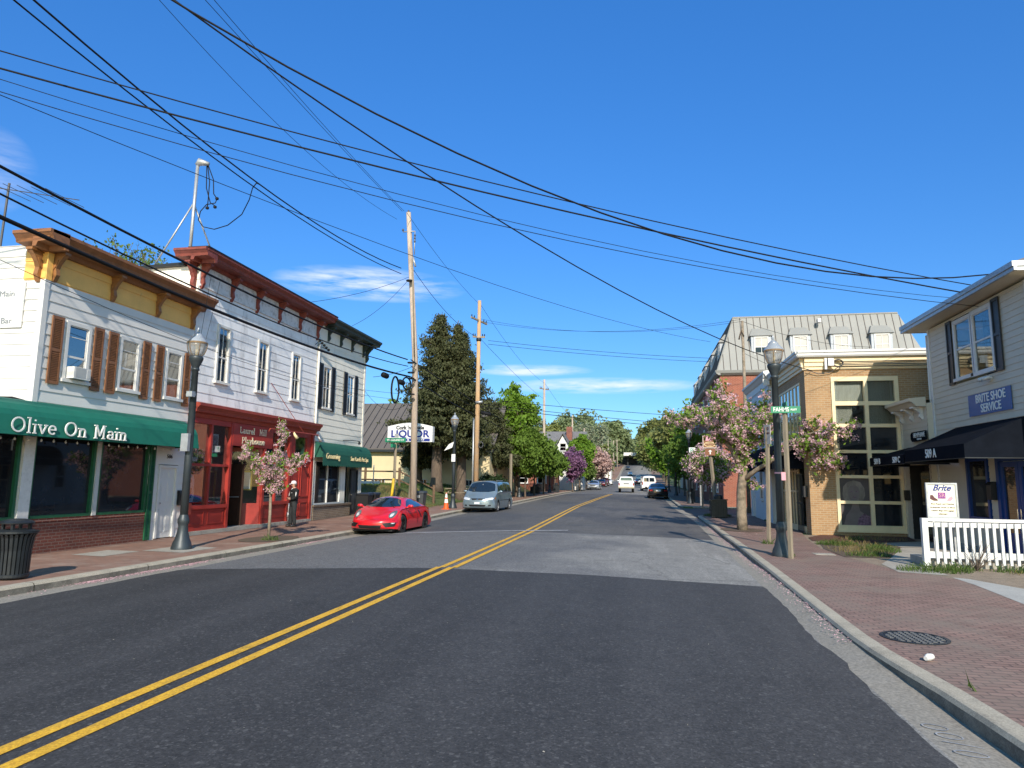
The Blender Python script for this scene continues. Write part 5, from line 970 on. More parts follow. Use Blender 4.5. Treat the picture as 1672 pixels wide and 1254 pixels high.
def sbin(x,y,label,w_=.36,h=.86,name='litter_bin',cat='litter bin'):
    z=gz(y); t=thing(name,(x,y,z),label,cat); m=MB(); m.box(x-w_,x+w_,y-w_,y+w_,z+.03,z+h)
    for k in range(9):
        a=-w_+.04+k*(2*w_-.08)/8
        for s in (-1,1): m.box(x+a-.012,x+a+.012,y+s*(w_+.008)-.012,y+s*(w_+.008)+.012,z+.05,z+h-.04); m.box(x+s*(w_+.008)-.012,x+s*(w_+.008)+.012,y+a-.012,y+a+.012,z+.05,z+h-.04)
    m.build('body',dark_metal,t); m=MB(); m.box(x-w_-.05,x+w_+.05,y-w_-.05,y+w_+.05,z+h,z+h+.05); m.lathe((x,y,z+h+.05),[(w_*.62,0),(w_*.62,.16),(w_*.5,.22),(w_*.1,.25)],14); m.build('lid',dark_metal,t); return t
sbin(3.95,35.9,'square black litter bin on the right pavement by the brown direction sign post')
sbin(-9.3,79,'black litter bin beyond the left pavement trees',.3,.8)
sbin(4.1,56.5,'black litter bin beside the far alley lamp on the right pavement',.3,.8); sbin(-10.8,72.5,'dark planter bin under the left street trees',.45,.7,'planter','planter')
def wheelie(x,y,label,rot=0,mat=bin_grey):
    z=T(x,y); t=thing('wheeled_bin',(x,y,z),label,'wheeled bin'); m=MB(); w0,w1=.24,.31
    m.hexa([(x-w0,y-w0,z+.08),(x+w0,y-w0,z+.08),(x+w0,y+w0,z+.08),(x-w0,y+w0,z+.08),(x-w1,y-w1,z+.98),(x+w1,y-w1,z+.98),(x+w1,y+w1,z+.98),(x-w1,y+w1,z+.98)]); m.build('body',mat,t)
    m=MB(); m.hexa([(x-.34,y-.34,z+.98),(x+.34,y-.34,z+.98),(x+.34,y+.36,z+.98),(x-.34,y+.36,z+.98),(x-.30,y-.28,z+1.05),(x+.30,y-.28,z+1.05),(x+.30,y+.36,z+1.09),(x-.30,y+.36,z+1.09)]); m.build('lid',mat,t)
    m=MB(); [m.disc((x+s*.27,y+.24,z+.11),(1,0,0),.11,.06,14) for s in (-1,1)]; m.build('wheels',tyre,t)
    if mat is bin_grey: m=MB(); m.box(x-.12,x+.12,y-.345,y-.31,z+.72,z+.86); m.build('badge',galv,t)
    return t
wheelie(-11.75,36.1,'tall grey wheeled bin beside the big utility pole behind the red car')
wheelie(-12.95,31.3,'black wheeled bin against the grooming shop behind the red car',mat=black_plastic); wheelie(-12.9,32.1,'black wheeled bin nearer the shop corner, partly behind the red car',mat=black_plastic)
t=thing('traffic_cone',(-10.95,38.6,.14),'orange traffic cone with a white band beside the minivan','traffic cone'); m=MB(); m.box(-11.17,-10.73,38.38,38.82,.13,.17); m.build('base',orange_plastic,t); m=MB(); m.lathe((-10.95,38.6,.16),[(.16,0),(.115,.35)],16); m.lathe((-10.95,38.6,.16),[(.085,.57),(.075,.65)],16); m.lathe((-10.95,38.6,.16),[(.045,.87),(.025,.92)],16); m.build('cone',orange_plastic,t,smooth=False); m=MB(); m.lathe((-10.95,38.6,.16),[(.115,.35),(.085,.57)],16); m.lathe((-10.95,38.6,.16),[(.075,.65),(.045,.87)],16); m.build('white_band',reflective_white,t)
m=MB(); m.fb(FX(-13.0),34.8,35.0,0,1,0,0.01)
for i,(x,y,l,h) in enumerate(((-13.55,36.5,'yellow bollard leaning left of the wooden sign post',1.75),(-12.95,38.2,'yellow bollard between the two wooden sign posts',1.35),(-12.1,36.9,'yellow bollard half hidden by the big utility pole',1.15))):
    t=thing('bollard',(x,y,gz(y)),l,'bollard','yellow bollards by the parking lot'); m=MB(); z=gz(y); dx=.12 if i==0 else 0; m.tube([(x,y,z),(x+dx,y,z+h-.05),(x+dx,y,z+h)],[.08,.08,.045],12); m.build('post',bollard_yellow,t,smooth=True)
    if i==2: m=MB(); m.lathe((x,y,z),[(.084,.55),(.084,.8)],12); m.build('band',reflective_white,t)
def wpost(name,label,cat,p0,p1,r=.06,mat=wood_post,sq=True):
    m=MB(); m.tube([p0,p1],r,4 if sq else 10); o=m.build('post',mat); return o
# sign posts on the left
def signpost(name,loc,label,cat,top,r=.065,mat=wood_post,sq=True,lean=(0,0)):
    t=thing(name,loc,label,cat); m=MB(); m.tube([loc,(loc[0]+lean[0],loc[1]+lean[1],top)],r,4 if sq else 8,True); m.build('post',mat,t); return t
def board(root,name,F,a0,a1,b0,b1,c,mat,words=(),th=.02):
    m=MB(); m.fb(F,a0,a1,b0,b1,c,c+th); b=m.build(name,mat,root)
    for (s,size,a,z,mt,sx) in words: text('lettering',s,size,F.P(a,z,c+th+.002),F.n,mt,b,sx=sx,bold=.002)
    return b
t=signpost('street_sign',(-13.75,37.5,.12),'green WOODLAND CT street name sign on a square wooden post left of the big pole','street sign',4.0,.085,lean=(.0,0)); F=FY(37.4)
board(t,'name_plate',F,-14.35,-13.1,3.93,4.18,.0,sign_green,[('WOODLAND CT',.14,-13.72,4.055,white_letter,.95)]); board(t,'sign_back',F,-13.78,-13.55,4.2,4.42,.0,galv); m=MB(); m.box(-13.82,-13.70,36.9,37.9,3.62,3.82); m.build('cross_plate',sign_green,t)
signpost('wooden_post',(-12.85,37.5,.12),'leaning square grey wooden post between the street sign and the utility pole','post',4.0,.09,lean=(.25,0))
signpost('wooden_post',(-9.75,52.5,T(-9.75,52.5)),'grey square post with a small red box right of the minivan','post',3.9,.11)
m=MB(); m.box(-10.2,-9.95,52.4,52.6,1.9,2.4); 
# liquor sign
t=thing('liquor_sign',(-14.2,43,.9),'white illuminated box sign with an arched top reading Cork n Bottle LIQUOR','sign'); F=FY(43.0); a0,a1,b0,b1=-16.35,-13.25,4.28,5.30
top=[(a1-(a1-a0)*i/10,b1+.24*math.sin(math.pi*i/10)) for i in range(11)]; m=MB(); m.face(F,[(a0,b0),(a1,b0)]+top,-.45,.0); bx=m.build('sign_box',sign_white,t)
text('lettering',"Cork 'n Bottle",.33,F.P(-14.8,5.21,.004),(0,-1,0),black_letter,bx,bold=.014,sx=1.0); text('lettering','LIQUOR',.64,F.P(-14.8,4.79,.004),(0,-1,0),navy_letter,bx,bold=.02,sx=1.12)
m=MB(); m.fb(F,-16.2,-13.42,4.32,4.50,.0,.006); band=m.build('blue_band',navy_letter,bx); text('lettering','CASH  &  LOTTERY',.17,F.P(-14.72,4.41,.009),(0,-1,0),white_letter,band,sx=1.3,bold=.003)
m=MB(); m.tube([(-14.6,43.2,.8),(-14.6,43.2,4.3)],.09,8); m.build('pole',dark_metal,t)
# sign posts on the right
t=signpost('street_sign',(3.66,18.05,0),'green street name sign reading FAHMS ALLEY on a grey wooden post beside the right lamp','street sign',3.62,.062); F=FY(17.98)
board(t,'name_plate',F,3.32,4.02,3.575,3.745,.0,sign_green,[('FAHMS',.15,3.56,3.66,white_letter,.82),('ALLEY',.062,3.86,3.66,white_letter,.9)]); m=MB(); m.box(3.655,3.675,17.8,18.3,3.755,3.85); m.build('cross_plate',sign_green,t); m=MB(); m.box(3.5,3.6,17.95,17.97,1.9,2.1); m.build('sticker',pink_ink,t)
t=signpost('parking_sign',(3.9,22.3,0),'leaning square wooden post carrying a tall grey parking plate left of the right lamp','parking sign',3.55,.062,lean=(.06,-.15)); F=FY(22.1)
board(t,'parking_plate',Fr((3.96,22.12,0),(.42,-.91,0),(-.91,-.42,0)),-.16,.16,3.02,3.62,.0,plain('plate_grey',(.36,.35,.34),.6),[('NO',.12,0,3.5,brown_ink,1),('PARKING',.06,0,3.36,brown_ink,1)])
m=MB(); m.box(3.78,3.82,17.9,17.92,1,1.01)
t=signpost('direction_sign',(3.92,36.4,.1),'leaning post with a brown heritage sign and a brown straight-ahead arrow','direction sign',4.15,.09,lean=(-.32,0)); F=FY(36.25)
b=board(t,'brown_panel',F,3.28,3.98,3.58,4.28,.0,sign_brown); m=MB()
for x0,x1,z0,z1 in ((3.30,3.96,3.60,3.62),(3.30,3.96,4.24,4.26),(3.30,3.32,3.62,4.24),(3.94,3.96,3.62,4.24)): m.fb(F,x0,x1,z0,z1,.02,.026)
m.build('border',paper,b); m=MB(); m.face(F,[(3.42,3.98),(3.72,3.96),(3.78,4.2),(3.46,4.22)],.02,.027); m.build('pink_mark',pink_ink,b); m=MB(); o=arc(3.64,3.79,.28,.13,0,360,24); i_=arc(3.64,3.79,.25,.105,0,360,24)
for k in range(24): m.quad(F.P(*o[k],.028),F.P(*o[k+1],.028),F.P(*i_[k+1],.028),F.P(*i_[k],.028))
m.build('oval',cream_letter,b); text('lettering','HERITAGE',.09,F.P(3.64,3.82,.026),(0,-1,0),cream_letter,b); text('lettering','TRAIL',.07,F.P(3.64,3.73,.026),(0,-1,0),cream_letter,b)
b=board(t,'arrow_panel',F,3.40,3.90,3.22,3.56,.0,sign_brown); m=MB(); m.face(F,[(3.62,3.28),(3.68,3.28),(3.68,3.42),(3.75,3.42),(3.65,3.51),(3.55,3.42),(3.62,3.42)],.02,.026); m.build('arrow',paper,b)
t=signpost('parking_sign',(4.15,46.9,gz(47)),'white and green parking plates on a post at the alley corner','parking sign',4.2,.06); F=FY(46.7); board(t,'white_plate',F,3.35,3.75,3.7,4.15,0,sign_white,[('P',.4,3.52,3.94,sign_green,1)]); board(t,'green_plate',F,3.55,4.4,3.35,3.6,0,sign_green)
signpost('wooden_post',(4.35,50.2,gz(50)),'plain white-grey post on the far alley corner','post',2.7,.07,mat=plain('post_pale',(.42,.42,.40),.8))
# shop board and white railing
t=thing('white_railing',(6.3,17.0,0),'white painted wooden railing in front of the shoe repair shop','railing'); F=FY(17.0)
m=MB(); m.fb(F,6.25,8.9,1.02,1.09,-.06,.06); m.build('top_rail',white_trim,t); m=MB(); m.fb(F,6.35,8.9,.22,.36,.0,.04); m.build('bottom_rail',white_trim,t); m=MB(); m.fb(F,6.35,8.9,.90,1.0,.0,.04); m.build('upper_rail',white_trim,t)
for x in (6.31,8.55): m=MB(); m.fb(F,x-.06,x+.06,.0,1.02,-.06,.055); m.build('post',white_trim,t)
x=6.52
while x<8.5: m=MB(); m.fb(F,x-.028,x+.028,.10,1.0,.042,.08); m.build('baluster',white_trim,t); x+=.146
m=MB(); m.box(6.4,9.4,17.1,18.2,.0,.18); tag(m.build('concrete_step',concrete_dirty),'low concrete landing behind the white railing','step')
t=thing('shop_board',(6.85,17.5,1.0),'cream advertising board headed Brite with shoe pictures behind the white railing','sign'); F=FY(17.35)
m=MB(); a0,a1,b0,b1=6.52,7.18,1.08,1.88
for q in ((a0,a0+.04,b0,b1),(a1-.04,a1,b0,b1),(a0+.04,a1-.04,b0,b0+.04),(a0+.04,a1-.04,b1-.04,b1)): m.fb(F,*q,-.03,.03)
m.fb(F,a0+.1,a0+.14,0,b0,-.02,.02); m.fb(F,a1-.14,a1-.1,0,b0,-.02,.02); m.build('frame',galv,t); m=MB(); m.fb(F,a0+.04,a1-.04,b0+.04,b1-.04,-.01,.01); b=m.build('panel',board_cream,t)
text('lettering','Brite',.19,F.P(6.85,1.76,.013),(0,-1,0),navy_letter,b,shear=.4,bold=.004); m=MB(); m.fb(F,6.77,6.93,1.52,1.66,.01,.016); m.build('purple_block',purple_ink,b); text('lettering','SR',.12,F.P(6.85,1.59,.018),(0,-1,0),pink_ink,b)
m=MB(); m.face(F,[(6.60,1.52),(6.61,1.60),(6.66,1.60),(6.70,1.54),(6.76,1.50),(6.76,1.47),(6.68,1.47),(6.62,1.50)],.01,.016); m.build('shoe_picture',brown_ink,b); m=MB(); m.face(F,[(6.95,1.47),(7.0,1.55),(7.07,1.58),(7.08,1.52),(7.03,1.47)],.01,.016); m.build('shoe_picture',pink_ink,b)
for z,s in ((1.40,'Shoe Repair and Cleaning'),(1.32,'Orthopedic Work on Shoes'),(1.25,'Leather Bags and Luggage'),(1.17,'OPEN DAILY')): text('lettering',s,.042,F.P(6.85,z,.013),(0,-1,0),brown_ink,b,sx=1.1 if z>1.2 else .8)
# small clutter
t=thing('paper_cup',(2.95,8.05,.0),'small crumpled white paper cup on the right brick pavement below the manhole','litter'); m=MB(); m.tube([(2.90,8.02,.035),(2.94,8.06,.04),(2.99,8.10,.04)],[.022,.036,.03],9); m.build('cup',old_trim,t)
rng=random.Random(11)
m=MB()
def fleck(x,y,z,s):
    a=rng.uniform(0,6.28); m.quad(*[(x+s*math.cos(a+k*1.57+rng.uniform(-.4,.4))*rng.uniform(.5,1),y+s*math.sin(a+k*1.57)*rng.uniform(.5,1),z+rng.uniform(0,.01)) for k in range(4)])
for _ in range(2600):
    y=rng.choice([rng.gauss(11.4,.25),rng.gauss(12.8,.5),rng.gauss(14.2,.35),rng.gauss(20,.6),rng.uniform(8,30)]); x=kl(y)+abs(rng.gauss(.06,.10)); fleck(x,y,gz(y)-.135,rng.uniform(.008,.02))
for _ in range(2600):
    y=rng.uniform(15,37) if rng.random()<.85 else rng.uniform(9,15); x=kr(y)-abs(rng.gauss(.02,.11)); fleck(x,y,(gz(y)-HK(y)+.004),rng.uniform(.008,.02))
for _ in range(500):
    y=rng.uniform(24,33); x=rng.uniform(3.6,5.2); fleck(x,y,gz(y)+.008,rng.uniform(.008,.018))
tag(m.build('fallen_blossom',petals),'pink fallen petals gathered along both kerbs','petals',kind='stuff')
m=MB()
for _ in range(260):
    y=rng.uniform(3,16) if rng.random()<.7 else rng.uniform(15,40); x=rng.uniform(-9.3,1.9); fleck(x,y,road_z(x,y)+.006,rng.uniform(.003,.010)*(1+y/30))
for _ in range(12): y=rng.uniform(10,14); fleck(rng.uniform(-9.2,-7.5),y,-.11,.03)
tag(m.build('road_grit',concrete),'pale grit and crumbs scattered over the road','grit',kind='stuff')
def blades(name,label,spots,mat,n,h,kind='stuff',cat='grass'):
    m=MB()
    for (cx,cy,rx,ry) in spots:
        for _ in range(int(n*rx*ry*10)):
            a=rng.uniform(0,6.28);r=math.sqrt(rng.random()); x=cx+rx*r*math.cos(a); y=cy+ry*r*math.sin(a); z=T(x,y); hh=h*rng.uniform(.4,1.2)*(1-.5*r); dx,dy=rng.gauss(0,.4)*hh,rng.gauss(0,.4)*hh; b=rng.uniform(0,3.14); wx,wy=.008*math.cos(b),.008*math.sin(b)
            m.quad((x-wx,y-wy,z),(x+wx,y+wy,z),(x+dx*.6+wx*.6,y+dy*.6+wy*.6,z+hh*.7),(x+dx,y+dy,z+hh))
    return tag(m.build(name,mat),label,cat,kind=kind)
blades('grass','green grass tufts at the foot of the white railing and along the beds',[(6.2,16.3,.75,.45),(6.9,16.7,.4,.25),(7.9,16.6,.5,.25),(3.6,18.6,.3,.2),(3.9,22.3,.25,.22),(5.8,19.2,.6,.3),(6.6,21.0,.5,.8),(5.9,22.5,.6,.6),(7.0,24.5,.25,.25),(4.0,37.2,.7,.8),(-10.6,18.7,.25,.25),(7.4,36.0,.3,.2),(5.9,33.9,.15,.2),(2.92,7.05,.03,.12)],L_grass,130,.22)
blades('dry_grass','dry pale grass and weeds on the beds and the left bank',[(5.9,20.5,.7,1.2),(6.5,22.5,.9,.7),(7.5,24.8,1.2,.4),(8.5,16.2,1.0,.2)]+[(-13.4-.9*i,38.0+1.2*j,.9,.9) for i in range(7) for j in range(4)],L_drygrass,45,.2)
blades('lawn_grass','green lawn grass on the raised bank left of the street',[(-13.3-1.5*i,38.5+1.6*j,1.1,1.1) for i in range(6) for j in range(14)],L_grass,34,.16)
t=thing('dead_shrub',(7.2,16.6,0),'leafless brown shrub growing through the white railing','shrub'); m=MB()
for _ in range(26):
    a=rng.uniform(0,6.28); r=rng.uniform(.1,.45); h=rng.uniform(.2,.65); m.tube([(7.15,16.62,0),(7.15+r*.4*math.cos(a),16.62+r*.3*math.sin(a),h*.5),(7.15+r*math.cos(a),16.62+r*.5*math.sin(a),h)],[.008,.006,.003],4)
m.build('stems',bark,t)
m=MB(); m.tube([(8.02,16.35,0),(8.04,16.37,.75)],.022,6); tag(m.build('garden_stake',bark),'short rusty stake in the gravel in front of the white railing','stake')
# chalked marks in the gutter
m=MB()
gut=lambda x:-.112-.038*(x-2.16)/.47+.003
def ring(cx,cy,rx,ry,w_=.014):
    o=arc(cx,cy,rx,ry,0,360,28); i_=arc(cx,cy,rx-w_,ry-w_,0,360,28)
    for k in range(28): m.quad(*[(p[0],p[1],gut(p[0])) for p in (o[k],o[k+1],i_[k+1],i_[k])])
ring(2.33,6.35,.10,.07); ring(2.36,6.16,.10,.07); m.quad((2.25,6.0,gut(2.25)),(2.52,5.97,gut(2.52)),(2.52,5.985,gut(2.52)),(2.25,6.015,gut(2.25))); ring(2.36,5.8,.12,.06)
tag(m.build('gutter_marking',white_paint_old),kind='structure')
# rail fence behind the parking lot
t=thing('rail_fence',(-18,44,1),'brown wooden post-and-rail fence in front of the pale yellow building','fence'); 
fx=[-30+2.4*i for i in range(8)]
for x in fx: m=MB(); z=T(x,43.5); m.tube([(x,43.5,z-.1),(x,43.5,z+1.25)],.09,8); m.build('post',fence_wood,t)
for k,h in enumerate((.45,1.0)): m=MB(); [m.tube([(x0,43.45+.05*k,T(x0,43.5)+h),(x1,43.45+.05*k,T(x1,43.5)+h)],.05,6) for x0,x1 in zip(fx,fx[1:])]; m.build('rail',fence_wood,t)
m=MB(); m.box(-26,-16.5,42.2,42.36,T(-20,42)+.2,T(-20,42)+.36); tag(m.build('parking_barrier',white_trim),'long low white timber barrier in front of the brown rail fence','barrier')
for x,y in ((-18.9,42.0),(-16.9,42.2)): 
    m=MB(); m.tube([(x,y,T(x,y)),(x,y,T(x,y)+1.9-.5*(x>-17.5))],.035,6); tag(m.build('metal_stake',galv),'thin grey metal stake %s the white barrier'%('left of the street sign by' if x<-18 else 'between the yellow bollards and'),'stake')
t=thing('white_fence',(-12,66,.4),'white board fence beyond the minivan on the left','fence'); m=MB()
for k in range(3): x=-15+1.9*k; m.box(x-.06,x+.06,57.9,58.02,T(x,58)-.1,T(x,58)+1.0)
for h in (.5,.85): m.box(-15,-11.2,57.86,57.9,T(-13,58)+h-.1,T(-13,58)+h)
m.build('boards',white_trim,t)
t=thing('iron_fence',(-10.6,80,.5),'black iron fence along the left pavement under the trees','fence'); m=MB()
for k in range(60): y=66+.45*k; m.box(-11.25,-11.22,y,y+.03,gz(y),gz(y)+1.1)
m.build('pickets',dark_metal,t); m=MB(); [m.hexa([(-11.26,66,gz(66)+h),(-11.2,66,gz(66)+h),(-11.2,93,gz(93)+h),(-11.26,93,gz(93)+h),(-11.26,66,gz(66)+h+.04),(-11.2,66,gz(66)+h+.04),(-11.2,93,gz(93)+h+.04),(-11.26,93,gz(93)+h+.04)]) for h in (.2,1.0)]; m.build('rails',dark_metal,t)
t=thing('stone_pillar',(-11.4,64.5,.4),'pale square gate pillar under the left street trees','pillar'); m=MB(); m.box(-11.65,-11.2,64.3,64.75,.35,2.1); m.build('shaft',concrete,t); m=MB(); m.box(-11.72,-11.13,64.23,64.82,2.1,2.25); m.build('capstone',concrete,t)
t=thing('picnic_table',(-13.6,51,1.3),'weathered picnic bench beneath the tall evergreens','table'); z=T(-13.6,51); m=MB(); m.box(-14.5,-12.8,50.7,51.4,z+.7,z+.76); m.build('top',wood_post,t); m=MB(); m.box(-14.5,-12.8,50.1,50.4,z+.4,z+.45); m.build('seat',wood_post,t)
for x in (-14.3,-13.0): m=MB(); m.box(x-.05,x+.05,50.2,51.3,z+.32,z+.4); m.box(x-.05,x+.05,50.95,51.05,z,z+.7); m.build('leg',wood_post,t)
# ================================================================ utility poles and cables
def upole(x,y,top,r,label,mat=wood_pole,cross=(),trans=None,name='utility_pole',lean=(0,0)):
    z=T(x,y) if y>33 else 0; t=thing(name,(x,y,z),label,'utility pole','wooden utility poles along the street'); m=MB(); m.tube([(x,y,z-.2),(x+lean[0]*.5,y,(z+top)/2),(x+lean[0],y+lean[1],top)],[r,r*.86,r*.66],12); m.build('pole',mat,t,smooth=True)
    for (h,L,ang) in cross:
        c,s=math.cos(R(ang)),math.sin(R(ang)); X=x+lean[0]*(h/top); m=MB(); m.hexa([(X-L/2*c+.05*s,y-L/2*s-.05*c,h-.06),(X+L/2*c+.05*s,y+L/2*s-.05*c,h-.06),(X+L/2*c-.05*s,y+L/2*s+.05*c,h-.06),(X-L/2*c-.05*s,y-L/2*s+.05*c,h-.06),(X-L/2*c+.05*s,y-L/2*s-.05*c,h+.06),(X+L/2*c+.05*s,y+L/2*s-.05*c,h+.06),(X+L/2*c-.05*s,y+L/2*s+.05*c,h+.06),(X-L/2*c-.05*s,y-L/2*s+.05*c,h+.06)]); m.build('crossarm',wood_post,t)
        for k in (-.46,-.3,.3,.46): m=MB(); m.lathe((X+L*k*c,y+L*k*s,h+.06),[(.03,0),(.05,.06),(.03,.1),(.045,.14),(.02,.18)],8); m.build('insulator',dark_metal,t)
    return t
P1=upole(-11.15,33.3,15.45,.18,'tallest nearest wooden utility pole beside the red sports car',lean=(-.30,-1.4))
def hard(root,items):
    for (nm,mt,f) in items: m=MB(); f(m); m.build(nm,mt,root,smooth=True)
def insul(p,n=1): return lambda m:[m.lathe((p[0],p[1],p[2]+.16*k),[(.02,-.07),(.055,-.03),(.055,.03),(.02,.07)],8) for k in range(n)]
hard(P1,[('bracket_arm',galv,lambda m:(m.tube([(-11.75,32.0,14.45),(-11.1,32.0,14.45)],.03,6),m.tube([(-11.1,32.0,14.45),(-11.1,32.0,13.2)],.025,6))),('insulator',cable_grey,insul((-11.75,32.0,14.55))),('insulator',cable_grey,insul((-11.1,32.0,13.9),3)),('insulator',cable_grey,insul((-11.45,31.9,15.5))),
 ('fuse',galv,lambda m:m.tube([(-11.2,32.1,13.1),(-11.05,32.1,12.6)],.05,8)),('cable_guard',wood_post,lambda m:m.tube([(-11.24,32.1,13.0),(-11.12,32.6,8)],.035,6)),]+[('strand_clamp',dark_metal,(lambda h:lambda m:m.lathe((-11.15-.30*h/15.45,33.3-1.4*h/15.45,h),[(.165,-.03),(.185,0),(.165,.03)],12))(h)) for h in (11.9,7.7,7.2,6.9,6.1)])
P2=upole(-11.2,47.0,14.8,.19,'second wooden utility pole, orange at its foot, rising behind the minivan',mat=wood_pole_warm,cross=[(13.3,2.4,75),(12.1,.9,20)])
hard(P2,[('riser_pipe',galv,lambda m:m.tube([(-11.42,46.85,.3),(-11.42,46.85,6.2)],.06,8)),('cable_coil',cable_grey,lambda m:m.tube([(-10.85+.16*math.cos(R(a)),46.75,4.3+.2*math.sin(R(a))) for a in range(0,361,24)],.035,6)),('terminal_box',cable_black,lambda m:m.tube([(-10.9,46.8,6.6),(-10.2,46.9,6.45)],.12,8)),('terminal_box',galv,lambda m:m.tube([(-11.3,46.8,7.3),(-10.8,46.8,7.35)],.09,8)),('pole_top_band',dark_metal,lambda m:m.lathe((-11.2,47,11.9),[(.17,-.12),(.2,0),(.17,.12)],12))])
upole(-11.25,82.6,14.3,.19,'third utility pole with a short crossarm above the left street trees',cross=[(13.1,1.8,60)])
upole(-11.25,119.5,13.4,.18,'bare pale utility pole right of the white house roof'); upole(-11.3,147,13.3,.18,'utility pole with a grey transformer beyond the white house'); hard(bpy.data.objects['utility_pole.004'] if 'utility_pole.004' in bpy.data.objects else P2,[('transformer',galv,lambda m:m.cyl((-10.9,146.9,0),.3,10.9,12.1,12))])
upole(-8.9,178,13.6,.18,'utility pole with a wide crossarm above the pink far trees',cross=[(13.0,2.8,5)]); upole(-9.5,225,15.5,.18,'distant utility pole standing at the middle of the far row',cross=[(15,2.4,5)]); upole(-9.0,262,17.5,.18,'smallest distant utility pole at the far end of the row',cross=[(17,2.4,5)]); upole(-8.6,292,19.8,.18,'last utility pole of the far row',cross=[(19.3,2.4,5)])
t=upole(6.55,43.5,11.9,.12,'slim brown service pole behind the pink cherry on the right',mat=bark_pale); hard(t,[('iron_bracket',bark,lambda m:m.tube([(6.3,43.4,10.7),(6.45,43.4,11.3),(6.6,43.4,10.9)],.05,6))])
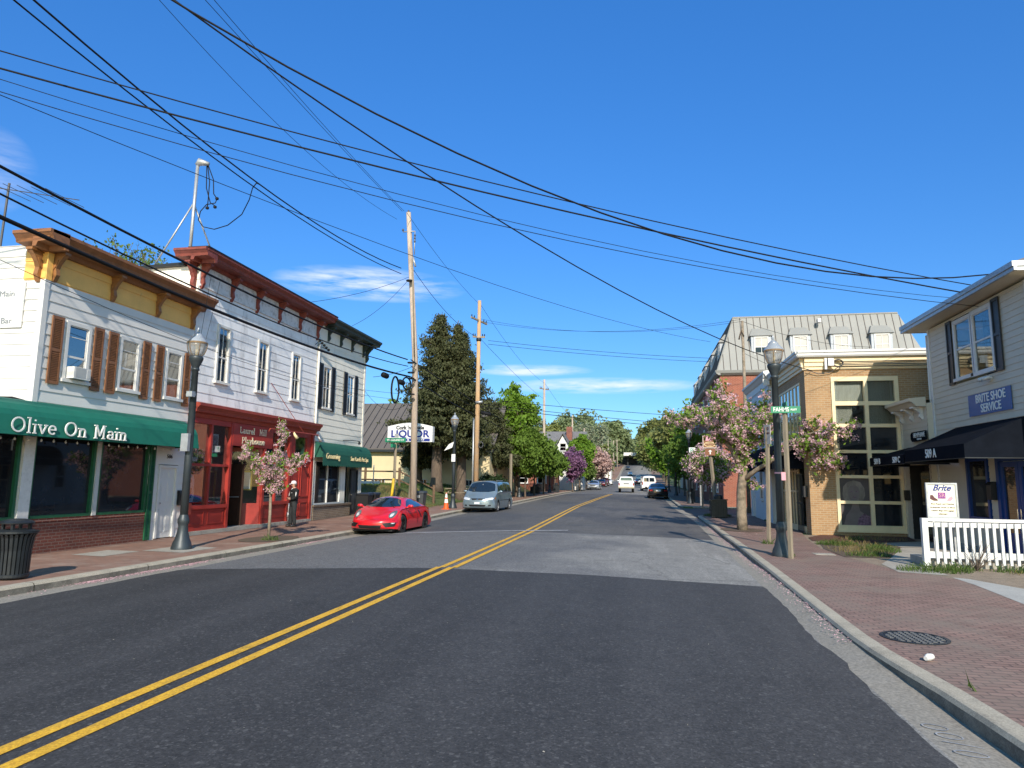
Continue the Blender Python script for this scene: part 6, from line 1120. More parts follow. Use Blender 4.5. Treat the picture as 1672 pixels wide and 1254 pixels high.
WIRES=[((-11.00,9.50,7.19),(-11.20,31.8,7.72),0.30,.030,'thick black street cable, top of the three sweeping past the left shop roofs'),
((-11.10,9.65,6.75),(-11.20,31.9,7.40),0.39,.020,'middle black street cable crossing in front of the left cornices'),
((-11.00,9.62,6.30),(-11.10,31.95,6.88),0.31,.042,'thickest lowest street cable running in front of the left upper windows'),
((-12.50,11.04,6.06),(-12.00,38.01,6.48),0.85,.007,'hair-thin line drooping across the left upper windows'),
((-10.90,14.35,14.09),(-11.30,30.58,14.96),0.07,.009,'thin high line reaching the tip of the tallest pole, left one of a close pair'),
((-10.80,14.58,14.24),(-11.30,30.84,15.07),0.13,.009,'thin high line reaching the tip of the tallest pole, right one of a close pair'),
((-11.60,13.58,13.59),(-11.50,30.40,14.49),0.57,.008,'thin high line left of the pair at the tallest pole top'),
((-10.60,9.40,10.28),(-11.20,30.43,11.99),0.62,.022,'black cable from the top left edge through the splices to the tallest pole'),
((-10.70,9.11,10.08),(-11.20,30.46,11.72),0.54,.018,'black cable just below the spliced one, from the top left to the tallest pole'),
((-12.00,10.08,9.90),(11.00,21.35,7.31),0.39,.014,'uppermost of the cables crossing the whole sky from the left edge'),
((-12.00,10.12,9.56),(11.00,21.39,7.05),0.33,.020,'twisted black cable crossing the whole sky, second from the top at the left edge'),
((-12.00,10.15,9.35),(10.50,24.36,8.02),0.69,.008,'thin cable crossing the whole sky, third from the top at the left edge'),
((-12.00,10.18,9.11),(11.00,21.43,6.84),0.68,.009,'thin cable crossing the whole sky, fourth from the top at the left edge'),
((-12.00,10.19,9.05),(4.43,42.00,10.32),0.68,.009,'thin line passing the tallest pole toward the grey mansard roof'),
((-7.00,8.45,9.11),(8.80,18.98,7.23),1.43,.018,'wavy black service cable from the top edge to the beige shop eave'),
((-7.00,8.49,9.14),(6.36,26.40,5.98),0.85,.015,'black service cable from the top edge down to the tan brick corner'),
((-11.20,47.51,13.36),(6.50,43.5,12.01),0.76,.010,'lower line from the second pole crossarm to the slim right pole'),
((-11.20,47.50,13.55),(6.50,43.4,11.85),0.81,.010,'upper line from the second pole crossarm to the slim right pole'),
((-11.20,50.09,12.48),(6.30,57.72,12.10),0.18,.016,'upper of two green-black lines crossing to the mansard dormers'),
((-11.20,50.11,12.20),(6.30,57.80,11.81),0.18,.016,'lower of two green-black lines crossing to the mansard dormers'),
((-11.20,48.0,7.70),(5.50,62,7.62),0.10,.020,'single upper street-crossing line low over the far road'),
((-11.20,48.0,7.36),(5.50,62,6.85),0.12,.020,'upper of the two close lines crossing low over the far road'),
((-11.20,48.0,7.15),(5.50,62,6.55),0.12,.024,'lowest line crossing over the far road'),
((-11.20,32.3,7.80),(-11.30,46.9,7.30),0.02,.028,'upper black cable between the first and second poles'),
((-11.20,32.3,7.49),(-11.30,46.9,6.92),0.12,.018,'middle black cable between the first and second poles'),
((-11.20,32.4,6.94),(-11.30,46.9,6.41),0.12,.034,'lower thick cable between the first and second poles'),
((-11.30,31.21,15.15),(-11.30,47.05,14.63),0.27,.010,'line between the tips of the first and second poles'),
((-11.30,32.22,12.63),(-11.30,46.68,12.04),0.48,.014,'line from the tallest pole down to the second pole band'),
((-11.30,47.2,14.78),(-11.30,82.51,13.88),0.69,.012,'line between the tips of the second and third poles'),
((-11.30,47.2,12.20),(-11.30,82.0,11.85),0.25,.014,'line between the bands of the second and third poles'),
((-11.30,47.09,7.21),(-11.30,82.4,6.50),0.1,.028,'upper telephone cable between the second and third poles'),
((-11.30,47.15,6.51),(-11.30,82.4,5.91),0.18,.030,'lower telephone cable between the second and third poles'),
((-11.30,82.6,14.04),(-11.30,119.29,12.98),0.4,.014,'line between the third and fourth poles'),
((-11.30,119.5,13.2),(-11.30,147,13.1),0.4,.014,'line between the fourth and fifth poles'),
((-11.3,147,13.1),(-8.9,178,13.1),.5,.014,'line from the transformer pole to the wide crossarm pole'),
((-13.60,25.73,9.11),(-11.20,31.6,11.90),0.18,.010,'service line rising from the red cornice to the tallest pole'),
((-13.60,30.43,9.19),(-11.20,31.6,11.78),0.27,.010,'service line rising from the dark green cornice to the tallest pole'),
((-13.3,32.6,7.0),(-11.25,33.0,7.6),.1,.012,'short curved service line from the grooming shop corner to the tallest pole'),
((-13.75,32.7,6.3),(-11.25,33.0,5.9),.75,.010,'slack looping line between the grooming shop corner and the tallest pole'),
((-13.75,27.0,5.9),(-11.2,33,6.1),.05,.008,'thin straight line from the theatre wall to the tallest pole'),
((-11.32,15.6,4.0),(-13.6,19.3,8.3),.1,.006,'thin wire rising from the left street lamp to the red cornice'),
((-11.3,15.6,3.95),(-13.6,19.8,8.3),.15,.006,'second thin wire beside it rising from the left street lamp to the red cornice'),
((6.5,43.5,11.9),(16,49.5,11.2),.4,.012,'line from the slim right pole over the mansard roof'),
((6.5,43.5,9.9),(14.5,46,7.6),.4,.012,'lower line from the slim right pole to behind the white cornice')]
for i,(a,b,s,r,lab) in enumerate(WIRES):
    A=Vector(a);B=Vector(b); t0=-.45 if a[1]<10.2 and i not in (3,) else 0; t0=-.35 if i in (4,5,6) else t0; t1=1.2 if i in (9,10,11,12) else (1.1 if i==14 else 1)
    m=MB(); n=20; m.tube([A+(B-A)*(t0+(t1-t0)*k/n)-Vector((0,0,4*s*(t0+(t1-t0)*k/n)*(1-(t0+(t1-t0)*k/n)))) for k in range(n+1)],r,5); tag(m.build('overhead_cable',cable_black,smooth=True),lab,'cable','overhead cables')
t=thing('cable_coil',(-11.1,29.8,6.6),'long narrow loop of spare cable hanging left of the tallest pole','cable coil','spare cable hung from the street cable'); m=MB(); m.tube([(-11.08+.05*math.cos(R(a)),29.9+.35*math.cos(R(a)),5.95+.62*math.sin(R(a))) for a in range(0,361,20)],.045,6); m.build('loop',cable_black,t,smooth=True)
t=thing('cable_coil',(-11.1,31.3,6.7),'smaller round loop of black spare cable next to the tallest pole','cable coil','spare cable hung from the street cable'); m=MB(); m.tube([(-11.05+.05*math.cos(R(a)),31.4+.45*math.cos(R(a)),6.45+.30*math.sin(R(a))) for a in range(0,361,20)],.04,6); m.build('loop',cable_black,t,smooth=True)
for y,l in ((28.6,'black splice case hanging from the thick cable left of the long loop'),(30.75,'black splice case between the two hanging cable loops')):
    m=MB(); m.tube([(-11.1,y-.3,6.43),(-11.1,y-.2,6.42),(-11.1,y+.2,6.42),(-11.1,y+.3,6.43)],[.06,.13,.13,.06],10); tag(m.build('splice_case',cable_black,smooth=True),l,'splice case')
# ================================================================ vehicles
def wheel(root,x,y,z,r,w_,side,rimm,spokes=5,dish=.62):
    # tyre ring with its rim as sub-part; x along the car, y sideways
    m=MB(); n=24; pr=[(r*.66,-w_/2),(r*.93,-w_/2),(r,-w_*.36),(r,w_*.36),(r*.93,w_/2),(r*.66,w_/2)]
    vs=[(x+a*math.cos(2*math.pi*j/n),y+b,z+a*math.sin(2*math.pi*j/n)) for a,b in pr for j in range(n)]; k=len(pr)
    m.add(vs,[(i*n+j,i*n+(j+1)%n,((i+1)%k)*n+(j+1)%n,((i+1)%k)*n+j) for i in range(k) for j in range(n)]); t=autosmooth(m.build('wheel',tyre,root,local=True))
    m=MB(); yo=y+side*w_*.30; m.add([(x+r*q*math.cos(2*math.pi*j/n),yo+side*w_*d,z+r*q*math.sin(2*math.pi*j/n)) for q,d in ((.68,.18),(.60,.16),(.58,-.2)) for j in range(n)],[(i*n+j,i*n+(j+1)%n,(i+1)*n+(j+1)%n,(i+1)*n+j) for i in range(2) for j in range(n)])
    m.disc((x,yo+side*w_*.06,z),(0,1,0),r*.16,.03,12)
    for s in range(spokes):
        a=2*math.pi*s/spokes+.3
        for da in (-.12,.12):
            c,sn=math.cos(a+da),math.sin(a+da); px,pz=-sn*.018,c*.018; p=[(x+r*.12*c-px,z+r*.12*sn-pz),(x+r*.12*c+px,z+r*.12*sn+pz),(x+r*.62*c+px*.8,z+r*.62*sn+pz*.8),(x+r*.62*c-px*.8,z+r*.62*sn-pz*.8)]
            m.hexa([(u,yo+side*w_*.02,v) for u,v in p]+[(u,yo+side*w_*.12,v) for u,v in p])
    m.build('rim',rimm,t,local=True); m=MB(); m.disc((x,yo-side*w_*.25,z),(0,1,0),r*.6,.01,20); m.build('brake_disc',black_plastic,t,local=True)
import bmesh
from mathutils.bvhtree import BVHTree
def patch(t,bvh,name,mat,ol,view,L,sd,off=.008,n=44,rings=6):
    """a pane, lamp or trim piece cut to a crisp outline and laid on the body skin"""
    nm=name; P=[Vector(p) for p in ol]; per=[(P[(i+1)%len(P)]-P[i]).length for i in range(len(P))]; tot=sum(per); pts=[]; 
    for i,p in enumerate(P):
        k=max(1,round(n*per[i]/tot)); pts+=[p.lerp(P[(i+1)%len(P)],j/k) for j in range(k)]
    c=sum(P,Vector((0,0)))/len(P); c=sum((p for p in pts),Vector((0,0)))/len(pts); m=MB(); V=[]
    def hit(q):
        a,b=q
        if view=='top': o_,d=Vector((a-L/2,b*sd,5)),Vector((0,0,-1))
        elif view=='side': o_,d=Vector((a-L/2,5*sd,b)),Vector((0,-sd,0))
        elif view=='front': o_,d=Vector((9,a*sd,b)),Vector((-1,0,0))
        else: o_,d=Vector((-9,a*sd,b)),Vector((1,0,0))
        r=bvh.ray_cast(o_,d)
        if r[0] is None: return None
        return r[0]-d*off
    cc=hit(c)
    if cc is None: return
    R0=[[hit(c+(p-c)*k/rings) for p in pts] for k in range(1,rings+1)]
    for k in range(rings):
        for j in range(len(pts)):
            if R0[k][j] is None: R0[k][j]=(R0[k-1][j] if k else cc)
    N=len(pts); vs=[cc]+[v for r in R0 for v in r]; fs=[(0,1+j,1+(j+1)%N) for j in range(N)]+[(1+k*N+j,1+(k+1)*N+j,1+(k+1)*N+(j+1)%N,1+k*N+(j+1)%N) for k in range(rings-1) for j in range(N)]
    m.add(vs,fs); o=m.build(nm,mat,t,local=True,smooth=True); bb=bmesh.new(); bb.from_mesh(o.data); bmesh.ops.recalc_face_normals(bb,faces=bb.faces); bb.to_mesh(o.data); bb.free(); return o
def sym(h): return h+[(x,-y) for x,y in h[::-1] if abs(y)>1e-6]
def symf(h): return h+[(-y,z) for y,z in h[::-1] if abs(y)>1e-6]
def ell(cx,cy,rx,ry,rot=0,n=20):
    return [(cx+rx*math.cos(a)*math.cos(R(rot))-ry*math.sin(a)*math.sin(R(rot)),cy+rx*math.cos(a)*math.sin(R(rot))+ry*math.sin(a)*math.cos(R(rot))) for a in [2*math.pi*k/n for k in range(n)]]
lens_dark=plain('lens_dark',(.10,.105,.11),.12,spec=.8,coat=1,var=.1)
def smooth(a,k):
    if k<1: return a
    p=np.pad(a,k,mode='edge'); return np.convolve(p,np.ones(2*k+1)/(2*k+1),'valid')
def car(name,label,x,y,z,rz,P,group=None,cat='car'):
    """body lofted from cross-sections; panes, lamps and grilles are cut out of the same skin as parts of their own"""
    t=thing(name,(x,y,z),label,cat,group,rz); L,W=P['L'],P['W']/2; st=P.get('step',.04); n=int(L/st)+1; xs=np.linspace(0,L,n); K=np.array(P['keys']); ks=P.get('smooth',3)
    col=lambda i,k=ks: smooth(np.interp(xs,K[:,0],K[:,i]),k)
    zb,zt,zc,wb,wt=col(1),col(2),col(3),col(4)*W,col(5)*W; zl=smooth(np.interp(xs,[0,.25,L-.25,L],[P['zs']+.12,P['zs'],P['zs'],P['zs']+.05]),2); R_=P['r']; ax=P['axles']
    zbot=zl.copy(); ar=R_*1.14
    for a in ax:
        d=np.abs(xs-a); ins=d<ar; zbot[ins]=np.maximum(zbot[ins],R_+np.sqrt(np.maximum(0,ar**2-d[ins]**2)))
    ns,ng,ntp=12,8,8; nose=P.get('nose',.28); tail=P.get('tail',.16)
    def row(i):
        pts=[]
        for s in np.linspace(0,1,ns+1):
            zz=zbot[i]+(zb[i]-zbot[i])*s; h=(zz-P['zs'])/(zb[i]-P['zs']+1e-6); yy=W*(.95+.05*math.sin(math.pi*min(1,h*1.05)))-(W-wb[i])*max(0,h)**2.2; pts.append((yy,zz,'side'))
        for s in np.linspace(0,1,ng+1)[1:]:
            bul=.025*math.sin(math.pi*s)*(1 if zt[i]-zb[i]>.15 else 0); pts.append((wb[i]+(wt[i]-wb[i])*s+bul,zb[i]+(zt[i]-zb[i])*s,'gh'))
        for s in np.linspace(0,1,ntp+1)[1:]: pts.append((wt[i]*(1-s),zt[i]+(zc[i]-zt[i])*(1-(1-s)**2),'top'))
        return pts
    body=MB()
    def warp(px,py,pz):
        for e,k,sg in ((L,nose,1),(0,tail,-1)):
            f=max(0,1-abs(px-e)/ .9); px-=sg*k*f*(abs(py)/W)**2.6
        return (px-L/2,py,pz)
    rows=[row(i) for i in range(n)]; m_=len(rows[0])
    for i in range(n-1):
        for j in range(m_-1):
            a,b,c,d=rows[i][j],rows[i][j+1],rows[i+1][j+1],rows[i+1][j]
            for sg in (1,-1): body.quad(warp(xs[i],sg*a[0],a[1]),warp(xs[i],sg*b[0],b[1]),warp(xs[i+1],sg*c[0],c[1]),warp(xs[i+1],sg*d[0],d[1]))
    for e,i,sgx,tag_ in ((L,n-1,1,'front'),(0,0,-1,'rear')):
        full=[(p[0],p[1]) for p in rows[i]]; zm=(full[0][1]+full[-1][1])/2; N=10; bul=P.get('bulge_'+tag_,.06); full=[(0,full[0][1]),(full[0][0]*.5,full[0][1])]+full
        rings=[[(q[0]*(1-s),zm+(q[1]-zm)*(1-s),e+sgx*bul*math.sqrt(max(0,1-(1-s)**2))) for q in full] for s in np.linspace(0,.999,N+1)]
        for r0,r1 in zip(rings,rings[1:]):
            for j in range(len(r0)-1):
                for sg in (1,-1): body.quad(*[warp(v[2],sg*v[0],v[1]) for v in (r0[j],r0[j+1],r1[j+1],r1[j])])
    vv={};idx=[];v2=[]
    for p in body.v:
        k=(round(p[0],4),round(p[1],4),round(p[2],4))
        if k not in vv: vv[k]=len(v2); v2.append(p)
        idx.append(vv[k])
    body.v=v2; body.f=[tuple(dict.fromkeys(idx[i] for i in f)) for f in body.f]; body.f=[f for f in body.f if len(f)>2]; body.m=[0]*len(body.f)
    o=body.build('body',P['paint'],t,local=True,smooth=True); bb=bmesh.new(); bb.from_mesh(o.data); bmesh.ops.recalc_face_normals(bb,faces=bb.faces); bb.to_mesh(o.data); bb.free(); o.data.set_sharp_from_angle(angle=R(50))
    bvh=BVHTree.FromPolygons([Vector(p) for p in body.v],body.f)
    for (nm,mt,view,ol,mir) in P['patches']:
        for sd in ((1,-1) if mir else (1,)): patch(t,bvh,nm,mt,ol,view,L,sd)
    m=MB(); m.box(-L/2+.25,L/2-.25,-W*.80,W*.80,P['zs']-.03,P['zs']+.30); m.box(-L/2+.5,L/2-.5,-W*.70,W*.70,P['zs']+.3,.75*P['H'] if False else P['zs']+.42); m.build('underbody',black_plastic,t,local=True)
    for a in ax:
        for sd in (-1,1): wheel(t,a-L/2,sd*(W-P['tw']/2-.02),R_,R_,P['tw'],sd,P['rim'],P.get('spokes',5))
    for sd in (-1,1):
        mx,mz=P['mirror']; m=MB(); y0=sd*(W-.05); m.tube([(mx-L/2,y0-sd*.06,mz-.03),(mx-L/2+.0,y0+sd*.06,mz)],[.02,.03],6); m.tube([(mx-L/2-.01,y0+sd*.03,mz+.02),(mx-L/2,y0+sd*.09,mz+.03),(mx-L/2,y0+sd*.19,mz+.03),(mx-L/2-.02,y0+sd*.23,mz+.02)],[.03,.058,.055,.03],10); m.build('mirror',P.get('mirror_mat',P['paint']),t,local=True,smooth=True)
    if 'extra' in P: P['extra'](t,L,W)
    return t
def inpoly(px,py,poly):
    c=False
    for (x0,y0),(x1,y1) in zip(poly,poly[1:]+poly[:1]):
        if (y0>py)!=(y1>py) and px<(x1-x0)*(py-y0)/(y1-y0)+x0: c=not c
    return c
RED_P=[('windscreen',car_glass,'top',sym([(3.40,0),(3.37,.35),(3.24,.66),(3.05,.62),(2.72,.49),(2.66,.3),(2.64,0)]),0),('rear_window',car_glass,'top',sym([(.85,0),(.88,.42),(1.0,.50),(1.5,.46),(1.56,.3),(1.57,0)]),0),
('side_window',car_glass,'side',[(1.30,.94),(1.7,.915),(3.02,.905),(2.82,1.02),(2.58,1.135),(2.25,1.19),(1.9,1.185),(1.55,1.10)],1),('side_vent',black_plastic,'side',[(1.50,.50),(1.60,.50),(1.80,.78),(1.76,.82),(1.62,.72)],1),
('headlight',lens_dark,'top',ell(3.92,.655,.235,.105,-14),1),('headlight_core',light_lens,'top',ell(3.97,.645,.13,.05,-14),1),
('intake',black_plastic,'front',[(.43,.41),(.56,.27),(.80,.29),(.85,.43),(.66,.43)],1),('running_lamp',light_lens,'front',[(.70,.385),(.79,.385),(.80,.425),(.71,.42)],1),('grille',black_plastic,'front',symf([(0,.22),(.38,.22),(.44,.345),(0,.335)]),0),('front_lip',black_plastic,'front',symf([(0,.165),(.74,.175),(.72,.20),(0,.195)]),0),
('door_seam',black_plastic,'side',[(1.98,.88),(2.0,.88),(1.93,.5),(2.0,.27),(1.985,.27),(1.91,.5)],1),('door_seam',black_plastic,'side',[(3.0,.86),(3.012,.86),(3.02,.3),(3.008,.3)],1),('tail_light',red_lens,'rear',[(.45,.66),(.85,.66),(.86,.76),(.5,.75)],1)]+[('hood_vent',brown_ink,'top',[(3.52+.10*k,.25),(3.54+.10*k,.25),(3.52+.10*k,.48),(3.50+.10*k,.48)],0) for k in range(0)]
VAN_P=[('windscreen',car_glass,'top',sym([(4.42,0),(4.38,.45),(4.22,.80),(3.95,.76),(3.70,.68),(3.64,.4),(3.62,0)]),0)]+[('side_window',car_glass,'side',q,1) for q in ([(3.98,1.08),(3.42,1.07),(3.42,1.60),(3.60,1.57)],[(3.34,1.07),(2.48,1.07),(2.48,1.64),(3.34,1.61)],[(2.38,1.07),(1.40,1.08),(1.40,1.64),(2.38,1.65)],[(1.30,1.09),(.42,1.12),(.50,1.55),(1.30,1.63)])]+[
('headlight',light_lens,'front',[(.44,.68),(.84,.71),(.86,.80),(.78,.83),(.42,.775)],1),('turn_lamp',amber_lens,'side',[(4.48,.74),(4.62,.73),(4.62,.82),(4.50,.83)],1),('grille',black_plastic,'front',symf([(0,.675),(.28,.675),(.36,.77),(0,.775)]),0),('badge',chrome,'front',symf([(0,.69),(.055,.69),(.065,.765),(0,.765)]),0),('licence_plate',plate_white,'front',symf([(0,.47),(.15,.47),(.15,.57),(0,.57)]),0),
('lower_grille',black_plastic,'front',symf([(0,.33),(.42,.33),(.50,.43),(0,.43)]),0),('fog_recess',black_plastic,'front',[(.60,.34),(.76,.36),(.74,.43),(.60,.42)],1),('side_moulding',black_plastic,'side',[(.4,.64),(4.2,.64),(4.2,.665),(.4,.665)],1),('tail_light',red_lens,'side',[(.05,.85),(.22,.85),(.22,1.2),(.08,1.2)],1),('door_seam',black_plastic,'side',[(3.36,1.0),(3.375,1.0),(3.375,.3),(3.36,.3)],1),('door_seam',black_plastic,'side',[(2.42,1.0),(2.435,1.0),(2.435,.3),(2.42,.3)],1)]
def sedan_p(L,w,H): return [('windscreen',car_glass,'top',sym([(L*.755,0),(L*.75,w*.4),(L*.735,w*.72),(L*.64,w*.57),(L*.625,w*.3),(L*.622,0)]),0),('rear_window',car_glass,'top',sym([(L*.145,0),(L*.148,w*.4),(L*.165,w*.70),(L*.25,w*.56),(L*.262,w*.3),(L*.264,0)]),0),
('side_window',car_glass,'side',[(L*.23,1.0),(L*.45,.985),(L*.45,H*.92),(L*.33,H*.90)],1),('side_window',car_glass,'side',[(L*.465,.985),(L*.70,.975),(L*.60,H*.89),(L*.465,H*.92)],1),
('headlight',light_lens,'front',[(w*.58,.57),(w*.90,.60),(w*.93,.68),(w*.62,.665)],1),('grille',black_plastic,'front',symf([(0,.56),(w*.42,.57),(w*.46,.66),(0,.66)]),0),('lower_grille',black_plastic,'front',symf([(0,.28),(w*.6,.28),(w*.66,.40),(0,.40)]),0),
('tail_light',red_lens,'rear',[(w*.55,.72),(w*.90,.72),(w*.93,.85),(w*.58,.84)],1),('licence_plate',plate_white,'rear',symf([(0,.68),(.22,.68),(.22,.80),(0,.80)]),0),('rear_bumper_trim',black_plastic,'rear',symf([(0,.25),(w*.85,.25),(w*.85,.33),(0,.33)]),0)]
def suv_p(L,w,H): return [('windscreen',car_glass,'top',sym([(L*.765,0),(L*.76,w*.4),(L*.745,w*.74),(L*.65,w*.62),(L*.635,w*.3),(L*.632,0)]),0),('rear_window',car_glass,'rear',symf([(0,1.12),(w*.74,1.13),(w*.68,H*.88),(0,H*.9)]),0),
('side_window',car_glass,'side',[(.5,1.1),(L*.45,1.09),(L*.45,H*.93),(.7,H*.9)],1),('side_window',car_glass,'side',[(L*.465,1.09),(L*.70,1.07),(L*.62,H*.88),(L*.465,H*.93)],1),('headlight',light_lens,'front',[(w*.58,.68),(w*.90,.70),(w*.93,.8),(w*.62,.79)],1),('grille',black_plastic,'front',symf([(0,.62),(w*.45,.62),(w*.5,.76),(0,.76)]),0),('lower_grille',black_plastic,'front',symf([(0,.33),(w*.6,.33),(w*.66,.46),(0,.46)]),0),
('tail_light',red_lens,'rear',[(w*.74,.82),(w*.93,.82),(w*.93,1.12),(w*.8,1.12)],1),('licence_plate',plate_white,'rear',symf([(0,.7),(.22,.7),(.22,.82),(0,.82)]),0),('rear_bumper_trim',black_plastic,'rear',symf([(0,.32),(w*.85,.32),(w*.85,.5),(0,.5)]),0)]
PICK_P=[('windscreen',car_glass,'top',sym([(3.78,0),(3.74,.4),(3.62,.72),(3.25,.62),(3.2,.3),(3.18,0)]),0),('side_window',car_glass,'side',[(2.05,1.27),(2.72,1.26),(2.72,1.76),(2.12,1.74)],1),('side_window',car_glass,'side',[(2.8,1.26),(3.5,1.25),(3.2,1.72),(2.8,1.76)],1),('tail_light',red_lens,'rear',[(.80,.82),(.91,.82),(.91,1.10),(.80,1.10)],1),('licence_plate',plate_white,'rear',symf([(0,.70),(.16,.70),(.16,.80),(0,.80)]),0),('tailgate_seam',black_plastic,'rear',[(.78,.72),(.79,.72),(.79,1.15),(.78,1.15)],1)]
WV_P=[('rear_window',car_glass,'rear',[(.06,1.32),(.70,1.32),(.66,1.82),(.06,1.84)],1),('tail_light',red_lens,'rear',[(.82,.9),(.95,.9),(.95,1.28),(.84,1.28)],1),('licence_plate',plate_white,'rear',symf([(0,.62),(.2,.62),(.2,.74),(0,.74)]),0),('door_seam',black_plastic,'rear',symf([(0,.5),(.008,.5),(.008,1.95),(0,1.95)]),0),('rear_bumper_trim',black_plastic,'rear',symf([(0,.34),(.9,.34),(.9,.48),(0,.48)]),0),('side_window',car_glass,'side',[(3.9,1.3),(4.7,1.3),(4.5,1.85),(3.9,1.9)],1)]
RED=dict(L=4.38,W=1.80,H=1.295,r=.335,tw=.26,axles=(.98,3.45),zs=.15,paint=paint_red,rim=rim_black,spokes=5,nose=.42,tail=.3,bulge_front=.10,bulge_rear=.05,mirror=(3.05,.93),patches=RED_P,smooth=4,step=.03,
 keys=[(0,.62,.70,.74,.86,.70),(.25,.80,.88,.92,.92,.72),(.8,.88,.98,1.01,.95,.62),(1.3,.88,1.14,1.16,.93,.58),(1.9,.87,1.23,1.275,.92,.56),(2.3,.87,1.23,1.295,.92,.57),(2.62,.87,1.19,1.265,.92,.61),(3.05,.87,1.02,1.09,.92,.70),(3.42,.86,.88,.905,.92,.78),(3.75,.80,.83,.78,.92,.80),(4.05,.69,.72,.68,.92,.78),(4.25,.585,.61,.60,.90,.74),(4.38,.47,.49,.50,.86,.7)])
def red_extra(t,L,W):
    m=MB()
    for s in (-1,1): m.tube([(3.40-L/2,s*.5,.92),(3.2-L/2,s*.05+.2,.935)],.012,5)
    m.build('wiper',black_plastic,t,local=True)
    for s in (-1,1): m=MB(); m.box(2.1-L/2,2.28-L/2,s*W*.955-.02,s*W*.955+.02,.74,.765); m.build('door_handle',paint_red,t,local=True)
RED['extra']=red_extra
car('sports_car','glossy red low sports coupe parked at the left kerb facing the camera',-9.16,25.02,-.115,R(-90-1.0),RED)
# silver minivan
VAN=dict(L=5.1,W=1.93,H=1.77,r=.33,tw=.22,axles=(1.05,4.05),zs=.20,paint=paint_silverblue,rim=rim_silver,spokes=6,nose=.34,tail=.12,bulge_front=.08,bulge_rear=.05,mirror=(3.85,1.12),patches=VAN_P,smooth=3,
 keys=[(0,.95,1.0,1.02,.94,.86),(.12,1.0,1.5,1.55,.95,.80),(.35,1.02,1.66,1.72,.96,.76),(2.2,1.03,1.70,1.77,.97,.76),(3.3,1.02,1.68,1.76,.97,.76),(3.62,1.02,1.62,1.70,.97,.77),(4.1,1.0,1.27,1.35,.97,.82),(4.42,.97,1.05,1.10,.96,.85),(4.75,.86,.90,.94,.95,.84),(5.0,.78,.80,.83,.93,.8),(5.1,.70,.72,.74,.9,.78)])
def van_extra(t,L,W):
    m=MB(); m.box(3.86-L/2,3.88-L/2,-.03,.03,1.32,1.50); m.tube([(3.87-L/2,0,1.42),(3.87-L/2,0,1.56)],.012,5); m.build('hanging_charm',sign_white,t,local=True)
    m=MB(); m.tube([(1.5-L/2,.62,1.77),(3.2-L/2,.64,1.76)],.015,5); m.build('roof_rail',galv,t,local=True)
    for xx in (1.5,3.0): m=MB(); m.box(xx-L/2-.09,xx-L/2+.09,-W*.99,-W*.99+.04,.92,.95); m.build('door_handle',paint_silverblue,t,local=True)
VAN['extra']=van_extra
car('minivan','silver-blue minivan parked on the left facing the camera beside the orange cone',-8.74,39.9,gz(39.9)-.11,R(-90-1.5),VAN)
def sedan(paint,L=4.7,W=1.82,H=1.45,**k):
    d=dict(L=L,W=W,H=H,r=.33,tw=.22,axles=(L*.20,L*.79),zs=.19,paint=paint,rim=rim_silver,spokes=7,nose=.3,tail=.2,bulge_front=.07,bulge_rear=.06,mirror=(L*.70,1.0),patches=sedan_p(L,W/2,H),smooth=3,step=.05,
     keys=[(0,.88,.94,.97,.90,.74),(.35,.95,1.0,1.03,.93,.76),(L*.14,.96,1.03,1.06,.94,.76),(L*.27,.96,H*.93,H*.965,.95,.62),(L*.42,.95,H*.95,H,.95,.62),(L*.58,.94,H*.93,H*.985,.95,.62),(L*.76,.93,.96,1.0,.95,.78),(L*.9,.80,.83,.86,.93,.8),(L-.1,.70,.72,.74,.9,.78),(L,.60,.62,.64,.86,.74)]); d.update(k); return d
def suv(paint,L=4.6,W=1.85,H=1.68,**k): 
    d=sedan(paint,L,W,H); d['keys']=[(0,.95,1.0,1.02,.93,.80),(.15,1.0,1.4,1.45,.95,.74),(.5,1.02,H*.95,H*.97,.95,.68),(L*.5,1.02,H*.96,H,.95,.68),(L*.62,1.0,H*.92,H*.97,.95,.70),(L*.76,1.0,1.06,1.1,.95,.8),(L*.92,.92,.95,.98,.93,.8),(L,.72,.76,.8,.88,.76)]
    d['patches']=suv_p(L,W/2,H); d['r']=.36; d['zs']=.24; d['mirror']=(L*.7,1.1); d.update(k); return d
UP=R(90); DN=R(-90)
car('parked_car','black saloon parked at the right kerb seen from behind',1.78,67.6,gz(67.6)-.12,UP+R(1),sedan(paint_black,4.85,1.85,1.46))
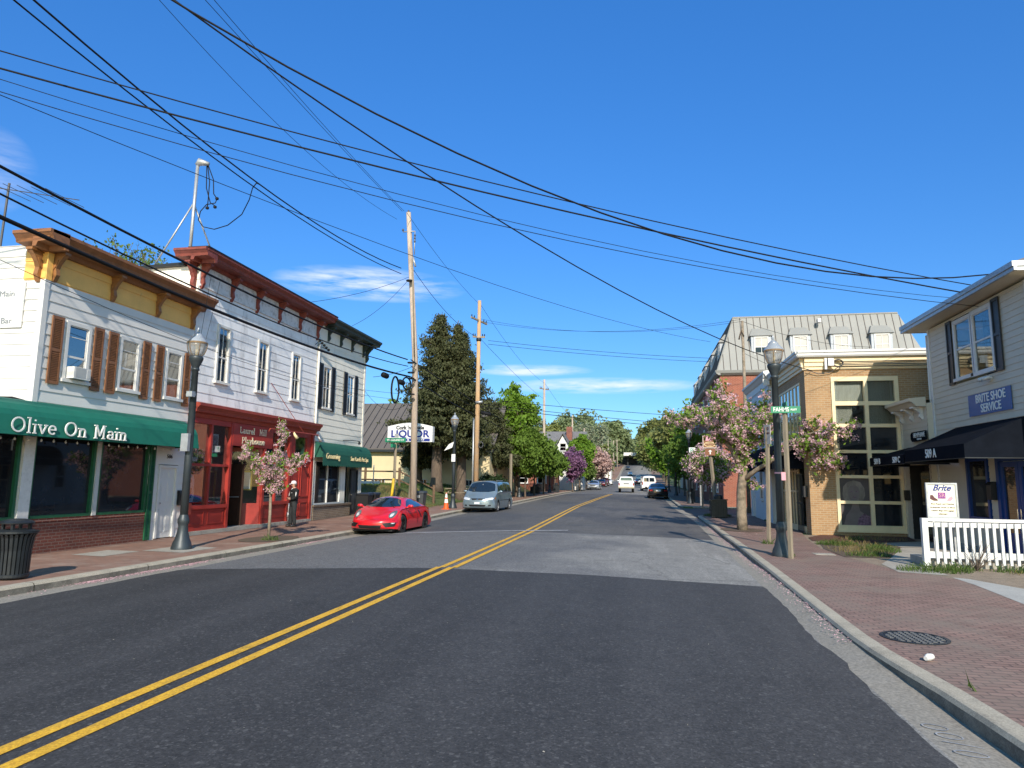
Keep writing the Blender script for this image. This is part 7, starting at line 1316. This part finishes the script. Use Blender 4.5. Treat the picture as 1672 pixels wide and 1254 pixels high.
# white pickup, driving away
PICK=dict(L=5.2,W=1.90,H=1.9,r=.42,tw=.27,axles=(1.05,4.2),zs=.50,paint=paint_white,rim=rim_black,nose=.2,tail=.05,bulge_front=.05,bulge_rear=.03,mirror=(3.4,1.35),patches=PICK_P,smooth=2,step=.05,
 keys=[(0,1.15,1.2,1.2,.97,.93),(1.5,1.17,1.22,1.22,.97,.93),(1.6,1.17,1.28,1.3,.97,.92),(1.95,1.18,1.80,1.86,.97,.76),(2.5,1.18,1.84,1.92,.97,.74),(3.15,1.17,1.80,1.88,.97,.75),(3.75,1.15,1.25,1.3,.97,.86),(4.8,1.08,1.12,1.15,.95,.85),(5.2,.95,1.0,1.02,.9,.8)])
def pick_extra(t,L,W):
    m=MB(); m.box(-L/2-.12,-L/2+.02,-W*.98,W*.98,.50,.68); m.build('rear_bumper',gold if False else plain('bumper_tan',(.42,.38,.26),.5),t,local=True)
    m=MB(); m.box(-L/2-.02,-L/2+.9,-W*.88,W*.88,1.18,1.72) ; 
    cab=MB(); cab.hexa([(-L/2+.05,-W*.92,1.2),(-L/2+1.7,-W*.92,1.2),(-L/2+1.7,W*.92,1.2),(-L/2+.05,W*.92,1.2),(-L/2+.25,-W*.74,1.86),(-L/2+1.75,-W*.74,1.86),(-L/2+1.75,W*.74,1.86),(-L/2+.25,W*.74,1.86)]); cap=cab.build('bed_cover',paint_white,t,local=True)
    g=MB(); g.hexa([(-L/2+.08,-W*.78,1.28),(-L/2+.10,-W*.78,1.28),(-L/2+.10,W*.78,1.28),(-L/2+.08,W*.78,1.28),(-L/2+.20,-W*.66,1.76),(-L/2+.24,-W*.66,1.76),(-L/2+.24,W*.66,1.76),(-L/2+.20,W*.66,1.76)]); g.build('rear_glass',plain('green_tinted_glass',(.12,.16,.12),.1),cap,local=True)
    m=MB(); m.box(-L/2-.045,-L/2,-.32,.32,.98,1.08); m.build('tailgate_handle',black_plastic,t,local=True)
PICK['extra']=pick_extra
car('pickup_truck','white pickup truck with a covered bed driving away down the middle of the street',-1.45,86.2,gz(86)-.01,UP+R(1),PICK,cat='truck')
WV=dict(L=5.7,W=2.0,H=2.15,r=.36,tw=.24,axles=(1.2,4.7),zs=.30,paint=paint_white,rim=rim_silver,nose=.25,tail=.05,bulge_front=.06,bulge_rear=.04,mirror=(4.7,1.4),patches=WV_P,smooth=2,step=.05,
 keys=[(0,1.15,1.98,2.05,.97,.76),(.3,1.2,2.02,2.12,.98,.76),(4.4,1.2,2.02,2.15,.98,.76),(4.6,1.2,1.95,2.05,.98,.78),(5.05,1.15,1.3,1.35,.97,.86),(5.5,1.0,1.05,1.1,.94,.84),(5.7,.85,.9,.92,.9,.8)])
car('white_van','tall white van with two rear windows parked beyond the black saloon',1.35,98.2,gz(98)-.1,UP+R(2.5),WV,cat='van')
car('parked_car','silver saloon parked on the left beyond the trees facing the camera',-6.35,102.3,gz(102)-.1,DN-R(2),sedan(paint_silver,4.6,1.8,1.42))
car('parked_car','dark red saloon parked on the left behind the silver one',-6.7,128,gz(128)-.08,DN-R(2),sedan(paint_maroon,4.7,1.85,1.45))
car('parked_suv','dark red sport utility car parked behind the dark red saloon',-6.6,136.5,gz(136)-.08,DN-R(2),suv(paint_maroon))
car('parked_car','white car parked on the far left beyond the dark red ones',-6.3,150,gz(150)-.08,DN-R(2),sedan(paint_white,4.6,1.8,1.42))
car('parked_car','dark grey car waiting just right of the white pickup',.2,150,gz(150)-.04,UP,sedan(paint_black,4.6,1.8,1.42))
car('distant_car','white sport utility car driving away above the gap between pickup and van',.1,229,gz(229)-.02,UP,suv(paint_white))
car('distant_car','white saloon coming toward the camera on the far hill above the pickup',-2.9,262,gz(262)-.02,DN,sedan(paint_white))
car('distant_car','dark car at the crest of the far hill',-4.2,298,gz(298)-.02,DN,suv(paint_black))
# ================================================================ person
def skinmesh(name,verts,edges,radii,mat,parent,sub=1,root=0):
    me=bpy.data.meshes.new(name); me.from_pydata([tuple(Vector(v)) for v in verts],edges,[]); o=bpy.data.objects.new(name,me); COL.objects.link(o)
    md=o.modifiers.new('skin','SKIN'); md.use_smooth_shade=True
    if sub: s=o.modifiers.new('sub','SUBSURF'); s.levels=sub; s.render_levels=sub
    bpy.context.view_layer.update()
    if not me.skin_vertices:
        import bmesh; b=bmesh.new(); b.from_mesh(me); b.verts.layers.skin.verify(); b.to_mesh(me); b.free()
    for i,r in enumerate(radii): me.skin_vertices[0].data[i].radius=(r,r) if not isinstance(r,tuple) else r; me.skin_vertices[0].data[i].use_root=(i==root)
    dg=bpy.context.evaluated_depsgraph_get(); m2=bpy.data.meshes.new_from_object(o.evaluated_get(dg)); bpy.data.objects.remove(o); m2.materials.clear(); m2.materials.append(mat); m2.name=name
    o=bpy.data.objects.new(name,m2); COL.objects.link(o); o.parent=parent; m2.polygons.foreach_set('use_smooth',[True]*len(m2.polygons)); return o
PH=R(205)  # heading: he faces left and a little toward the camera
Pn=thing('person',(-12.78,24.1,0),'person in a white cap, black zip jacket and dark trousers looking down at their hands','person',rz=0)
fx,fy=-.60,-.80; sx_,sy_=.80,-.60   # forward and to-his-left directions on the ground
def B(f,s,z): return (fx*f+sx_*s*-1,fy*f+sy_*s*-1,z)
bv=[B(0,0,.92),B(0,0,1.08),B(.0,0,1.24),B(.0,0,1.38),B(.015,0,1.445),B(.04,0,1.49),   # pelvis..neck
 B(.05,.0,1.555),B(.055,0,1.62)]
be=[(i,i+1) for i in range(7)]; br=[.08,.08,.09,.08,.055,.055,.082,.075]
def limb(pts,rs,start):
    global bv,be,br
    for p,r in zip(pts,rs): bv.append(p); be.append((start,len(bv)-1)); br.append(r); start=len(bv)-1
    return start
for s in (1,-1):
    limb([B(.02,s*.09,.84),B(.03+.02*s,s*.10,.48),B(-.0+.03*s,s*.105,.10),B(.03+.03*s,s*.11,.045),B(.13+.03*s,s*.115,.03)],[.09,.058,.04,.04,.03],0)
    w_=limb([B(.0,s*.17,1.36),B(.0+.02,s*.205,1.10),B(.20,s*.13,1.03),B(.235,s*.07,1.045)],[.055,.043,.032,.027],3)
    base=len(bv)-1; c=B(.235,s*.07,1.045)
    for k,l in enumerate((.075,.085,.08,.065)):
        o=(k-1.5)*.018; limb([B(.26,s*.06,1.05+o),B(.265+.01*k*0,s*.06-s*l*.5,1.045+o),B(.255,s*.06-s*l,1.035+o)],[.0095,.0085,.007],base)
    limb([B(.225,s*.05,1.085),B(.235,s*.03,1.10)],[.011,.009],base)
skinmesh('body',bv,be,br,skin,Pn,1)
jv=[B(0,0,.80),B(0,0,.88),B(0,0,1.08),B(.0,0,1.26),B(.0,0,1.37),B(.02,0,1.46)];je=[(i,i+1) for i in range(5)];jr=[.155,.165,.15,.155,.12,.075]
for s in (1,-1):
    a=len(jv); jv+=[B(.0,s*.18,1.35),B(.02,s*.215,1.20),B(.03,s*.225,1.09),B(.12,s*.18,1.05),B(.205,s*.115,1.03)]; je+=[(4,a),(a,a+1),(a+1,a+2),(a+2,a+3),(a+3,a+4)]; jr+=[.078,.07,.066,.058,.045]
J=skinmesh('jacket',jv,je,jr,jacket,Pn,1)
for s in (1,-1):
    m=MB(); p=[B(.055,s*.255,1.30),B(.065,s*.275,1.22),B(.08,s*.28,1.14)]; m.tube(p,[.012,.018,.012],6); m.build('sleeve_stripe',sign_white,J,local=True)
m=MB(); m.tube([B(.135,-.09,1.26),B(.14,-.05,1.265)],.010,6); m.build('chest_badge',sign_white,J,local=True)
m=MB(); m.tube([B(.07,0,1.43),B(.11,0,1.38),B(.125,0,1.32)],[.03,.02,.006],6); m.build('collar_opening',grey_post,J,local=True)
pv=[B(0,0,1.0),B(0,0,.88)];pe=[(0,1)];pr=[.11,.13]
for s in (1,-1):
    a=len(pv); pv+=[B(.01,s*.09,.82),B(.04+.02*s,s*.10,.48),B(.01+.03*s,s*.105,.16),B(.02+.03*s,s*.105,.075)]; pe+=[(1,a),(a,a+1),(a+1,a+2),(a+2,a+3)]; pr+=[.115,.088,.075,.072]
skinmesh('trousers',pv,pe,pr,trousers,Pn,1)
for s in (1,-1): m=MB(); q=.03*s; m.tube([B(-.05+q,s*.11,.05),B(.04+q,s*.11,.055),B(.12+q,s*.115,.045),B(.19+q,s*.12,.03)],[.045,.05,.045,.025],10); m.build('shoe',black_plastic,Pn,local=True,smooth=True)
m=MB(); hc=B(.05,0,1.60); n=16
vs=[];fs=[]
for i,(r,z) in enumerate(((.10,.0),(.105,.03),(.098,.07),(.07,.105),(.02,.118))):
    for j in range(n): a=2*math.pi*j/n; vs.append((hc[0]+r*math.cos(a)*1.0,hc[1]+r*math.sin(a),hc[2]+z))
fs=[(i*n+j,i*n+(j+1)%n,(i+1)*n+(j+1)%n,(i+1)*n+j) for i in range(4) for j in range(n)]+[tuple(range(4*n,5*n))]
m.add(vs,fs); pk=[B(.13,-.07,1.605),B(.22,-.055,1.575),B(.245,0,1.57),B(.22,.055,1.575),B(.13,.07,1.605)]; m.prism([Vector(p) for p in pk],[Vector(p)+Vector((0,0,.012)) for p in pk]); m.build('cap',cap_white,Pn,local=True,smooth=True)
m=MB(); m.tube([B(.125,0,1.555),B(.15,0,1.535)],[.012,.016],6); m.tube([B(.05,.082,1.57),B(.05,.092,1.53)],[.015,.01],6); m.tube([B(.05,-.082,1.57),B(.05,-.092,1.53)],[.015,.01],6); m.build('nose_and_ears',skin,Pn,local=True)
m=MB(); m.tube([B(.122,.028,1.565),B(.13,.03,1.565)],.009,6); m.tube([B(.122,-.028,1.565),B(.13,-.03,1.565)],.009,6); m.tube([B(.125,-.02,1.505),B(.128,.02,1.505)],.005,5); m.build('eyes_and_mouth',brown_ink,Pn,local=True)
m=MB(); m.tube([B(.005,.0,1.60),B(-.0,0,1.55),B(.01,0,1.505)],[.085,.08,.05],12); m.build('hair',bark,Pn,local=True,smooth=True)
m=MB(); m.box(-.05,.0,-.03,.03,0,.01); 
ph=MB(); p=B(.27,0,1.06); ph.box(p[0]-.03,p[0]+.03,p[1]-.03,p[1]+.03,p[2]-.005,p[2]+.006); o=ph.build('phone',black_plastic,None); o.location=(-12.78,24.1,0); tag(o,'small dark phone held in the hands of the person in the white cap','phone')
# ================================================================ trees
def leafmesh(name,C,S,mat,parent,loc,rng,asp=1.5,droop=0):
    """C centres (n,3), S sizes (n): one small bent quad per leaf"""
    n=len(C); d=rng.normal(size=(n,3)); d[:,2]-=droop; d/=np.linalg.norm(d,axis=1)[:,None]; a=rng.normal(size=(n,3)); e=np.cross(d,a); e/=np.linalg.norm(e,axis=1)[:,None]+1e-9
    S=S[:,None]; V=np.stack([C-d*S*asp*.5,C+e*S*.5,C+d*S*asp*.5,C-e*S*.5],1).reshape(-1,3)-np.array(loc)
    me=bpy.data.meshes.new(name); me.vertices.add(4*n); me.vertices.foreach_set('co',V.ravel().astype(np.float32)); me.loops.add(4*n); me.loops.foreach_set('vertex_index',np.arange(4*n,dtype=np.int32)); me.polygons.add(n); me.polygons.foreach_set('loop_start',np.arange(0,4*n,4,dtype=np.int32)); me.polygons.foreach_set('loop_total',np.full(n,4,dtype=np.int32)); me.update(calc_edges=True); me.validate(); me.materials.append(mat)
    o=bpy.data.objects.new(name,me); COL.objects.link(o); o.parent=parent; return o
def limbs(m,p,d,L,r,lev,rg,tips,spread=.6,up=.15,n=3,segs=3,taper=.62,jit=.14):
    pts=[p];q=p.copy();dd=d.copy()
    for s in range(segs):
        dd=(dd+Vector((rg.gauss(0,jit),rg.gauss(0,jit),rg.gauss(0,jit*.6)+up*.3))).normalized(); q=q+dd*L/segs; pts.append(q.copy())
    m.tube(pts,[r*(1-(1-taper)*i/segs) for i in range(segs+1)],6 if lev>1 else 4)
    if lev==0: tips.append((pts[-1],r)); tips.append((pts[-2],r)); return
    for k in range(n):
        a=2*math.pi*(k+rg.random())/n; ax=dd.orthogonal().normalized(); ax.rotate(Matrix.Rotation(a,3,dd)); nd=(dd*(1-spread*.5)+ax*spread*rg.uniform(.7,1.2)+Vector((0,0,up))).normalized()
        limbs(m,pts[-1] if k<2 else pts[-2],nd,L*rg.uniform(.62,.8),r*taper*.8,lev-1,rg,tips,spread,up,n,segs,taper,jit)
def tree(name,label,x,y,H,cr,clear,kind,seed,trunk_r=.12,lev=2,per=70,leaf=.10,mat=None,bk=None,cat='tree',group=None,crown=None,zoff=0,lean=(0,0),dens=1.0,clump=.32,extra=None,squash=1.0,z0=None):
    """broad-leaved tree: real limbs inside a crown of clumped leaves"""
    z=(T(x,y) if z0 is None else z0); t=thing(name,(x,y,z),label,cat,group); rg=random.Random(seed); rn=np.random.default_rng(seed); m=MB(); tips=[]
    base=Vector((x,y,z-.05)); top=Vector((x+lean[0],y+lean[1],z+clear)); mid=base.lerp(top,.5)+Vector((rg.gauss(0,.04),rg.gauss(0,.04),0))*clear*.5
    m.tube([base,base.lerp(mid,.15),mid,top],[trunk_r*1.35,trunk_r,trunk_r*.85,trunk_r*.72],9); nb=5; ch=H-clear
    for k in range(nb):
        a=2*math.pi*(k+rg.random()*.6)/nb; d=Vector((math.cos(a)*.8*cr/ch*1.6,math.sin(a)*.8*cr/ch*1.6,1)).normalized(); limbs(m,top.copy(),d,ch*.38,trunk_r*.5,lev,rg,tips,n=3)
    m.tube([top,top+Vector((0,0,ch*.7))],[trunk_r*.6,trunk_r*.1],6)
    m.build('trunk',bk or bark,t,smooth=True)
    # clumps: limb tips pulled inside the crown envelope + a ragged shell
    cz=z+clear*.85+(H-clear*.85)/2; hz=(H-clear*.85)/2*squash; cen=np.array([x+lean[0],y+lean[1],cz]); P=[np.array(p) for p,_ in tips]
    out=[]
    for p in P:
        q=(p-cen)/np.array([cr,cr,hz]); l=np.linalg.norm(q); 
        if l>1: q=q/l*rn.uniform(.8,1.0)
        out.append(cen+q*np.array([cr,cr,hz]))
    nsh=int(60*dens*(1 if lev>1 else .6))
    lob=rn.normal(size=(7,3)); lob/=np.linalg.norm(lob,axis=1)[:,None]
    for _ in range(nsh):
        d=rn.normal(size=3); d/=np.linalg.norm(d); rr=.70+.30*max(0,max(lob@d)-.5)*2*rn.uniform(.6,1.1); rr*=rn.uniform(.75,1.05)**(1); out.append(cen+d*rr*np.array([cr,cr,hz]))
    for _ in range(nsh//3): out.append(cen+rn.normal(size=3)*.35*np.array([cr,cr,hz]))
    if crown: out+= [np.array(c) for c in crown]
    cl=np.array(out); keep=cl[:,2]>z+clear*.7; cl=cl[keep]; cs=clump*cr*rn.uniform(.45,1.0,len(cl)); N=per
    C=(cl[:,None,:]+rn.normal(size=(len(cl),N,3))*cs[:,None,None]*np.array([.5,.5,.36])).reshape(-1,3); S=leaf*rn.uniform(.6,1.3,len(C)); leafmesh('crown',C,S,mat,t,(x,y,z),rn)
    if extra:
        emat,frac,es=extra; sel=cl[rn.random(len(cl))<frac]; sel2=np.repeat(sel,3,0)+rn.normal(size=(len(sel)*3,3))*.3*clump*cr
        C=(sel2[:,None,:]+rn.normal(size=(len(sel2),18,3))*es*1.1).reshape(-1,3); leafmesh('blossom',C,es*rn.uniform(.5,1.0,len(C)),emat,t,(x,y,z),rn,asp=1.1)
    return t
def spruce(label,x,y,H,cr,clear,seed,r=.5,top2=None,dens=1.0):
    z=T(x,y); t=thing('evergreen_tree',(x,y,z),label,'tree','tall dark evergreens'); rg=random.Random(seed); rn=np.random.default_rng(seed); m=MB(); m.tube([(x,y,z-.1),(x,y,z+.6),(x,y,z+H*.5),(x,y,z+H*.97)],[r*1.5,r,r*.6,.04],10); C=[];S=[]
    heads=[(x,y,H)]+([ (x+top2[0],y+top2[1],top2[2])] if top2 else [])
    for (hx,hy,hh) in heads:
        lv=clear if hh==H else hh*.55; h=lv
        if hh!=H: m.tube([(x,y,z+hh*.5),(hx,hy,z+hh)],[.16,.03],6)
        while h<hh-.2:
            f=(hh-h)/(hh-clear*.6); R0=cr*(f**.66)*(1 if hh==H else .6)*rg.uniform(.75,1.12)*(1-.25*max(0,(f-.85)/.15)); nb=max(4,int(9*f*dens)+3)
            for k in range(nb):
                a=2*math.pi*(k+rg.random())/nb; Rr=R0*rg.uniform(.55,1.15); p0=Vector((hx+(x-hx)*0,hy,z+h)); e=Vector((math.cos(a),math.sin(a),0)); pts=[p0+e*Rr*s+Vector((0,0,-.28*Rr*s*s*1.2+.16*Rr*s+ (0.18*Rr*(s>.8)))) for s in (0,.35,.7,1)]
                m.tube(pts,[.05*f+.015,.03,.02,.008],4,cap=False)
                nl=int(44*Rr/1.2)+14
                for s in rn.uniform(.12,1.04,nl):
                    i=min(2,int(s*3)); q=pts[i].lerp(pts[i+1],min(1,s*3-i)); w_=.30*Rr*(1-abs(s-.5))*.8+.10; o=rn.normal(size=3); C.append((q.x+o[0]*w_*.55,q.y+o[1]*w_*.55,q.z-abs(o[2])*.20-.02)); S.append(.095+.06*f)
            h+=.42*(.6+.55*f)
    m.build('trunk',bark,t,smooth=True); C=np.array(C); S=np.array(S); C=np.concatenate([C,C+rn.normal(size=C.shape)*.09,C+rn.normal(size=C.shape)*.13]); S=np.concatenate([S]*3)*rn.uniform(.6,1.2,3*len(S)); leafmesh('crown',C,S,L_spruce,t,(x,y,z),rn,asp=2.0,droop=.9); return t
spruce('tallest dark evergreen with a forked top behind the liquor sign',-14.7,49.0,13.6,3.7,3.8,5,.42,top2=(1.3,.4,12.9))
spruce('second dark evergreen, its trunk right behind the left street lamp',-13.2,50.5,13.2,3.2,3.8,8,.40)
spruce('lower dark evergreen spreading right of the second utility pole',-12.0,57,8.6,2.5,3.2,13,.32); spruce('small dark evergreen behind the left of the forked one',-17.2,52.5,7.4,2.2,1.8,19,.25,dens=.8)
tree('maple_tree','bright green upright tree right of the dark evergreens',-10.9,61.5,11.0,1.9,2.4,'b',21,.16,2,70,.22,L_maple,group='left pavement trees')
tree('shrub','round clipped dark bush right of the orange-footed utility pole',-11.5,53.5,1.9,1.1,.1,'b',22,.05,1,90,.14,L_dark,cat='bush',dens=1.2,squash=1.1)
for i,(x,y,H,cr,lab) in enumerate(((-9.9,52.5+8,6.2,2.0,'leafy green pavement tree nearest the minivan'),(-10.0,66.5,6.0,2.1,'second leafy green pavement tree behind the minivan'),(-9.9,72.5,5.2,1.8,'third leafy green pavement tree on the left'),(-9.6,80.5,5.0,1.6,'slender fourth green pavement tree left of the purple one'))):
    tree('street_tree',lab,x,y,H,cr,1.9,'b',30+i,.09,2,80,.19,L_street,group='left pavement trees')
tree('street_tree','wide dark green tree between the minivan and the white house',-13.6,70,5.2,2.3,2.0,'b',37,.12,2,70,.22,L_street,group='left pavement trees')
tree('redbud_tree','purple flowering redbud left of the silver parked car',-8.2,87.5,5.6,1.6,1.4,'b',40,.10,2,80,.18,L_redbud)
tree('street_tree','tall bright green tree behind the purple redbud',-7.8,93,7.6,1.8,2.0,'b',41,.14,2,80,.26,L_maple,group='left pavement trees')
tree('street_tree','small yellow-green tree over the silver parked car',-7.4,101,4.2,1.5,1.5,'b',46,.08,2,50,.2,L_young,group='left pavement trees')
tree('cherry_tree','dusty pink far tree left of the dark red parked cars',-7.6,124,7.2,3.0,1.6,'b',42,.16,2,90,.30,L_blossom2)
tree('cherry_tree','second dusty pink far tree behind the first one',-8.0,136,6.6,2.6,1.6,'b',43,.14,2,70,.30,L_blossom2)
tree('street_tree','olive far tree above the last parked cars on the left',-8.6,150,8,3.2,2,'b',44,.16,2,70,.36,L_olive)
# far background trees
tree('poplar_tree','wide sparse silvery tree on the skyline left of the street end',-10.8,158,15.8,5.6,5.5,'b',50,.32,2,13,.36,L_sparse,dens=.6,clump=.2)
tree('background_tree','brown-green round tree behind the white house roof',-18.5,150,13.5,4.6,3,'b',51,.3,2,80,.5,L_olive,dens=1.3)
tree('background_tree','thin grey-green tree behind the left end of the white house',-25.5,160,17,5.5,4,'b',52,.3,2,40,.5,L_sparse,dens=.8,clump=.2)
for i,(x,y,H,cr,mt,lab) in enumerate(((-15.5,200,11,4.5,L_olive,'olive skyline tree left of the far poles'),(-22,120,10,5,L_street,'green tree filling the gap left of the white house'),(-34,95,11,6,L_street,'green tree behind the pale yellow building, left one'),(-16,240,15,7,L_far,'pale tree at the far left street end'),(-12,320,22,8,L_far,'green tree left of the filling station canopy'),(11,330,24,10,L_olive,'wide green tree right of the filling station canopy'),(22,300,24,11,L_far,'pale far tree to the right of the street end'),(-26,300,26,12,L_far,'pale far tree to the left of the street end'))):
    tree('background_tree',lab,x,y,H,cr,2.5,'b',60+i,.35,2,60,.55+y/700,mt,dens=1.3)
for i,(x,y,H,cr,mt,lab) in enumerate(((7.2,112,12.3,4.6,L_olive,'tallest olive tree overhanging the right pavement'),(6.8,132,12.0,4.6,L_maple,'bright tree second in the right row'),(6.0,152,12.0,5.2,L_olive,'olive tree third in the right row'),(7.0,178,12.5,5.8,L_maple,'bright tree fourth in the right row'),(7.5,208,14,6.2,L_far,'pale tree fifth in the right row'),(8.5,245,17,7,L_olive,'olive tree last in the right row'),(9.5,92,12.6,4.4,L_maple,'light green tree close behind the brick building'))):
    tree('avenue_tree',lab,x,y,H,cr,2.6,'b',80+i,.24,2,75,.26+y/900,mt,dens=1.2,group='trees along the right pavement')
for i,(x,y,H,cr,lab) in enumerate(((4.6,60,5.8,1.5,'slim dark green pavement tree before the brick building'),(4.7,66,6.0,1.6,'second slim green pavement tree before the brick building'),(4.7,73,6.2,1.7,'third slim green tree by the black parked car'),(4.8,84,6.6,1.8,'fourth slim green tree beyond the black parked car'))):
    tree('street_tree',lab,x,y,H,cr,2.2,'b',95+i,.08,2,80,.18,L_street,group='slim trees on the right pavement')
tree('cherry_tree','small pink cherry beyond the black litter bin on the right',4.35,43.8,3.9,1.5,1.5,'b',101,.07,2,22,.12,L_cherry,extra=(L_blossom,.6,.13),clump=.26,z0=.2)
# thin-leaved tree tops above the left roofs and the right roof
for i,(x,y,H,cr,lab) in enumerate(((-27.5,30,15.2,2.0,'wispy young tree top over the brown cornice, left one'),(-25.4,30.5,14.8,1.4,'wispy young tree top over the brown cornice, right one'))): tree('young_tree',lab,x,y,H,cr,9.5,'b',110+i,.12,2,6,.12,L_young,dens=.35,clump=.22)
tree('young_tree','few thin twigs showing above the shoe repair eave',15,24.5,11.0,1.2,8.4,'b',115,.05,1,8,.12,L_young,dens=.3,clump=.25,z0=0)
def hedgewood(name,label,x0,x1,y0,y1,H,n,mat,seed,leaf=1.0):
    rn=np.random.default_rng(seed); X=rn.uniform(x0,x1,n);Y=rn.uniform(y0,y1,n); bump_=np.interp(X*.11+np.sin(X*.7)*.4,np.arange(-200,200,1),np.random.default_rng(seed+1).uniform(.65,1.0,400)); Z=np.array([gz(v) for v in Y])+rn.uniform(0,1,n)**.7*H*bump_
    return tag(leafmesh(name,np.stack([X,Y,Z],1),leaf*rn.uniform(.5,1.2,n),mat,None,(0,0,0),rn),label,'woodland',kind='stuff')
hedgewood('woodland','far wood closing the end of the street',-90,90,365,395,17,16000,L_far,7,1.7); hedgewood('woodland','wood behind the left side buildings',-120,-30,100,130,12,9000,L_street,9,1.1); hedgewood('woodland','wood behind the right side buildings',22,120,110,140,12,8000,L_olive,10,1.1)
# ---- the big cherry on the right pavement, limb by limb
def cherry(label,x,y,limb_paths,tr,seed,leafn,blos,cl_r,leaf,es,z=0.0):
    t=thing('cherry_tree',(x,y,z),label,'tree'); rg=random.Random(seed); rn=np.random.default_rng(seed); m=MB(); cl=[]
    for pts,r0,r1,fol in limb_paths:
        P=[Vector(p) for p in pts]; n=len(P); m.tube(P,[r0+(r1-r0)*i/(n-1) for i in range(n)],9)
        if fol:
            for i in range(1,n):
                for _ in range(fol):
                    q=P[i-1].lerp(P[i],rg.uniform(.2,1)); d=Vector((rg.gauss(0,1),rg.gauss(0,1),rg.gauss(.25,.7))).normalized(); e=q+d*rg.uniform(.35,1)*cl_r; m.tube([q,q.lerp(e,.5)+Vector((0,0,.05)),e],[.022,.014,.006],4,cap=False); cl.append(tuple(e)); cl.append(tuple(q.lerp(e,.6)))
    m.build('trunk',bark_pale,t,smooth=True); cl=np.array(cl)
    C=(cl[:,None,:]+rn.normal(size=(len(cl),leafn,3))*cl_r*.20).reshape(-1,3); leafmesh('crown',C,leaf*rn.uniform(.6,1.2,len(C)),L_cherry,t,(x,y,z),rn,asp=1.9)
    sel=cl[rn.random(len(cl))<blos]; s2=np.repeat(sel,4,0)+rn.normal(size=(len(sel)*4,3))*cl_r*.17; s2[:,2]-=.03
    C=(s2[:,None,:]+rn.normal(size=(len(s2),16,3))*es*.62).reshape(-1,3); leafmesh('blossom',C,es*rn.uniform(.5,.95,len(C)),L_blossom,t,(x,y,z),rn,asp=1.1); return t
cherry('large pink flowering cherry with a thick pale trunk on the right pavement',3.95,28.0,[
 ([(3.95,28,-.05),(3.93,28,.6),(3.95,28,1.5),(4.05,28,2.4),(4.1,28,2.9)],.21,.15,0),
 ([(4.05,28,2.3),(3.6,27.9,3.2),(3.0,27.8,3.85),(2.3,27.7,4.2),(1.6,27.6,4.4)],.12,.025,6),
 ([(4.1,28,2.9),(3.9,28.2,3.7),(3.6,28.4,4.5),(3.4,28.5,5.2),(3.3,28.5,5.7)],.12,.02,6),
 ([(4.1,28,2.8),(4.3,28.2,3.4),(4.6,28.4,4.0),(4.9,28.6,4.6),(5.1,28.7,5.1)],.10,.02,6),
 ([(3.95,28,3.4),(3.3,28.6,3.9),(2.7,29.1,4.4),(2.2,29.4,4.9)],.07,.02,6),
 ([(4.0,28,3.3),(3.6,27.2,3.9),(3.2,26.7,4.3),(2.8,26.3,4.7)],.07,.02,6),
 ([(4.2,28.1,3.2),(4.6,27.5,3.7),(4.9,27.0,4.2)],.06,.02,6),
 ([(3.9,28.1,3.7),(4.2,29.0,4.3),(4.2,29.6,5.0)],.06,.02,6),
 ([(3.98,28,1.9),(4.5,27.7,2.35),(5.1,27.3,2.75),(5.6,26.9,3.1)],.10,.05,1),
 ([(5.6,26.9,3.1),(6.1,26.5,3.3),(6.6,26.1,3.0),(7.0,25.8,2.55)],.045,.012,5),
 ([(5.6,26.9,3.1),(6.0,26.4,3.6),(6.6,26.0,3.75),(7.1,25.7,3.7)],.04,.01,4)],.24,201,15,.85,.60,.10,.085)
cherry('small pink cherry in front of the red theatre front on the left pavement',-10.88,19.1,[
 ([(-10.88,19.1,-.05),(-10.88,19.1,.7),(-10.9,19.1,1.35)],.048,.038,0),
 ([(-10.9,19.1,1.3),(-11.15,19.1,1.9),(-11.55,19.1,2.42),(-11.95,19.1,2.62)],.035,.01,6),
 ([(-10.9,19.1,1.35),(-10.8,19.1,2.0),(-10.7,19.1,2.6),(-10.65,19.1,3.15),(-10.8,19.1,3.7)],.035,.008,3),
 ([(-10.88,19.1,1.3),(-10.5,19.0,1.95),(-10.15,19.0,2.35),(-9.9,19.0,2.5)],.03,.008,6),
 ([(-10.9,19.1,1.4),(-11.0,19.5,2.2),(-11.2,19.8,2.55)],.025,.008,6),
 ([(-10.9,19.1,1.4),(-10.7,18.7,2.1),(-10.6,18.5,2.4)],.025,.008,6),
 ([(-10.95,19.1,1.7),(-11.3,18.8,2.3),(-11.6,18.7,2.55)],.02,.008,5)],.05,207,8,.8,.27,.065,.052)
# low shrubs against the right-hand walls
for i,(x,y,lab) in enumerate(((6.4,36.2,'small green shrub at the foot of the white clapboard wall'),(6.2,34.2,'low weed clump where the white clapboard wall meets the tan brick'))): tree('shrub',lab,x,y,.55-.1*i,.28,.05,'b',130+i,.02,1,30,.06,L_street,cat='bush',dens=.6,z0=.08)
